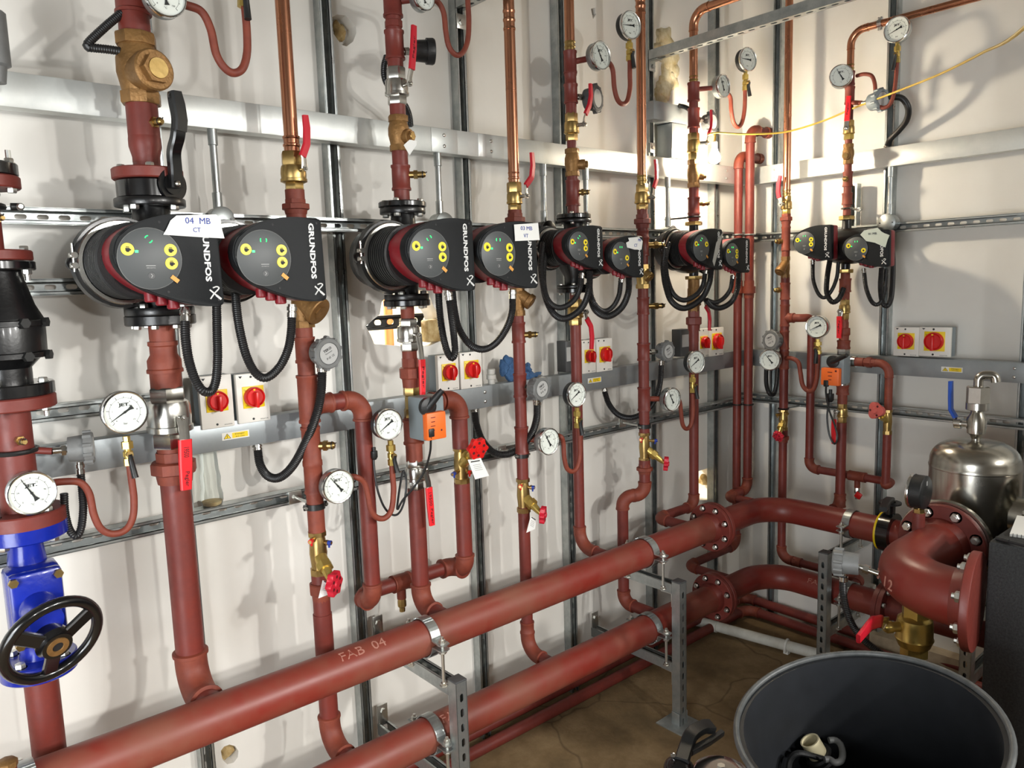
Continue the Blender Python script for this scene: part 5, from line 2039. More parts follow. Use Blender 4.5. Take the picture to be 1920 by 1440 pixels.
sensor(BW, 'dark grey pressure switch behind red lever above third pump', BW.p(1121, 184, .24), (.3, -.95, 0), BW.rv(p, 50), .05, c.V(180), m=DGREYP, text=False)
hose(BW, 'thin black conduit loop under first head of third pump', [(1090, 520, .35), (1086, 545, .35), (1073, 566, .35), (1050, 577, .34), (1030, 566, .33), (1018, 535, .32), (1014, 495, .31), (1018, 455, .30)], .33, 11, .02, 0)
hose(BW, 'thick black conduit loop below the third pump body', [(1106, 508, .34), (1104, 545, .34), (1090, 578, .34), (1062, 597, .33), (1040, 590, .32), (1024, 560, .31), (1018, 520, .3), (1022, 470, .28)], .32, 13)
hose(BW, 'thin black conduit loop under second head of third pump', [(1164, 528, .35), (1160, 555, .35), (1148, 576, .34), (1132, 583, .33), (1116, 570, .33), (1107, 545, .32), (1106, 515, .31)], .33, 10, .02, 0)
hose(BW, 'thick black conduit loop at second head of third pump', [(1179, 515, .34), (1178, 548, .34), (1165, 577, .34), (1140, 593, .33), (1118, 583, .32), (1108, 560, .31), (1104, 530, .3)], .32, 13)

# ---- copper riser 6
c = K6
t = Thing('copper_pipe', 'copper pipe with coupling at top edge by overhead arm', 'pipe', BW, c.V(335))
t.part('pipe', MB().cyl(c.V(-60), c.V(335), c.r(18, 150), n=24), COPPER)
seg(t, c, 'press', -2, 26, 20, COPPER)
t = Thing('ball_valve', 'brass ball valve with red lever left of the bulb', 'valve', BW, c.V(394))
seg(t, c, 'press', 329, 348, 20, BRASS)
seg(t, c, 'hex', 345, 362, 23, BRASS)
seg(t, c, 'body', 360, 383, 28, BRASS)
seg(t, c, 'hex', 382, 394, 22, BRASS)
lever(t, c, (1224, 370), [(1225, 360)], [(1226, 352), (1231, 336), (1231, 318), (1229, 299)], REDL, 10, .045)
t = Thing('pipe_riser', 'red fittings with brass test point right of third pump', 'pipe', BW, c.V(497))
seg(t, c, 'pipe', 392, 498, 20, RED)
seg(t, c, 'union', 402, 428, 32, RED)
seg(t, c, 'coupling', 432, 446, 24, RED)
seg(t, c, 'tee', 445, 480, 25, RED)
test_point(t, c, 460, (1245, 459), 12, .05)
strainer(c, 'bright brass strainer right of the third pump', 496, 541, 27, (1219, 521), 20, BRASS, dd=.04)
t = Thing('pipe_riser', 'red riser with couplings left of the two tall pipes', 'pipe', BW, c.V(930))
seg(t, c, 'pipe', 539, 815, 20, RED)
seg(t, c, 'tee', 557, 590, 24, RED)
test_point(t, c, 573, (1246, 573), 11, .05)
seg(t, c, 'tee', 643, 676, 25, RED)
seg(t, c, 'tee', 726, 770, 25, RED)
seg(t, c, 'pipe', 862, 890, 22, RED)
seg(t, c, 'union', 870, 888, 31, RUST)
za = BW.z(c.u, c.d, 927)
uj = BW.p(1168, 1000, c.d).x
rr_ = c.r(21, 900)
zl_ = LZ
uj = BW.p(1168, 1000, .165).x
pipe_run(t, [c.V(885), (c.u, -c.d, za), (uj, -.165, za), (uj, -.165, zl_), (uj, -LD + .03, zl_)], rr_, RED, RUST, .045, True, 1.18)
drv(c, 'brass balancing valve with small dark red wheel, near corner', 811, 866, 22, (1231, 853), (1247, 869), 14, [(826, (1201, 825), REDK), (826, (1233, 826), BLUEC)], wd=.075, hubd=.04, face=(.6, -.75, -.1))
gauge(BW, 'T', 'dial thermometer beside the riser left of tall pipes', 1261, 749, 45, .28, -.05, needle=120, back=c.V(748))
gauge(BW, 'P', 'black cased gauge in front of the bulb riser', 1306, 679, 44, .30, -.15, BLACKP, needle=212)
siphon(BW, 'siphon tube under the bulb riser gauge', [(1264, 744, .23), (1274, 752), (1277, 775), (1280, 796), (1287, 804), (1295, 797), (1299, 775), (1299, 738)], .26,
       BW.r(BW.p(1290, 800, .26), 8), cock=(1299, 702, 1299, 736), hand=(9, 12))
p = BW.p(1250, 658, .26)
sensor(BW, 'light grey pressure switch left of the bulb riser isolators', BW.p(1254, 659, .265), (.0, -1, 0), BW.rv(p, 38), .05, V((c.u, -c.d, p.z)))
hose(BW, 'black conduit curving from light grey switch to lower tray', [(1240, 682, .25), (1238, 715, .24), (1230, 745, .22), (1212, 770, .18), (1185, 783, .14), (1160, 778, .11), (1142, 758, .09), (1133, 732, .075)], .2, 11, .02, .012)
bracket(c, 'pipe clamp with rod right of the middle gauges', 1163, 793, 799)

# ---- riser by the bulb
c = K7
t = Thing('copper_pipe', 'copper pipe bending overhead above the lit bulb', 'pipe', BW, c.V(150))
zt_ = BW.p(1318, 28, c.d).z
rr_ = c.r(16, 100)
t.part('pipe', cut(c.V(150), (c.u, -c.d, zt_), rr_, 0, .06), COPPER)
t.part('pipe', MB().cyl((c.u, -c.d - .05, zt_), (c.u, -1.6, zt_), rr_, n=20), COPPER)
elbow_part(t, 'elbow', c.V(150), (c.u, -c.d, zt_), (c.u, -1, zt_), rr_, COPPER, .065, 1.1, rimk=1.16)
t = Thing('pipe_riser', 'dark red tees above the lit bulb', 'pipe', BW, c.V(252))
seg(t, c, 'press', 143, 157, 17, BRASS)
seg(t, c, 'pipe', 155, 252, 17)
seg(t, c, 'tee', 155, 190, 24, RED)
t.part('branch', MB().cyl(c.V(168), c.X(1345, 164, .04), c.r(9, 168), n=12), RED)
seg(t, c, 'tee', 203, 240, 24, RED)
t = Thing('ball_valve', 'brass ball valve with red lever behind the yellow cable', 'valve', BW, c.V(302))
seg(t, c, 'hex', 250, 264, 22, BRASS)
seg(t, c, 'body', 262, 288, 25, BRASS)
seg(t, c, 'hex', 286, 302, 21, BRASS)
lever(t, c, (1325, 268), [(1326, 260)], [(1328, 252), (1333, 240), (1334, 225), (1333, 206)], REDL, 9, .045)
check_valve(c, 'bronze check valve beside the lit bulb', 300, 352, 24, (1321, 330), 15, dd=.035)
t = Thing('pipe_riser', 'dark red pipe with test point below the lit bulb', 'pipe', BW, c.V(416))
seg(t, c, 'pipe', 350, 418, 19)
seg(t, c, 'tee', 370, 402, 24, RED)
test_point(t, c, 384, (1330, 381), 10, .045)
seg(t, c, 'coupling', 402, 413, 22, RED)
twin_pump(c, 'fourth twin pump below the lit bulb, red side showing', [(1294, 1356, 429, 504), (1356, 1407, 446, 511)], .385, .58, 416, 524, 33, flanged=False,
          kw=(dict(ledrot=.8, stickers=(0, 1)), dict(ledrot=0.0)), dk=.07)
q = [BW.p(x, y, d_) for x, y, d_ in ((1357, 432, .385), (1355, 440, .40), (1339, 499, .42), (1336, 490, .42), (1343, 455, .41))]
single('paper_tag', 'curled grey tape strip standing off the fourth pump', 'paper tag', BW, q[0], MB().prism(q, (.004, .0015, 0)), TAPEG)
t = Thing('ball_valve', 'dull brass valve with red lever under fourth pump', 'valve', BW, c.V(584))
seg(t, c, 'pipe', 524, 546, 22, BRONZE)
seg(t, c, 'hex', 540, 555, 24, BRONZE)
seg(t, c, 'body', 553, 574, 27, BRONZE)
seg(t, c, 'hex', 572, 586, 22, BRONZE)
lever(t, c, (1321, 561), [(1322, 568)], [(1323, 574), (1329, 584), (1331, 600), (1330, 620)], REDL, 9, .05)
t = Thing('pipe_riser', 'dark red riser under the fourth pump to upper header', 'pipe', BW, c.V(950))
seg(t, c, 'union', 583, 620, 30, RED)
zc = HZ + .02
cor = c.V(948)
seg(t, c, 'pipe', 618, 640, 19)
u2 = BW.p(1232, 975, c.d).x
rr_ = c.r(18, 850)
pipe_run(t, [c.V(630), cor, V((u2, -c.d, cor.z)), V((u2, -HD + .03, cor.z))], rr_, RED, RUST, .045, True, 1.18)
gauge(BW, 'T', 'dial thermometer on branch above the lit bulb', 1357, 161, 43, .275, .02, needle=115, back=c.X(1345, 164, .04))
gauge(BW, 'P', 'black cased gauge right of the overhead arm', 1403, 111, 44, .275, -.2, BLACKP, needle=178)
siphon(BW, 'pale red siphon tube above the tall pipes', [(1340, 170, .22), (1358, 172), (1369, 182), (1371, 205), (1375, 228), (1383, 238), (1391, 230), (1396, 205), (1397, 170)], .24,
       BW.r(BW.p(1380, 235, .24), 8), cock=(1398, 134, 1397, 170), hand=(9, 10))
p = BW.p(1334, 226, .21)
sensor(BW, 'grey pressure switch behind red lever above the bulb', BW.p(1338, 228, .22), (.1, -.99, 0), BW.rv(p, 38), .045, c.V(222), m=DGREYP, text=False)
hose(BW, 'short black conduit at left of bulb riser', [(1272, 198, .1), (1285, 201, .12), (1294, 208, .15), (1299, 222, .17), (1300, 240, .17)], .14, 9)
hose(BW, 'thin black conduit loop under the fourth pump', [(1322, 512, .33), (1318, 535, .33), (1305, 553, .33), (1283, 563, .32), (1264, 553, .31), (1252, 525, .3), (1248, 490, .29), (1254, 455, .28)], .31, 10, .018, 0)
hose(BW, 'thick black conduit loop under the fourth pump', [(1334, 500, .33), (1330, 530, .33), (1315, 560, .33), (1284, 578, .32), (1260, 566, .31), (1248, 535, .3), (1244, 500, .29), (1247, 465, .28)], .31, 12)
hose(BW, 'thin black conduit by the tall pipes under fourth pump', [(1373, 522, .33), (1369, 543, .33), (1356, 560, .32), (1340, 567, .31), (1326, 563, .3)], .31, 9, .018, 0)
hose(BW, 'thick black conduit by the tall pipes under fourth pump', [(1385, 510, .33), (1383, 540, .33), (1372, 565, .32), (1352, 577, .31), (1335, 574, .3), (1324, 562, .3)], .31, 11)
t = Thing('pipe_bracket', 'thin rod and ring holding riser above fourth pump', 'bracket', BW, BW.p(1265, 408, .09), 'pipe brackets')
zz = c.V(407).z
t.part('rod', MB().cyl((c.u - .02, -.06, zz), (c.u, -c.d + .02, zz), .004, n=8), DKSTEEL)
t.part('ring', MB().torus((c.u, -c.d, zz), UZ, c.r(24, 407), .004, 24, 6), DKSTEEL)

# ---- two tall red pipes beside the corner
for lab, px, row, d_, wpx, topx, toprow, botrow, ex in (
        ('tall red pipe nearest the corner with elbow behind the wire', 1404, 600, .16, 17, 1436, 243, 918, 1362),
        ('tall red pipe left of its twin, beside the corner', 1383, 600, .11, 16, 1420, 292, 1022, 1288)):
    cc = Col(BW, px, row, d_, '')
    rr_ = cc.r(wpx, row)
    t = Thing('tall_pipe', lab, 'pipe', BW, cc.V(botrow), 'tall red pipes by the corner')
    A, B_ = cc.V(toprow), cc.V(botrow)
    t.part('pipe', cut(A, B_, rr_, .046, .046), RED)
    E1 = V((XC - .004, A.y, A.z))
    t.part('pipe', cut(A, E1, rr_, .046, 0), RED)
    elbow_part(t, 'elbow', B_, A, E1, rr_, RUST, .05, 1.16)
    t.part('wall_collar', MB().cyl(E1 - UX * .03, E1, rr_ * 1.25, n=24), RUST)
    u2 = BW.p(ex, botrow + 30, d_).x
    E2 = V((u2, B_.y, B_.z))
    t.part('pipe', cut(B_, E2, rr_, .046, .046), RED)
    elbow_part(t, 'elbow', A, B_, E2, rr_, RUST, .05, 1.16)
    hz = HZ if botrow < 1000 else LZ
    E3 = V((u2, -HD + .03, B_.z))
    t.part('pipe', cut(E2, E3, rr_, .046, 0), RED)
    elbow_part(t, 'elbow', B_, E2, E3, rr_, RUST, .05, 1.16)
    m0, m1 = cc.V(526), cc.V(545)
    t.part('union', MB().lathe(m0, -UZ, [(0, rr_), (0, rr_ * 1.12), (.03, rr_ * 1.15), (.03, rr_ * 1.45), (.065, rr_ * 1.45), (.065, rr_ * 1.15), (.09, rr_ * 1.1), (.09, rr_)], 10), RUST)
    t.part('pipe_band', MB().torus(cc.V(758), UZ, rr_ * 1.15, .004, 24, 6), DKSTEEL)
    t.part('pipe_band', MB().torus(cc.V(440), UZ, rr_ * 1.15, .004, 24, 6), GALV)

# ---- right wall: riser nearest the corner
c = K9
single('copper_pipe', 'thin copper pipe on right wall nearest the corner', 'pipe', RW, c.V(362), MB().cyl(c.V(-30), c.V(362), c.r(15, 200), n=20), COPPER)
t = Thing('ball_valve', 'small brass ball valve with pink lever on right wall', 'valve', RW, c.V(403))
seg(t, c, 'press', 356, 370, 16, BRASS)
seg(t, c, 'hex', 368, 378, 18, BRASS)
seg(t, c, 'body', 377, 393, 21, BRASS)
seg(t, c, 'hex', 392, 403, 17, BRASSY)
lever(t, c, (1464, 382), [(1463, 376)], [(1461, 371), (1459, 360), (1460, 345), (1463, 329)], REDL, 9, .045)
t = Thing('pipe_riser', 'rusty union above strainer on right wall', 'pipe', RW, c.V(483))
seg(t, c, 'union', 401, 420, 24, RUST)
seg(t, c, 'pipe', 418, 484, 16, RUST)
seg(t, c, 'tee', 425, 470, 18, RUST)
test_point(t, c, 453, (1453, 453), 10, .04)
strainer(c, 'bronze strainer on right wall beside the corner pump', 481, 522, 18, (1461, 511), 20, dd=.05)
t = Thing('pipe_riser', 'red riser with side branch on right wall near corner', 'pipe', RW, c.V(1040))
seg(t, c, 'pipe', 520, 772, 17, RED)
seg(t, c, 'tee', 530, 562, 20, RUST)
test_point(t, c, 544, (1451, 544), 10, .04)
seg(t, c, 'tee', 571, 612, 19, RUST)
seg(t, c, 'tee', 620, 655, 19, RUST)
seg(t, c, 'tee', 658, 692, 19, RUST)
seg(t, c, 'pipe', 806, 830, 18, RED)
seg(t, c, 'union', 812, 830, 24, RUST)
cor = c.V(1046)
rr_ = c.r(16, 850)
pipe_run(t, [c.V(825), cor, V((cor.x + .42, cor.y, cor.z)), V((cor.x + .42, -.36, cor.z))], rr_, RED, RUST, .05, True, 1.2)
t.part('coupling', collar_sleeve(MB(), cor + UX * .07, cor + UX * .11, rr_, 1.2), RUST)
drv(c, 'brass balancing valve with dark wheel on right wall near corner', 768, 806, 19, (1464, 803), (1460, 817), 11, [(778, (1455, 778), BRASS), (778, (1477, 776), BRASS)], wd=.08, hubd=.04, face=(-.1, -.9, -.45), wm=WHEELR)
# branch down to the link
c15 = Col(RW, 1520, 720, .15, '')
r15 = c15.r(16, 750)
zb = c.V(596).z
z_l = c15.V(878).z
u166 = RW.p(1664, 800, .205).x
t = Thing('bypass_pipe', 'red bypass pipe behind the right wall pressure gauge', 'pipe', RW, (c15.u, -.15, z_l))
t.part('pipe', MB().tube(fillet([(c.u + .01, -c.d, zb), (c15.u - .03, -c.d, zb), (c15.u, -.15, zb), (c15.u, -.15, zb - .06)], .03), r15, 18), RUST)
t.part('coupling', collar_sleeve(MB(), (c.u + .02, -c.d, zb), (c.u + .05, -c.d, zb), r15, 1.16), RUST)
t.part('pipe', cut((c15.u, -.15, zb - .05), (c15.u, -.15, z_l), r15, 0, .036), RED)
t.part('pipe', cut((c15.u, -.15, z_l), (u166, -.15, z_l), r15 * .95, .036, .02), RED)
elbow_part(t, 'elbow', (c15.u, -.15, zb), (c15.u, -.15, z_l), (u166, -.15, z_l), r15, RUST, .04, 1.16)
um_ = RW.p(1608, 882, .15).x
t.part('tee', collar_sleeve(MB(), (um_ - .04, -.15, z_l), (um_ + .04, -.15, z_l), r15, 1.2), RUST)
t.part('drain_branch', MB().cyl((um_, -.15, z_l), (um_, -.15, z_l - .055), r15 * .7, n=14), RUST)
dc = t.part('drain_cock', MB().lathe((um_, -.15, z_l - .05), -UZ, [(0, .010), (.012, .013), (.03, .013), (.034, .009), (.06, .009)], 8), STEEL)
t.part('drain_lever', MB().box((um_ + .018, -.175, z_l - .085), (.03, .012, .03), .004, Matrix.Rotation(.5, 3, 'Y')), REDK, 'small red drain lever', dc)
rr_ = RW.r(RW.p(1660, 850, .205), 17)
zq = z_l
t.part('pipe', MB().cyl((u166, -.15, z_l), (u166, -.205, z_l), rr_, n=18), RUST)
elbow_part(t, 'elbow', (u166 - 1, -.15, z_l), (u166, -.15, z_l), (u166, -1, z_l), r15, RUST, .03, 1.2)
t.part('elbow_cap', MB().ball((u166, -.2, z_l), rr_ * 1.3), RUST)
c166 = Col(RW, 1664, 800, .205, '')
t.part('pipe', MB().cyl(c166.V(812), (u166, -.205, z_l), rr_, n=20), RED)
sensor(RW, 'grey pressure switch on right wall near the corner', RW.p(1444, 638, .285), (-.15, -.98, .05), RW.rv(RW.p(1444, 638, .285), 38), .05, V((c.u, -c.d, c.V(637).z)))
hose(RW, 'small black conduit loop under corner gauge on right wall', [(1440, 660, .25), (1437, 690, .24), (1437, 720, .22), (1443, 738, .2), (1451, 738, .16), (1456, 718, .12), (1458, 690, .09)], .2, 9)
gauge(RW, 'T', 'dial thermometer on right wall nearest the corner', 1443, 675, 40, .31, .2, needle=130, back=c.V(675))
gauge(RW, 'P', 'pressure gauge in front of branch pipe on right wall', 1531, 613, 43, .29, .05, GALV, needle=205)
siphon(RW, 'pale rust siphon tube below right wall pressure gauge', [(1474, 672, .22), (1485, 672), (1497, 680), (1501, 700), (1505, 722), (1515, 733), (1525, 730), (1531, 712), (1533, 690), (1534, 664)], .26,
       RW.r(RW.p(1515, 730, .26), 9), cock=(1533, 636, 1534, 664), hand=(-5, 18))
t = Thing('pipe_bracket', 'rod and ring bracket near the corner, lower rail', 'bracket', RW, RW.p(1485, 762, .09), 'pipe brackets')
zz = c.V(766).z
t.part('rod', MB().cyl((c.u + .02, -.065, zz), (c.u + .004, -c.d + .02, zz), .005, n=8), GALV)
t.part('ring', MB().torus((c.u, -c.d, zz), UZ, c.r(19, 766), .004, 24, 6), DKSTEEL)

# ---- right wall: riser through its pump
c = K10
t = Thing('copper_pipe', 'copper pipe bending along the right wall at top', 'pipe', RW, c.V(130))
zt_ = RW.p(1612, 55, c.d).z
rr_ = c.r(14, 100)
t.part('pipe', cut(c.V(130), (c.u, -c.d, zt_), rr_, 0, .055), COPPER)
t.part('pipe', cut((c.u, -c.d, zt_), (c.u + 1.9, -c.d, zt_), rr_, .055, 0), COPPER)
elbow_part(t, 'elbow', c.V(130), (c.u, -c.d, zt_), (c.u + 1, -c.d, zt_), rr_, COPPER, .06, 1.08, rimk=1.15)
t = Thing('pipe_bracket', 'shiny two-screw clip on the copper pipe, right wall', 'bracket', RW, RW.p(1651, 33, c.d), 'pipe brackets')
q = RW.p(1651, 34, c.d)
q = V((q.x, -c.d, zt_))
t.part('ring', MB().lathe(q - UX * .009, UX, [(0, rr_ * 1.02), (0, rr_ * 1.22), (.018, rr_ * 1.22), (.018, rr_ * 1.02)], 24, cap=False), CHROME)
for sz in (-1, 1):
    t.part('clip_ear', MB().box(q + UZ * sz * rr_ * 1.5, (.018, .01, rr_ * .6), .001), CHROME)
    t.part('screw', MB().lathe(q + UZ * sz * rr_ * 1.5 + OUT * .005, OUT, [(0, .005), (.004, .004)], 8), ZINC)
t.part('rod', MB().cyl(q + V((0, rr_, 0)), (q.x, -.04, q.z), .004, n=8), ZINC)
t = Thing('pipe_riser', 'red tees at top of the right wall pump riser', 'pipe', RW, c.V(228))
seg(t, c, 'press', 121, 136, 15, BRASS)
seg(t, c, 'pipe', 134, 228, 15, RED)
seg(t, c, 'tee', 134, 160, 19, RED)
t.part('branch', MB().cyl(c.V(141), c.X(1580, 142, .045), c.r(9, 141), n=12), RED)
seg(t, c, 'tee', 163, 195, 20, RUST)
t.part('branch', MB().cyl(c.V(192), c.X(1616, 193, .02), c.r(9, 192), n=12), RUST)
t = Thing('ball_valve', 'brass ball valve with red lever at top of right wall', 'valve', RW, c.V(262))
seg(t, c, 'hex', 226, 238, 20, BRASS)
seg(t, c, 'body', 236, 252, 22, BRASS)
seg(t, c, 'hex', 251, 262, 20, BRASSY)
lever(t, c, (1587, 240), [(1587, 233)], [(1588, 227), (1590, 205), (1592, 180)], REDB, 11, .045, text=[(.5, .5, 'Pegler')])
seg(t, c, 'pipe', 260, 274, 14, RUST)
check_valve(c, 'bronze check valve on the upper tray, right wall', 270, 308, 21, (1586, 292), 16, dd=.04)
t = Thing('pipe_riser', 'red pipe with test point above right wall pump', 'pipe', RW, c.V(404))
seg(t, c, 'pipe', 306, 404, 15, RUST)
seg(t, c, 'tee', 322, 350, 20, RUST)
test_point(t, c, 336, (1583, 335), 10, .04)
seg(t, c, 'coupling', 362, 384, 21, RUST)
t = Thing('pipe_bracket', 'rod clip above the right wall pump', 'bracket', RW, RW.p(1625, 390, .1), 'pipe brackets')
zz = c.V(391).z
t.part('ring', MB().torus((c.u, -c.d, zz), UZ, c.r(21, 391), .004, 24, 6), STEEL)
t.part('rod', MB().cyl((c.u, -c.d + .02, zz), (c.u, -.062, zz), .005, n=8), STEEL)
t.part('rod_nut', MB().lathe((c.u, -.08, zz), OUT, [(0, .01), (.012, .01)], 6), ZINC)
twin_pump(c, 'twin pump on the right wall with tape on one head', [(1486, 1559, 420, 487), (1578, 1667, 429, 500)], .405, .62, 405, 512, 32, flanged=False,
          kw=(dict(ledrot=.0, ribs=False), dict(ledrot=0.0, ribs=False, stickers=(0, 2))), dk=.07)
paper(RW, 'crumpled pale green tape on the right wall pump', [(1613, 440), (1620, 432), (1645, 427), (1655, 436), (1668, 441), (1664, 450), (1660, 464), (1640, 455), (1624, 452)], .4105, [('01 MB', 1636, 438, 17)], TAPE, INK)
mb = MB()
q = RW.p(1606, 340, .05)
channel(mb, (c.u - .035, -.043, c.V(425).z), UZ, OUT, (c.V(340) - c.V(425)).length)
single('vertical_strut', 'short bright strut piece behind the right wall pump riser', 'strut', RW, (c.u - .035, -.043, c.V(425).z), mb, GALV)
t = Thing('pipe_riser', 'rusty red fittings under the right wall pump', 'pipe', RW, c.V(562))
seg(t, c, 'pipe', 512, 562, 18, RUST)
seg(t, c, 'coupling', 522, 548, 24, RUST)
t = Thing('ball_valve', 'brass ball valve with upright red lever, right wall middle', 'valve', RW, c.V(600))
seg(t, c, 'hex', 559, 572, 19, BRASS)
seg(t, c, 'body', 571, 588, 22, BRASS)
seg(t, c, 'hex', 587, 600, 18, BRASS)
lever(t, c, (1575, 584), [(1575, 590)], [(1574, 593), (1574, 612), (1573, 634)], REDB, 11, .045, text=[(.5, .6, 'Pegler')])
t = Thing('pipe_riser', 'rusty union above the right wall actuator', 'pipe', RW, c.V(654))
seg(t, c, 'pipe', 598, 656, 16, RUST)
seg(t, c, 'union', 604, 640, 25, RUST)
seg(t, c, 'coupling', 638, 654, 26, RUST)
t = Thing('control_valve', 'nickel three-way valve with orange actuator, right wall', 'valve', RW, c.V(724))
seg(t, c, 'hex', 650, 667, 25, STEEL)
seg(t, c, 'pipe', 665, 724, 20, STEEL)
zb = c.V(677).z
t.part('side_port', MB().lathe((c.u, -c.d, zb), UX, [(0, .02), (.04, .02), (.04, .026), (.062, .026)], 16), STEEL)
A = RW.p(1546, 666, .27)
B_ = RW.p(1588, 720, .27)
act = t.part('actuator_case', MB().bx((A.x, -.235, A.z), (B_.x, -.305, B_.z), .006), GREYC)
A = RW.p(1541, 689, .325)
B_ = RW.p(1574, 724, .325)
ao = t.part('orange_cover', MB().bx((A.x, -.305, A.z), (B_.x, -.335, B_.z), .005), ORANGE, None, act)
pr = MB()
for k in range(3):
    q = RW.p(1556, 698 + 7 * k, .3355)
    pr.box(q, (.022 - .004 * k, .0004, .003))
q = RW.p(1567, 696, .3355)
pr.box(q, (.008, .0004, .008))
t.part('cover_print', pr, INKR, None, ao)
q0, q1 = RW.p(1561, 678, .315), RW.p(1588, 666, .34)
t.part('handle_hub', MB().lathe(q0 + V((0, .012, 0)), OUT, [(0, .028), (.016, .028), (.02, .018)], 20), BLACKP, None, act)
t.part('handle', MB().tube([q0 + (q0 - q1) * .3, q0, q1], [.011, .013, .009], 10), BLACKP, 'black lever handle', act)
q = RW.p(1549, 718, .34)
t.part('cable_plug', MB().bx(q + V((-.014, 0, -.018)), q + V((.008, .014, .012)), .003), BLACKP, None, act)
t = Thing('cable', 'black cable loop hanging below the right wall actuator', 'cable', RW, RW.p(1552, 740, .3))
cp = [RW.p(x, y, d_) for x, y, d_ in ((1549, 722, .335), (1549, 740, .32), (1555, 770, .3), (1566, 800, .28), (1570, 822, .28), (1564, 832, .28), (1555, 815, .28), (1551, 785, .28), (1553, 760, .28), (1557, 744, .27))]
t.part('cord', MB().tube(curve(cp, 7), .0045, 8), BLACKP)
q = RW.p(1557, 742, .27)
t.part('gland', MB().lathe(q + UZ * .03, -UZ, [(0, .008), (.02, .008), (.02, .016), (.05, .016), (.06, .008)], 10), BLACKP)
t = Thing('bypass_pipe', 'red elbowed side branch of the right wall three-way valve', 'pipe', RW, c166.V(760))
t.part('pipe', cut((c.u + .06, -c.d, zb), (u166, -c.d, zb), rr_ * 1.1, 0, .046), RUST)
u_a, u_b = RW.p(1604, 677, .205).x, RW.p(1622, 677, .205).x
t.part('coupling', collar_sleeve(MB(), (u_a, -c.d, zb), (u_b - .004, -c.d, zb), rr_ * 1.1, 1.2), RUST)
u_c = RW.p(1643, 677, .205).x
t.part('union', MB().lathe((u_b, -c.d, zb), UX, [(0, rr_ * 1.3), (.01, rr_ * 1.6), ((u_c - u_b) * .6, rr_ * 1.6), ((u_c - u_b) * .65, rr_ * 1.3), (u_c - u_b, rr_ * 1.25)], 8), RUST)
t.part('pipe', cut((u166, -c.d, zb), c166.V(770), rr_ * 1.1, .046, 0), RUST)
elbow_part(t, 'elbow', (c.u, -c.d, zb), (u166, -c.d, zb), c166.V(770), rr_ * 1.05, RUST, .05, 1.15)
drv(c166, 'brass balancing valve with faded three-arm wheel, right wall', 768, 814, 19, (1655, 783), (1644, 770), 17, [], wd=.09, hubd=.05, face=(-.2, -.97, .1), wm=WHEELP, lobes=3)
t = Thing('pipe_riser', 'red pipe and reducer below the right wall actuator', 'pipe', RW, c.V(756))
seg(t, c, 'coupling', 722, 740, 25, RUST)
seg(t, c, 'pipe', 738, 757, 19, RUST)
t = Thing('ball_valve', 'brass ball valve with hanging lever in the cable loop', 'valve', RW, c.V(794))
seg(t, c, 'hex', 754, 766, 19, BRASS)
seg(t, c, 'body', 765, 782, 22, BRASS)
seg(t, c, 'hex', 781, 794, 18, BRASS)
lever(t, c, (1568, 772), [(1566, 778)], [(1564, 786), (1563, 808), (1563, 832)], REDB, 10, .045)
t = Thing('pipe_riser', 'straight red riser on right wall dropping behind upper header', 'pipe', RW, c.V(950))
rr_ = c.r(19, 850)
cor = V((c.u, -c.d, HZ))
t.part('pipe', cut(c.V(792), cor, rr_, 0, .046), RED)
t.part('pipe', cut(cor, (c.u, -.40, HZ), rr_, .046, 0), RED)
elbow_part(t, 'elbow', c.V(800), cor, cor + OUT, rr_, RUST, .05, 1.16)
t.part('coupling', collar_sleeve(MB(), c.V(936), c.V(950), rr_, 1.15), RUST)
gauge(RW, 'T', 'tilted dial thermometer at top of right wall', 1577, 142, 42, .29, .45, GALV, needle=120, depth=.05, back=c.X(1582, 142, .03))
gauge(RW, 'P', 'pressure gauge in front of copper pipe on right wall', 1681, 55, 48, .29, .0, GALV, needle=200)
siphon(RW, 'copper coloured siphon tube at top of right wall', [(1607, 142, .22), (1620, 139), (1634, 142), (1640, 156), (1642, 178), (1647, 197), (1657, 202), (1669, 195), (1676, 175), (1680, 145), (1682, 118)], .26,
       RW.r(RW.p(1655, 200, .26), 8), cock=(1683, 80, 1682, 118), hand=(-8, 14))
sensor(RW, 'pale grey square-lugged pressure switch at top of right wall', RW.p(1656, 186, .25), (.95, -.3, 0), RW.rv(RW.p(1643, 188, .25), 40), .06, c.X(1616, 193, .02), text=False, m=GREYC)
hose(RW, 'thick black conduit curving down to the upper tray, right wall', [(1658, 184, .22), (1675, 182, .2), (1692, 185, .18), (1703, 203, .16), (1700, 225, .13), (1685, 245, .1), (1670, 260, .085), (1664, 274, .075)], .15, 13, 0, .015, smooth=True)
hose(RW, 'thin black conduit loop under left head of right wall pump', [(1524, 494, .35), (1525, 525, .35), (1534, 550, .34), (1546, 558, .33), (1559, 545, .32), (1569, 520, .3), (1572, 492, .28)], .33, 8, .02, 0)
hose(RW, 'thick black conduit loop under left head of right wall pump', [(1556, 488, .34), (1551, 520, .34), (1550, 548, .33), (1560, 566, .32), (1573, 560, .31), (1582, 540, .29)], .32, 11)
hose(RW, 'thin black conduit loop under right head of right wall pump', [(1620, 510, .36), (1624, 540, .36), (1634, 565, .35), (1645, 571, .34), (1655, 560, .32), (1660, 535, .3), (1662, 505, .28)], .33, 9, .02, 0)
hose(RW, 'thick black conduit loop beside the right wall strut', [(1653, 502, .33), (1651, 540, .33), (1655, 568, .32), (1664, 573, .3), (1671, 558, .27), (1674, 520, .2), (1674, 480, .14), (1670, 450, .09)], .3, 11)

# ------------------------------------------------------------------ the two headers
FX = BW.p(1335, 982, HD).x
FR_ = .108


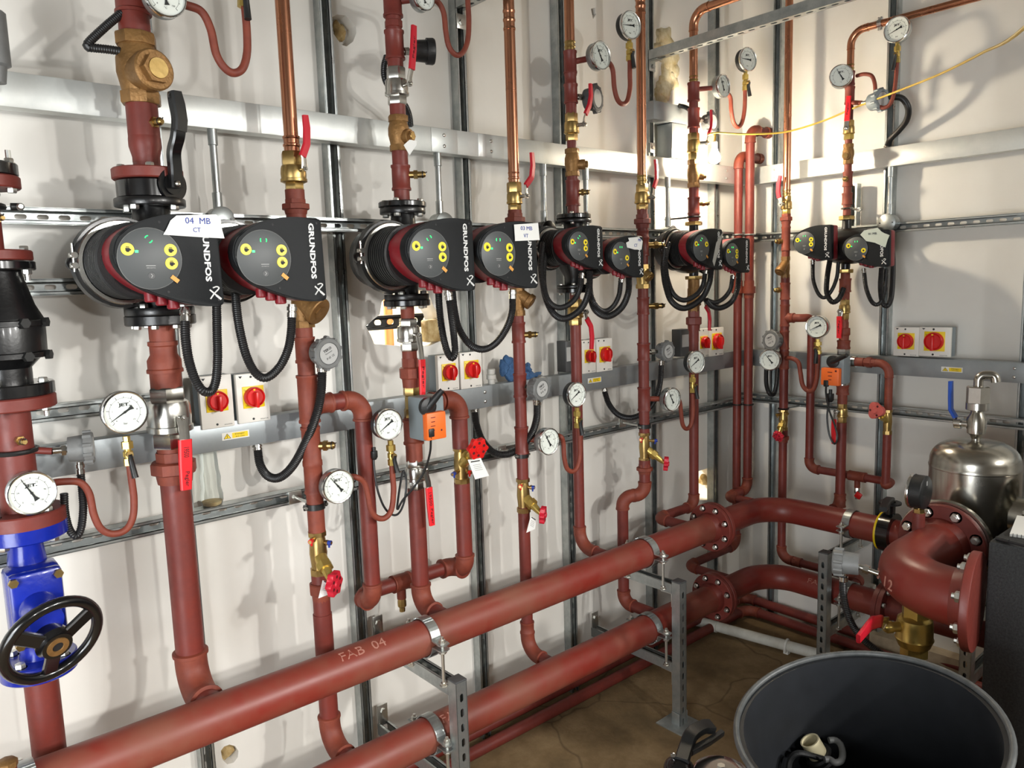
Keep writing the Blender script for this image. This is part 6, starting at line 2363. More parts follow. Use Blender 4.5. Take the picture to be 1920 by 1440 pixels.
def cyl_text(mb, txt, O, a, r, ang, width, height):
    """writing laid on the surface of a pipe: O start point on its axis, a its direction, ang from vertical towards the room"""
    m2 = MB()
    m2.text(txt, (0, 0, 0), UX, UZ, width=width, height=height, depth=.0004)
    a = V(a).normalized()
    x = UZ
    y = a.cross(UZ)
    for v in m2.bm.verts:
        th = ang - v.co.z / r
        rr2 = r - v.co.y + .0003
        v.co = V(O) + a * v.co.x + (x * cos(th) + y * sin(th)) * rr2
    me = bpy.data.meshes.new('x')
    m2.bm.to_mesh(me)
    m2.bm.free()
    mb.bm.from_mesh(me)
    bpy.data.meshes.remove(me)


for nm, lab, d_, z_, fx_, xr, chalk, yend in (
        ('header_pipe', 'upper of the two thick red header pipes', HD, HZ, FX, XC - .417, 'FAB  04', -1.30),
        ('header_pipe', 'lower of the two thick red header pipes', LD, LZ, FX + .035, XC - .405, 'FA', -.97)):
    t = Thing(nm, lab, 'pipe', BW, (1.0, -d_, z_ - HR), 'header pipes')
    t.part('pipe', MB().cyl((-1.3, -d_, z_), (fx_ - .02, -d_, z_), HR, n=48), HEADD)
    R = .17
    path = [V((fx_ + .03, -d_, z_)), V((fx_ + .05, -d_, z_))] + fillet([(fx_ + .05, -d_, z_), (xr, -d_, z_), (xr, yend, z_)], R, 14)[1:-1] + [V((xr, yend, z_))]
    t.part('bend', MB().tube(path, HR, 40), HEAD)
    for k, s in ((0, -1), (1, 1)):
        x0 = fx_ + (-.022 if k == 0 else .002)
        mb = MB().lathe((x0, -d_, z_), UX, [(0, HR), (0, FR_ - .002), (.002, FR_), (.018, FR_), (.02, FR_ - .002), (.02, HR)], 48)
        if k == 0:
            mb.lathe((x0 - .03, -d_, z_), UX, [(0, HR), (.02, HR * 1.14), (.032, HR * 1.16)], 40)
        fo = t.part('flange', mb, RED)
        for i in range(8):
            a = pi / 8 + pi / 4 * i
            p = V((x0 + (0 if k == 0 else .02), -d_ + FR_ * .82 * cos(a), z_ + FR_ * .82 * sin(a)))
            m2 = MB()
            bolt(m2, p, UX * s, .0115, .010, .006)
            t.part('bolt', m2, ZINC, None, fo)
    mb = MB()
    if chalk == 'FAB  04':
        cyl_text(mb, chalk, (BW.p(672, 1212, d_).x, -d_, z_), UX, HR, .5, .15, .03)
    else:
        cyl_text(mb, chalk, (BW.p(830, 1340, d_).x, -d_, z_), UX, HR, .5, .05, .028)
        t.part('chalk_mark', mb, FADED)
        mb = MB()
        cyl_text(mb, 'FA', (xr, RW.p(1524, 1108, .45).x * -1, z_), (0, -1, 0), HR, .9, .05, .022)
    t.part('chalk_mark', mb, FADED)
    if chalk == 'FA':
        mb = MB()
        for k in range(2):
            mb.lathe((xr, yend - .022 * k, z_), (0, -1, 0), [(0, HR), (0, .1), (.02, .1), (.02, HR)], 40)
        t.part('flange', mb, RED)
        for i in range(8):
            a = pi / 8 + pi / 4 * i
            m2 = MB()
            bolt(m2, (xr + .08 * cos(a), yend - .042, z_ + .08 * sin(a)), (0, -1, 0), .011, .01)
            t.part('bolt', m2, ZINC)
        t.part('pipe', MB().cyl((xr, yend - .04, z_), (xr, -1.75, z_), HR * .9, n=32), RED)
    else:
        t.part('pipe', MB().cyl((xr, yend, z_), (xr, -1.75, z_), HR, n=32), RED)


def clamp(label, O, a, side, rod_z, r=HR, front=None):
    """two-piece pipe clamp: O on the axis, a along, side = ear direction towards the room, rod down to rod_z"""
    O, a, side = V(O), V(a).normalized(), V(side)
    t = Thing('pipe_clamp', label, 'clamp', BW, O - UZ * r, 'header pipe clamps')
    wd = .017
    for nm, sg in (('upper_half', 1), ('lower_half', -1)):
        mb = MB()
        prof = []
        e = r + .05
        n = 18
        pts = [side * e + UZ * .007 * sg, side * (r + .012) + UZ * .008 * sg]
        for k in range(n + 1):
            th = radians(9) + (pi - radians(18)) * k / n
            pts.append(side * (r + .003) * cos(th) + UZ * sg * (r + .003) * sin(th))
        pts += [-side * (r + .012) + UZ * .008 * sg, -side * e + UZ * .007 * sg]
        outp = []
        for i in range(len(pts)):
            tg = (pts[min(i + 1, len(pts) - 1)] - pts[max(i - 1, 0)]).normalized()
            nn = tg.cross(a)
            nn = nn if nn.dot(pts[i] if 0 < i < len(pts) - 1 else UZ * sg) > 0 else -nn
            outp.append(pts[i] + nn * .004)
        for i in range(len(pts) - 1):
            q = [pts[i], pts[i + 1], outp[i + 1], outp[i]]
            vs0 = [mb.bm.verts.new(O + v - a * wd) for v in q]
            vs1 = [mb.bm.verts.new(O + v + a * wd) for v in q]
            for f_ in ((0, 1, 2, 3),):
                mb.bm.faces.new([vs0[j] for j in f_])
                mb.bm.faces.new([vs1[j] for j in reversed(f_)])
            for j in range(4):
                mb.bm.faces.new([vs0[j], vs1[j], vs1[(j + 1) % 4], vs0[(j + 1) % 4]])
        mb.lathe(O + side * (r + .036) + UZ * sg * .007, UZ * sg, [(0, .019), (.004, .019)], 20)
        t.part(nm, mb, GALV)
    for sg in (1, -1):
        S = O + side * (r + .034) * sg
        mb = MB().cyl(S + UZ * .03, V((S.x, S.y, rod_z)), .0055, n=10)
        ro = t.part('threaded_rod', mb, ZINC)
        for zz in (O.z + .012, O.z - .02, rod_z + .004):
            mb = MB().lathe((S.x, S.y, zz), UZ, [(-.002, .014), (0, .014), (0, .0105), (.009, .0105)], 6)
            t.part('nut', mb, ZINC, None, ro)


def frame(label, fr, u, dpost, ztop, zlow, wallu=.043, lowx=0):
    """support frame: post on a foot plate and two arms back to the wall"""
    t = Thing('support_frame', label, 'frame', fr, (u, -dpost, 0), 'header support frames')
    t.part('post', channel(MB(), (u, -dpost, .006), UZ, -OUT, ztop + .006), GALV)
    t.part('post_cap', MB().bx((u - .022, -dpost - .001, ztop + .01), (u + .022, -dpost + .043, ztop + .016), .001), DGREYP)
    for z_ in (ztop, zlow):
        t.part('arm', channel(MB(), (u, -dpost + .042, z_ - .041), -OUT, UZ, dpost - .042 - wallu), GALV)
        mb = MB()
        mb.bx((u - .019, -dpost + .0425, z_ - .1), (u + .019, -dpost + .047, z_ - .043), .001)
        mb.bx((u - .019, -dpost + .0425, z_ - .046), (u + .019, -dpost + .1, z_ - .0415), .001)
        t.part('angle_bracket', mb, ZINC)
        mb = MB()
        mb.bx((u - .02, -.0445, z_ - .01), (u + .02, -.05, z_ + .07), .001)
        mb.lathe((u, -.05, z_ + .045), OUT, [(0, .011), (.008, .011)], 6)
        t.part('wall_bracket', mb, ZINC)
    mb = MB().bx((u - .07, -dpost - .06, 0), (u + .07, -dpost + .09, .006), .001)
    t.part('foot_plate', mb, GALV)
    for sx in (-1, 1):
        t.part('foot_fin', MB().bx((u + sx * .026 - .002, -dpost + .0, .006), (u + sx * .026 + .002, -dpost + .04, .06), .001), GALV)


PD = .545
f1 = BW.p(1281, 1150, PD).x
f2 = BW.p(867, 1340, PD).x
ZA, ZB = .612, .272
frame('support frame under the headers nearer the corner', BW, f1, PD, ZA, ZB)
frame('support frame under the headers nearer the camera', BW, f2, PD, ZA, ZB)
u3 = RW.p(1542, 1100, PD).x
u4 = RW.p(1810, 1230, PD).x
frame('support frame under the headers along the right wall', RW, u3, PD, ZA, ZB)
frame('support frame beside the black insulated box', RW, u4, PD, ZA - .1, ZB)
for i, (px, row, d_, z_, zz, lab) in enumerate(((1243, 1035, HD, HZ, ZA, 'clamp on upper header nearer the corner'), (1249, 1182, LD, LZ, ZB, 'clamp on lower header nearer the corner'),
                                               (829, 1208, HD, HZ, ZA, 'clamp on upper header over the near frame'), (838, 1392, LD, LZ, ZB, 'clamp on lower header over the near frame'))):
    x_ = BW.p(px, row, d_ + HR + .034).x
    clamp(lab, (x_, -d_, z_), UX, OUT, zz)
x_ = BW.p(52, 1430, HD + .05).x
clamp('clamp on upper header at the far left edge', (x_, -HD, HZ), UX, OUT, ZA)
for (px, row, xr, z_, zz, lab) in ((1581, 975, XC - .417, HZ, ZA, 'clamp on upper header along the right wall'), (1577, 1108, XC - .405, LZ, ZB, 'clamp on lower header along the right wall')):
    q = BW.at_u(px, row, xr - HR - .02)
    clamp(lab, (xr, q.y, z_), (0, 1, 0), (-1, 0, 0), zz)

# small pipes on the floor and the waste pipe
p0, p1 = BW.at_z(1407, 1147, .035), BW.at_z(1520, 1182, .035)
yy = -.13
for lab, x_, z_, b_ in (('red pipe low along right wall, nearer the room', XC - .125, .035, .3), ('red pipe low along right wall, against the panel', XC - .045, .06, .2)):
    t = Thing('floor_pipe', lab, 'pipe', BW, (x_, -1, 0), 'pipes near the floor')
    t.part('pipe', cut((x_, yy, z_), (x_, -2.6, z_), .024, .055, 0), RED)
    t.part('pipe', cut((.6, yy, z_), (x_, yy, z_), .024, 0, .055), RED)
    elbow_part(t, 'elbow', (.6, yy, z_), (x_, yy, z_), (x_, -1, z_), .024, RUST, .06, 1.16)
    yy += .075
P0 = BW.at_z(1308, 1165, .04)
P1 = BW.at_z(1517, 1222, .04)
dv = (P1 - P0).normalized()
t = Thing('waste_pipe', 'white plastic waste pipe lying on the floor', 'pipe', BW, P0 - UZ * .04)
t.part('pipe', MB().cyl(P0 - dv * .25, P1 + dv * 1.2, .026, n=28), PVC)
q = BW.at_z(1335, 1173, .04)
t.part('coupling', MB().cyl(q - dv * .05, q + dv * .03, .029, n=28), PVC)
q = P0 + dv * ((BW.at_z(1474, 1212, .04) - P0).dot(dv))
t.part('clip', MB().torus(q, dv, .03, .006, 28, 8), WHITEP)
s_ = dv.cross(UZ)
t.part('clip_foot', MB().bx(V((q.x, q.y, 0)) - V((.012, .012, 0)), V((q.x, q.y, .03)) + V((.012, .012, 0))), WHITEP)

# ------------------------------------------------------------------ foreground right: elbow, vessel, box, valve, drum
ZE = .91
FE = BW.at_z(1833, 1129, ZE)
RE = BW.at_z(1768, 1020, ZE)
rE = .084
xf, yf = FE.x, FE.y
xr_, yr_ = RE.x, RE.y
VX, VY = xr_ + .27, yr_
t = Thing('flanged_elbow', 'big red flanged pipe elbow in the right foreground', 'pipe', BW, (xf, yr_, ZE - rE))
ED = V((.15, -.989, 0))
xc_ = xf - ED.x / -ED.y * (yr_ - yf)
path = fillet([(xr_ - .02, yr_, ZE), (xc_, yr_, ZE), V((xf, yf, ZE)) - ED * .02], .225, 18)
t.part('bend', MB().tube(path, rE, 48), HEAD)
for nm, O, a in (('front_flange', (xf, yf, ZE), -ED), ('rear_flange', (xr_, yr_, ZE), (-1, 0, 0))):
    O, a = V(O), V(a)
    mb = MB().lathe(O, a, [(0, rE * .9), (0, .142), (.003, .1435), (.021, .1435), (.024, .141), (.024, rE)], 56)
    mb.lathe(O + a * .02, a, [(0, rE * 1.16), (.02, rE * 1.1), (.04, rE * 1.0)], 48)
    fo = t.part(nm, mb, RED)
    x, y = perp(a)
    for i in range(8):
        th = pi / 8 + pi / 4 * i
        m2 = MB()
        bolt(m2, O + (x * cos(th) + y * sin(th)) * .119 + a * .024, a, .016, .014, .008)
        t.part('bolt', m2, ZINC, None, fo)
mb = MB()
q = V((xf, yr_, ZE))
bend_c = V((xc_ + .225 * 1.0, yr_ - .225, ZE))
for k, ch in enumerate('B12'):
    th = radians((126, 137, 143)[k])
    rad = V((cos(th), sin(th), 0))
    al = V((-sin(th), cos(th), 0))
    e = radians(4)
    nn = rad * cos(e) + UZ * sin(e)
    c0 = bend_c + rad * .225 + nn * (rE + .003)
    mb.text(ch, c0, al, (UZ * cos(e) - rad * sin(e)), height=.032, depth=.0006, bold=.01)
t.part('painted_mark', mb, FADED)
# boss with dial gauge seen from behind
gp = BW.at_z(1722, 985, ZE + rE)
bx_, by_ = gp.x, gp.y
t.part('boss', MB().cyl((bx_, by_, ZE + rE * .7), (bx_, by_, ZE + rE + .045), .02, n=20), RED)
t.part('boss_nut', MB().lathe((bx_, by_, ZE + rE + .045), UZ, [(0, .018), (.014, .018)], 6), BRASS)
G0 = V((bx_, by_, ZE + rE + .118))
t = Thing('pressure_gauge', 'black gauge seen from behind on the big red elbow', 'gauge', BW, (bx_, by_, ZE + rE + .058))
n_ = V((-.03, 1, 0)).normalized()
mb = MB().lathe(G0 - n_ * .022, n_, [(0, .053), (.003, .057), (.04, .057)], 40)
t.part('case', mb, BLACKP)
t.part('bezel', MB().lathe(G0 + n_ * .017, n_, [(0, .058), (.004, .060), (.01, .059), (.011, .054)], 40, cap=False), CHROME)
t.part('dial', MB().lathe(G0 + n_ * .016, n_, [(0, .053), (.0015, .053)], 40), DIALW)
t.part('stem', MB().cyl((bx_, by_, ZE + rE + .057), (bx_, by_, ZE + rE + .07), .01, n=12), BRASS)
sv = n_.cross(UZ)
t.part('maker_mark', MB().box(G0 - n_ * .0225 + UZ * .032, (.0006, .008, .015), 0, Matrix.Rotation(math.atan2(n_.y, n_.x), 3, 'Z')), GREYL)
# pressure switch left of the elbow
q = BW.at_z(1660, 1018, ZE + .02)
S0 = V((xc_ - rE * .2, yr_ - .05, ZE + .03))
sc_ = BW.at_z(1606, 1014, ZE + .06)
q = V((S0.x - .01, S0.y + .13, ZE + .045))
sensor(BW, 'grey pressure switch left of the big red elbow', q + V((-.02, .05, .0)), (-.35, .94, 0), .042, .075, V((S0.x, S0.y + .05, ZE + .03)), text=False, lug=True)
qq = q + V((-.01, .02, -.04))
hose(BW, 'black conduit hanging from grey switch to brass valve', [], 0) if False else None
t = Thing('flexible_conduit', 'black conduit hanging from switch down to brass valve', 'conduit', BW, qq)
cp = [qq + UZ * .01, qq - UZ * .06, qq + V((.005, -.02, -.14)), qq + V((.03, -.06, -.21)), qq + V((.08, -.14, -.27)), qq + V((.13, -.22, -.30))]
t.part('hose', hose_mesh(curve(cp, 9), .0115), HOSE)
t.part('gland', MB().lathe(qq + UZ * .012, -UZ, [(0, .013), (.012, .013), (.013, .010), (.018, .010), (.018, .0135), (.032, .0135)], 12), STEEL)
# brass ball valve under the elbow
vb_ = BW.at_z(1716, 1150, ZE - rE - .03)
vx, vy = vb_.x, vb_.y
t = Thing('ball_valve', 'large yellow brass ball valve under the big red elbow', 'valve', BW, (vx, vy, ZE - rE - .21))
zt2 = ZE - rE + .01
t.part('hex_end', MB().lathe((vx, vy, zt2), -UZ, [(0, .036), (.004, .04), (.05, .04)], 6), BRASSY)
t.part('valve_body', MB().lathe((vx, vy, zt2 - .045), -UZ, [(0, .034), (.012, .05), (.03, .053), (.07, .053), (.075, .056), (.082, .053), (.1, .046), (.105, .036)], 32), BRASSY)
t.part('hex_end', MB().lathe((vx, vy, zt2 - .14), -UZ, [(0, .042), (.036, .042), (.04, .036)], 8), BRASSY)
sd = V((-.8, .6, 0)).normalized()
so = V((vx, vy, zt2 - .08))
t.part('stem', MB().lathe(so, sd, [(0, .016), (.075, .016), (.075, .019), (.09, .019), (.1, .012)], 14), BRASSY)
e = so + sd * .095
dl_ = -so.y - .05
L0, L1, L2, L3 = [BW.p(x_, y_, dl_ + k_) for x_, y_, k_ in ((1664, 1163, 0), (1652, 1164, .0), (1634, 1168, .01), (1609, 1198, .02))]
lv = t.part('lever', MB().tube([e, L0, L1], [1, 1, 1], flat=(.012, .003, OUT)), STEEL)
t.part('grip', MB().tube([L1, L2, L2.lerp(L3, .3), L3], [1, 1.1, 1, .75], flat=(.018, .006, OUT)), REDL, 'red lever sleeve', lv)
t.part('drain_pipe', MB().cyl((vx, vy, zt2 - .17), (vx, vy, .3), .02, n=16), GALV)
# stainless vessel
q = BW.at_u(1832, 888, VX)
zsh = BW.z(VX, -VY, 873)
ztop = BW.z(VX, -VY, 822)
RV = .148
VZ = .70
t = Thing('stainless_vessel', 'shiny stainless vessel with domed top behind the elbow', 'vessel', BW, (VX, VY, VZ))
t.part('shell', MB().lathe((VX, VY, VZ), UZ, [(0, RV * .4), (.02, RV * .8), (.05, RV), (zsh - VZ - .004, RV)], 56), STAIN)
dome = [(0, RV * 1.012), (.006, RV * 1.02), (.012, RV * 1.0)]
hd = ztop - zsh
for k in range(1, 11):
    a = pi / 2 * k / 10
    dome.append((.02 + (hd - .02) * sin(a) ** 1.0, RV * (cos(a) ** .62) if k < 10 else .001))
t.part('dome', MB().lathe((VX, VY, zsh - .006), UZ, dome, 56), STAIN)
for zz in (.5, .38):
    pass
cc = MB().cyl((xr_, yr_, ZE), (VX - RV * .9, VY, ZE), .08, n=40)
t.part('inlet', cc, STAIN)
mb = MB().lathe((xr_ + .004, yr_, ZE), UX, [(0, .08), (0, .15), (.003, .153), (.02, .153), (.023, .15), (.023, .08)], 56)
fo = t.part('flange', mb, STAIN)
mb = MB().cyl((VX, VY - RV * .9, ZE + .07), (VX, VY - RV - .07, ZE + .07), .07, n=32)
t.part('outlet', mb, STAIN)
mb = MB().lathe((VX, VY - RV - .05, ZE + .07), (0, -1, 0), [(0, .06), (0, .13), (.02, .13), (.02, .06)], 48)
t.part('flange', mb, STAIN)
mb = MB().lathe((VX, VY - RV - .072, ZE + .07), (0, -1, 0), [(0, .06), (0, .13), (.022, .13), (.022, .06)], 48)
t.part('counter_flange', mb, RED, 'red counter flange')
for i in range(8):
    th = pi / 8 + pi / 4 * i
    m2 = MB()
    bolt(m2, (VX + .105 * cos(th), VY - RV - .05, ZE + .07 + .105 * sin(th)), (0, 1, 0), .013, .012)
    t.part('bolt', m2, ZINC)
t = Thing('air_vent', 'stainless air vent with blue lever on the vessel top', 'valve', BW, (VX, VY, ztop))


def zr(row):
    return BW.z(VX, -VY, row)


t.part('nipple', MB().cyl((VX, VY, ztop - .01), (VX, VY, zr(812)), .014, n=16), STEEL)
t.part('valve_body', MB().lathe((VX, VY, zr(822)), UZ, [(0, .016), (.012, .02), (.02, .03), (zr(785) - zr(822), .033), (zr(775) - zr(822), .022), (zr(768) - zr(822), .02)], 24), STAIN)
t.part('neck', MB().cyl((VX, VY, zr(776)), (VX, VY, zr(762)), .013, n=16), STEEL)
t.part('collar', MB().lathe((VX, VY, zr(769)), UZ, [(0, .034), (.003, .038), (zr(755) - zr(769), .038)], 32), STEEL)
t.part('hex_body', MB().lathe((VX, VY, zr(756)), UZ, [(0, .036), (.003, .039), (zr(726) - zr(756), .039), (zr(724) - zr(756), .034)], 6), STEEL)
e0, e1 = V((VX, VY, zr(726))), V((VX, VY, zr(708)))
t.part('spout', MB().tube(fillet([e0, e1 + UZ * .01, e1 + UZ * .01 + V((.02, -.045, 0)), e1 + V((.02, -.05, -.015))], .028, 8), .016, 18), STAIN)
side = (_r * -1)
so = V((VX, VY, zr(797)))
st_ = BW.at_u(1801, 797, VX) if False else so + V((-.0, .075, 0))
t.part('stem', MB().lathe(so, st_ - so, [(0, .018), (.03, .018), (.03, .012), (.05, .012), (.05, .02), (.072, .02)], 14), STEEL)
G = [st_ + V((-.002, -.005, .02)), st_ + V((-.004, .012, .05)), st_ + V((-.004, .014, .09)), st_ + V((-.004, .016, .155))]
lv = t.part('lever', MB().tube([st_, G[0]], [1, 1], flat=(.01, .003, (0, 1, 0))), STEEL)
t.part('grip', MB().tube(G, [1, 1, 1, .85], flat=(.013, .006, (0, 1, 0))), BLUEL, 'blue lever sleeve', lv)

# black and yellow butterfly handle on the upper header
q = BW.at_u(1668, 975, XC - .417)
t = Thing('butterfly_valve', 'black butterfly valve with yellow band behind the big elbow', 'valve', BW, (q.x, q.y, HZ + HR))
y0 = q.y
t.part('valve_body', MB().lathe((XC - .417, y0, HZ), (0, 1, 0), [(-.024, HR * 1.05), (-.024, .085), (.024, .085), (.024, HR * 1.05)], 32), BLACKG)
t.part('yellow_band', MB().torus((XC - .417, y0 + .03, HZ), (0, 1, 0), .078, .006, 32, 8), YEL)
t.part('neck', MB().cyl((XC - .417, y0, HZ + .07), (XC - .417, y0, HZ + .14), .022, n=16), BLACKG)
t.part('handle', MB().tube([(XC - .417, y0, HZ + .145), (XC - .5, y0 - .02, HZ + .155), (XC - .60, y0 - .05, HZ + .15)], [1, 1, .8], flat=(.018, .010, UZ)), BLACKP)
t.part('notch_plate', MB().cyl((XC - .417, y0, HZ + .125), (XC - .417, y0, HZ + .133), .045, n=20), BLACKP)

# black insulated box with notepad and pen
BXx = BW.at_z(1848, 1012, 1.085)
bx0, by1, bz1 = BXx.x, min(BXx.y, yf - .006), 1.085
single('insulated_box', 'black speckled foam insulated box at right edge', 'box', BW, (bx0 + .4, by1 - .4, 0), MB().bx((bx0, by1 - .75, 0.0), (bx0 + .8, by1, bz1), .012), BOARDB)
pts = [BW.at_z(x, y, bz1) for x, y in ((1893, 1006), (1912, 958))]
a = pts[1] - pts[0]
a.z = 0
nx = V((a.y, -a.x, 0)).normalized()
L_ = .21
an = a.normalized()
poly = [pts[0], pts[0] + nx * .148, pts[0] + nx * .148 + an * L_, pts[0] + an * L_]
t = Thing('notepad', 'white spiral notepad on top of the black box', 'notepad', BW, pts[0])
t.part('pages', MB().prism([p + UZ * .0005 for p in poly], (0, 0, .008)), PAPER)
mb = MB()
for k in range(14):
    mb.torus(pts[0] + nx * (.008 + .0102 * k) + UZ * .005, nx, .005, .0008, 10, 4)
t.part('spiral', mb, DKSTEEL)
pe = BW.at_z(1868, 1009, bz1 + .006)
pd = (BW.at_z(1905, 1019, bz1 + .006) - pe).normalized()
t = Thing('pen', 'black pen lying in front of the white notepad', 'pen', BW, pe)
t.part('cap', MB().cyl(pe, pe + pd * .035, .006, n=12), BLACKP)
t.part('barrel', MB().cyl(pe + pd * .035, pe + pd * .12, .0045, n=12), INK)

# drum
DC = V((1.70, -1.634, .80))                 # middle of the rim; the drum leans
DN = V((-.199, .076, .977)).normalized()
RD = .30
t = Thing('drum', 'large open black plastic drum in the right foreground', 'drum', BW, (DC.x + .15, DC.y - .05, 0))
Rb = RD - .012
hD = (DC.z - .066) / DN.z
DB = DC - DN * hD
t.part('shell', MB().lathe(DB, DN, [(0, Rb * .88), (.02, Rb * .92), (hD - .03, Rb), (hD - .004, Rb), (hD - .004, Rb - .012), (hD - .03, Rb - .014), (.03, Rb * .89), (.028, .001)], 72, cap=False), BINM)
t.part('base', MB().lathe(DB, DN, [(0, Rb * .88), (.004, Rb * .88)], 48), BINM)
t.part('rim', MB().torus(DC, DN, RD - .007, .0075, 80, 10), RIMM)
# things in the drum
P0 = BW.at_z(1520, 1390, .62)
def DP(x, y, z):
    return BW.at_z(x, y, z)
t = Thing('pipe_offcut', 'cream plastic pipe offcut standing in the drum', 'pipe', BW, DP(1545, 1430, .5))
A, B_ = DP(1518, 1388, .62), DP(1585, 1500, .45)
a = (B_ - A)
mb = MB().lathe(A, a, [(a.length, .026), (0, .026), (0, .022), (.08, .022)], 28, cap=False)
t.part('pipe', mb, mat('cream_plastic', (214, 204, 168), .5))
t = Thing('strap', 'black webbing strap wound round the cream offcut', 'strap', BW, A.lerp(B_, .3))
x, y = perp(a)
pp = [A.lerp(B_, .22 + .012 * k) + (x * cos(k * .9) + y * sin(k * .9)) * .03 for k in range(20)]
t.part('band', MB().tube(curve(pp, 4), .009, 8), BLACKP)
t.part('tail', MB().tube(curve([pp[3], DP(1500, 1412, .6), DP(1482, 1425, .58), DP(1478, 1450, .55)], 5), .008, 8), BLACKP)
t = Thing('carabiner', 'grey plastic carabiner hook beside the cream offcut', 'hook', BW, DP(1570, 1400, .6))
pp = [DP(x_, y_, .61) for x_, y_ in ((1554, 1388), (1566, 1388), (1576, 1396), (1580, 1412), (1577, 1426), (1566, 1430), (1556, 1424), (1546, 1424))]
t.part('hook', MB().tube(curve(pp, 5), .0085, 10), GREYP)

# butterfly valve and flange low in front of the near frame
q = BW.at_z(1276, 1432, .42)
t = Thing('butterfly_valve', 'black lever valve at the bottom edge before the frame foot', 'valve', BW, (q.x, q.y, .3))
def Q(x, y, z=.46):
    return BW.at_z(x, y, z)
t.part('head', MB().ball(Q(1273, 1442, .42), .045, (1, 1, .8), 20), BLACKG)
up_ = (UZ + (CAM - q).normalized() * .6).normalized()
lv = t.part('lever', MB().tube(curve([Q(1278, 1428, .45), Q(1287, 1400), Q(1296, 1378, .48), Q(1316, 1364, .48), Q(1334, 1362, .47)], 5), [1] * 15 + [1, 1, 1.1, 1.1, 1.1, 1.0], flat=(.021, .012, up_)), BLACKP)
t.part('trigger', MB().tube([Q(1294, 1410, .45), Q(1330, 1390, .45), Q(1354, 1374, .45)], [1, 1, .8], flat=(.010, .010, up_)), BLACKP, None, lv)
t.part('pin', MB().lathe(Q(1262, 1419, .455), up_, [(0, .008), (.008, .008), (.009, .004)], 14), CHROME)
t.part('riser_stub', MB().cyl((q.x, q.y, 0), (q.x, q.y, .40), .05, n=28), RED)
q2 = BW.at_z(1352, 1446, .42)
t = Thing('flange', 'polished flange with red pipe at the bottom edge left of drum', 'flange', BW, (q2.x, q2.y, 0))
t.part('pipe', MB().cyl((q2.x, q2.y, 0), (q2.x, q2.y, .40), .05, n=28), RED)
t.part('flange_plate', MB().lathe((q2.x, q2.y, .40), UZ, [(0, .075), (.002, .078), (.02, .078), (.022, .072), (.02, .05)], 40), CHROME)
t.part('bolt', MB().lathe((q2.x, q2.y, .42), UZ, [(0, .012), (.02, .012)], 6), ZINC)
t.part('gasket', MB().lathe((q2.x + .015, q2.y + .05, .33), UZ, [(0, .07), (.015, .07)], 36), RED)

# ------------------------------------------------------------------ isolators on the trays
for fr, lab, a in ((BW, 'red rotary isolator under the leftmost pump, left of pair', (371, 707, 441, 798)), (BW, 'red rotary isolator under the leftmost pump, right of pair', (441, 703, 508, 787)),
                   (BW, 'red rotary isolator right of the bright hole, left of pair', (820, 667, 862, 730)), (BW, 'red rotary isolator right of the bright hole, right of pair', (862, 662, 905, 725)),
                   (BW, 'red rotary isolator below the third pump, left of pair', (1091, 639, 1118, 698)), (BW, 'red rotary isolator below the third pump, right of pair', (1118, 636, 1149, 694)),
                   (BW, 'red rotary isolator by the bulb riser, left of pair', (1309, 617, 1330, 668)), (BW, 'red rotary isolator by the bulb riser, right of pair', (1330, 616, 1357, 665)),
                   (RW, 'red rotary isolator on right wall, left of pair', (1676, 613, 1722, 669)), (RW, 'red rotary isolator on right wall, right of pair', (1724, 613, 1781, 670))):
    isolator(fr, lab, *a, .105)
for lab, a in (('dark control box behind the third pump riser', (1060, 640, 1072, 697)), ('dark blue control box behind the bulb riser', (1276, 618, 1294, 667))):
    A, B_ = BW.p(a[0], a[1], .10), BW.p(a[2], a[3], .10)
    t = Thing('control_box', lab, 'box', BW, (A.x, -.045, B_.z))
    t.part('case', MB().bx((A.x, -.046, A.z), (B_.x, -.1, B_.z), .003), DGREYP)
    w_ = B_.x - A.x
    h_ = A.z - B_.z
    t.part('label', MB().bx((A.x + w_ * .15, -.1002, B_.z + h_ * .35), (B_.x - w_ * .15, -.1008, A.z - h_ * .2)), GREYL)

# ------------------------------------------------------------------ small things on the ledges
q = BW.p(398, 948, .062)
zt = H4 + .0205
bx_, by_ = q.x, -.064
t = Thing('bottle', 'empty clear plastic bottle standing on the lower rail', 'bottle', BW, (bx_, by_, zt))
hb = BW.z(bx_, .064, 838) - zt
rb_ = BW.r(BW.p(398, 925, .064), 44)
pr = [(0, rb_ * .55), (.004, rb_ * .85), (.02, rb_), (hb * .2, rb_), (hb * .33, rb_ * .86), (hb * .5, rb_ * .92), (hb * .62, rb_ * .8), (hb * .8, rb_ * .75), (hb, rb_ * .7)]
t.part('shell', MB().lathe((bx_, by_, zt), UZ, pr, 28, cap=False), BOTTLE)
t.part('dregs', MB().lathe((bx_, by_, zt + .001), UZ, [(0, rb_ * .5), (.006, rb_ * .8), (.016, rb_ * .9), (.018, rb_ * .6)], 24), INSUL)
ledge = LT1
q = BW.p(922, 712, .072)
t = Thing('plastic_fitting', 'small white plastic pipe fitting on the lower tray', 'fitting', BW, (q.x, -.07, ledge))
hf = BW.z(q.x, .07, 692) - ledge
t.part('body', MB().lathe((q.x, -.07, ledge), UZ, [(0, .014), (hf * .3, .014), (hf * .34, .019), (hf * .62, .019), (hf * .66, .013), (hf * .7, .016), (hf, .016)], 24), WHITEP)
b = MB()
random.seed(11)
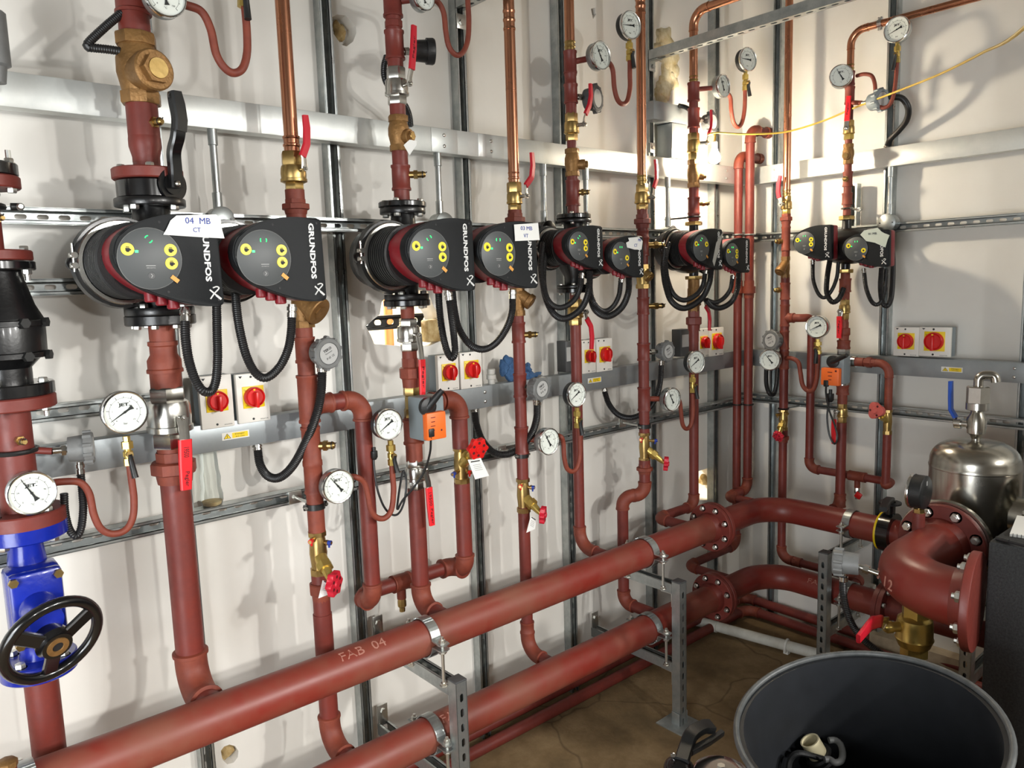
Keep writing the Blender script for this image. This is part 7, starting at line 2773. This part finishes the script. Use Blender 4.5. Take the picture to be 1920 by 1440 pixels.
for x_, y_, sx, sz in ((958, 695, .034, .04), (952, 680, .028, .03), (972, 702, .035, .028), (988, 690, .02, .02), (992, 706, .034, .018), (1006, 703, .026, .012), (945, 690, .02, .03)):
    p = BW.p(x_, y_, .068)
    l = lump((p.x, -.067, max(p.z, ledge + sz * .8)), (sx, .018, sz), .22, int(x_))
    me = bpy.data.meshes.new('x')
    l.bm.to_mesh(me)
    l.bm.free()
    b.bm.from_mesh(me)
    bpy.data.meshes.remove(me)
q = BW.p(965, 710, .067)
single('work_glove', 'crumpled blue knitted glove lying on the lower tray', 'glove', BW, (q.x, -.067, ledge), b, GLOVE)

# ------------------------------------------------------------------ the lit bulb on its yellow cable
BULB = mat('lit_bulb', (255, 240, 214), .4, emit=900)
Lb = L_BULB
t = Thing('light_bulb', 'lit festoon bulb hanging before the pipe near the corner', 'lamp', BW, Lb + UZ * .04)
gb = MB()
gb.lathe(Lb + UZ * .036, -UZ, [(0, .012), (.012, .014), (.024, .021), (.036, .026), (.048, .0265), (.058, .022), (.066, .012), (.069, .001)], 28)
go = t.part('globe', gb, BULB, 'glowing bulb')
t.part('socket', MB().lathe(Lb + UZ * .034, UZ, [(0, .013), (.03, .013), (.034, .008)], 20), WHITEP)
cpts = [Lb + UZ * .066] + [None] * 0
S = Lb + UZ * .066
cab = [S, S + UZ * .03]
for x_, y_, yy_ in ((1328, 252, -.28), (1345, 249, -.285), (1380, 251, -.31), (1420, 251, -.35), (1475, 247, -.42), (1540, 228, -.55), (1600, 203, -.7), (1680, 172, -.95), (1760, 140, -1.2), (1840, 100, -1.5), (1925, 48, -1.85)):
    cab.append(BW.p(x_, y_, -yy_))
cab.append(cab[-1] + (cab[-1] - cab[-2]) * 1.5 + UZ * .1)
cab.append(V((cab[-1].x - .1, cab[-1].y - .3, ZC - .005)))
t = Thing('light_cable', 'thin yellow cable strung across the corner to the bulb', 'cable', BW, cab[-1])
t.part('cord', MB().tube(curve(cab, 7), .0042, 8), CABLEY)

# pale board lying low behind the brass valve
p0, p1 = BW.at_z(1690, 1205, .10), BW.at_z(1798, 1238, .10)
a = p1 - p0
a.z = 0
nx = V((-a.y, a.x, 0)).normalized()
mb = MB().prism([p0 - a * .6, p1 + a * .3, p1 + a * .3 + nx * .09, p0 - a * .6 + nx * .09], (0, 0, -.1))
single('board', 'pale board standing low behind the large brass valve', 'board', BW, V((p0.x, p0.y, 0)), mb, mat('pale_board', (190, 170, 140), .7, 0, .3, 12))

# red stub with a bronze cap at the lower left corner
q = BW.p(13, 1436, .5)
t = Thing('capped_stub', 'red pipe stub with bronze cap at the lower left corner', 'pipe', BW, (q.x, q.y, HZ))
t.part('pipe', MB().cyl((q.x, q.y, HZ - .02), (q.x, q.y, q.z), .018, n=18), RED)
t.part('cap', MB().lathe((q.x, q.y, q.z - .002), UZ, [(0, .021), (.012, .021), (.016, .016), (.017, .001)], 8), BRONZE)
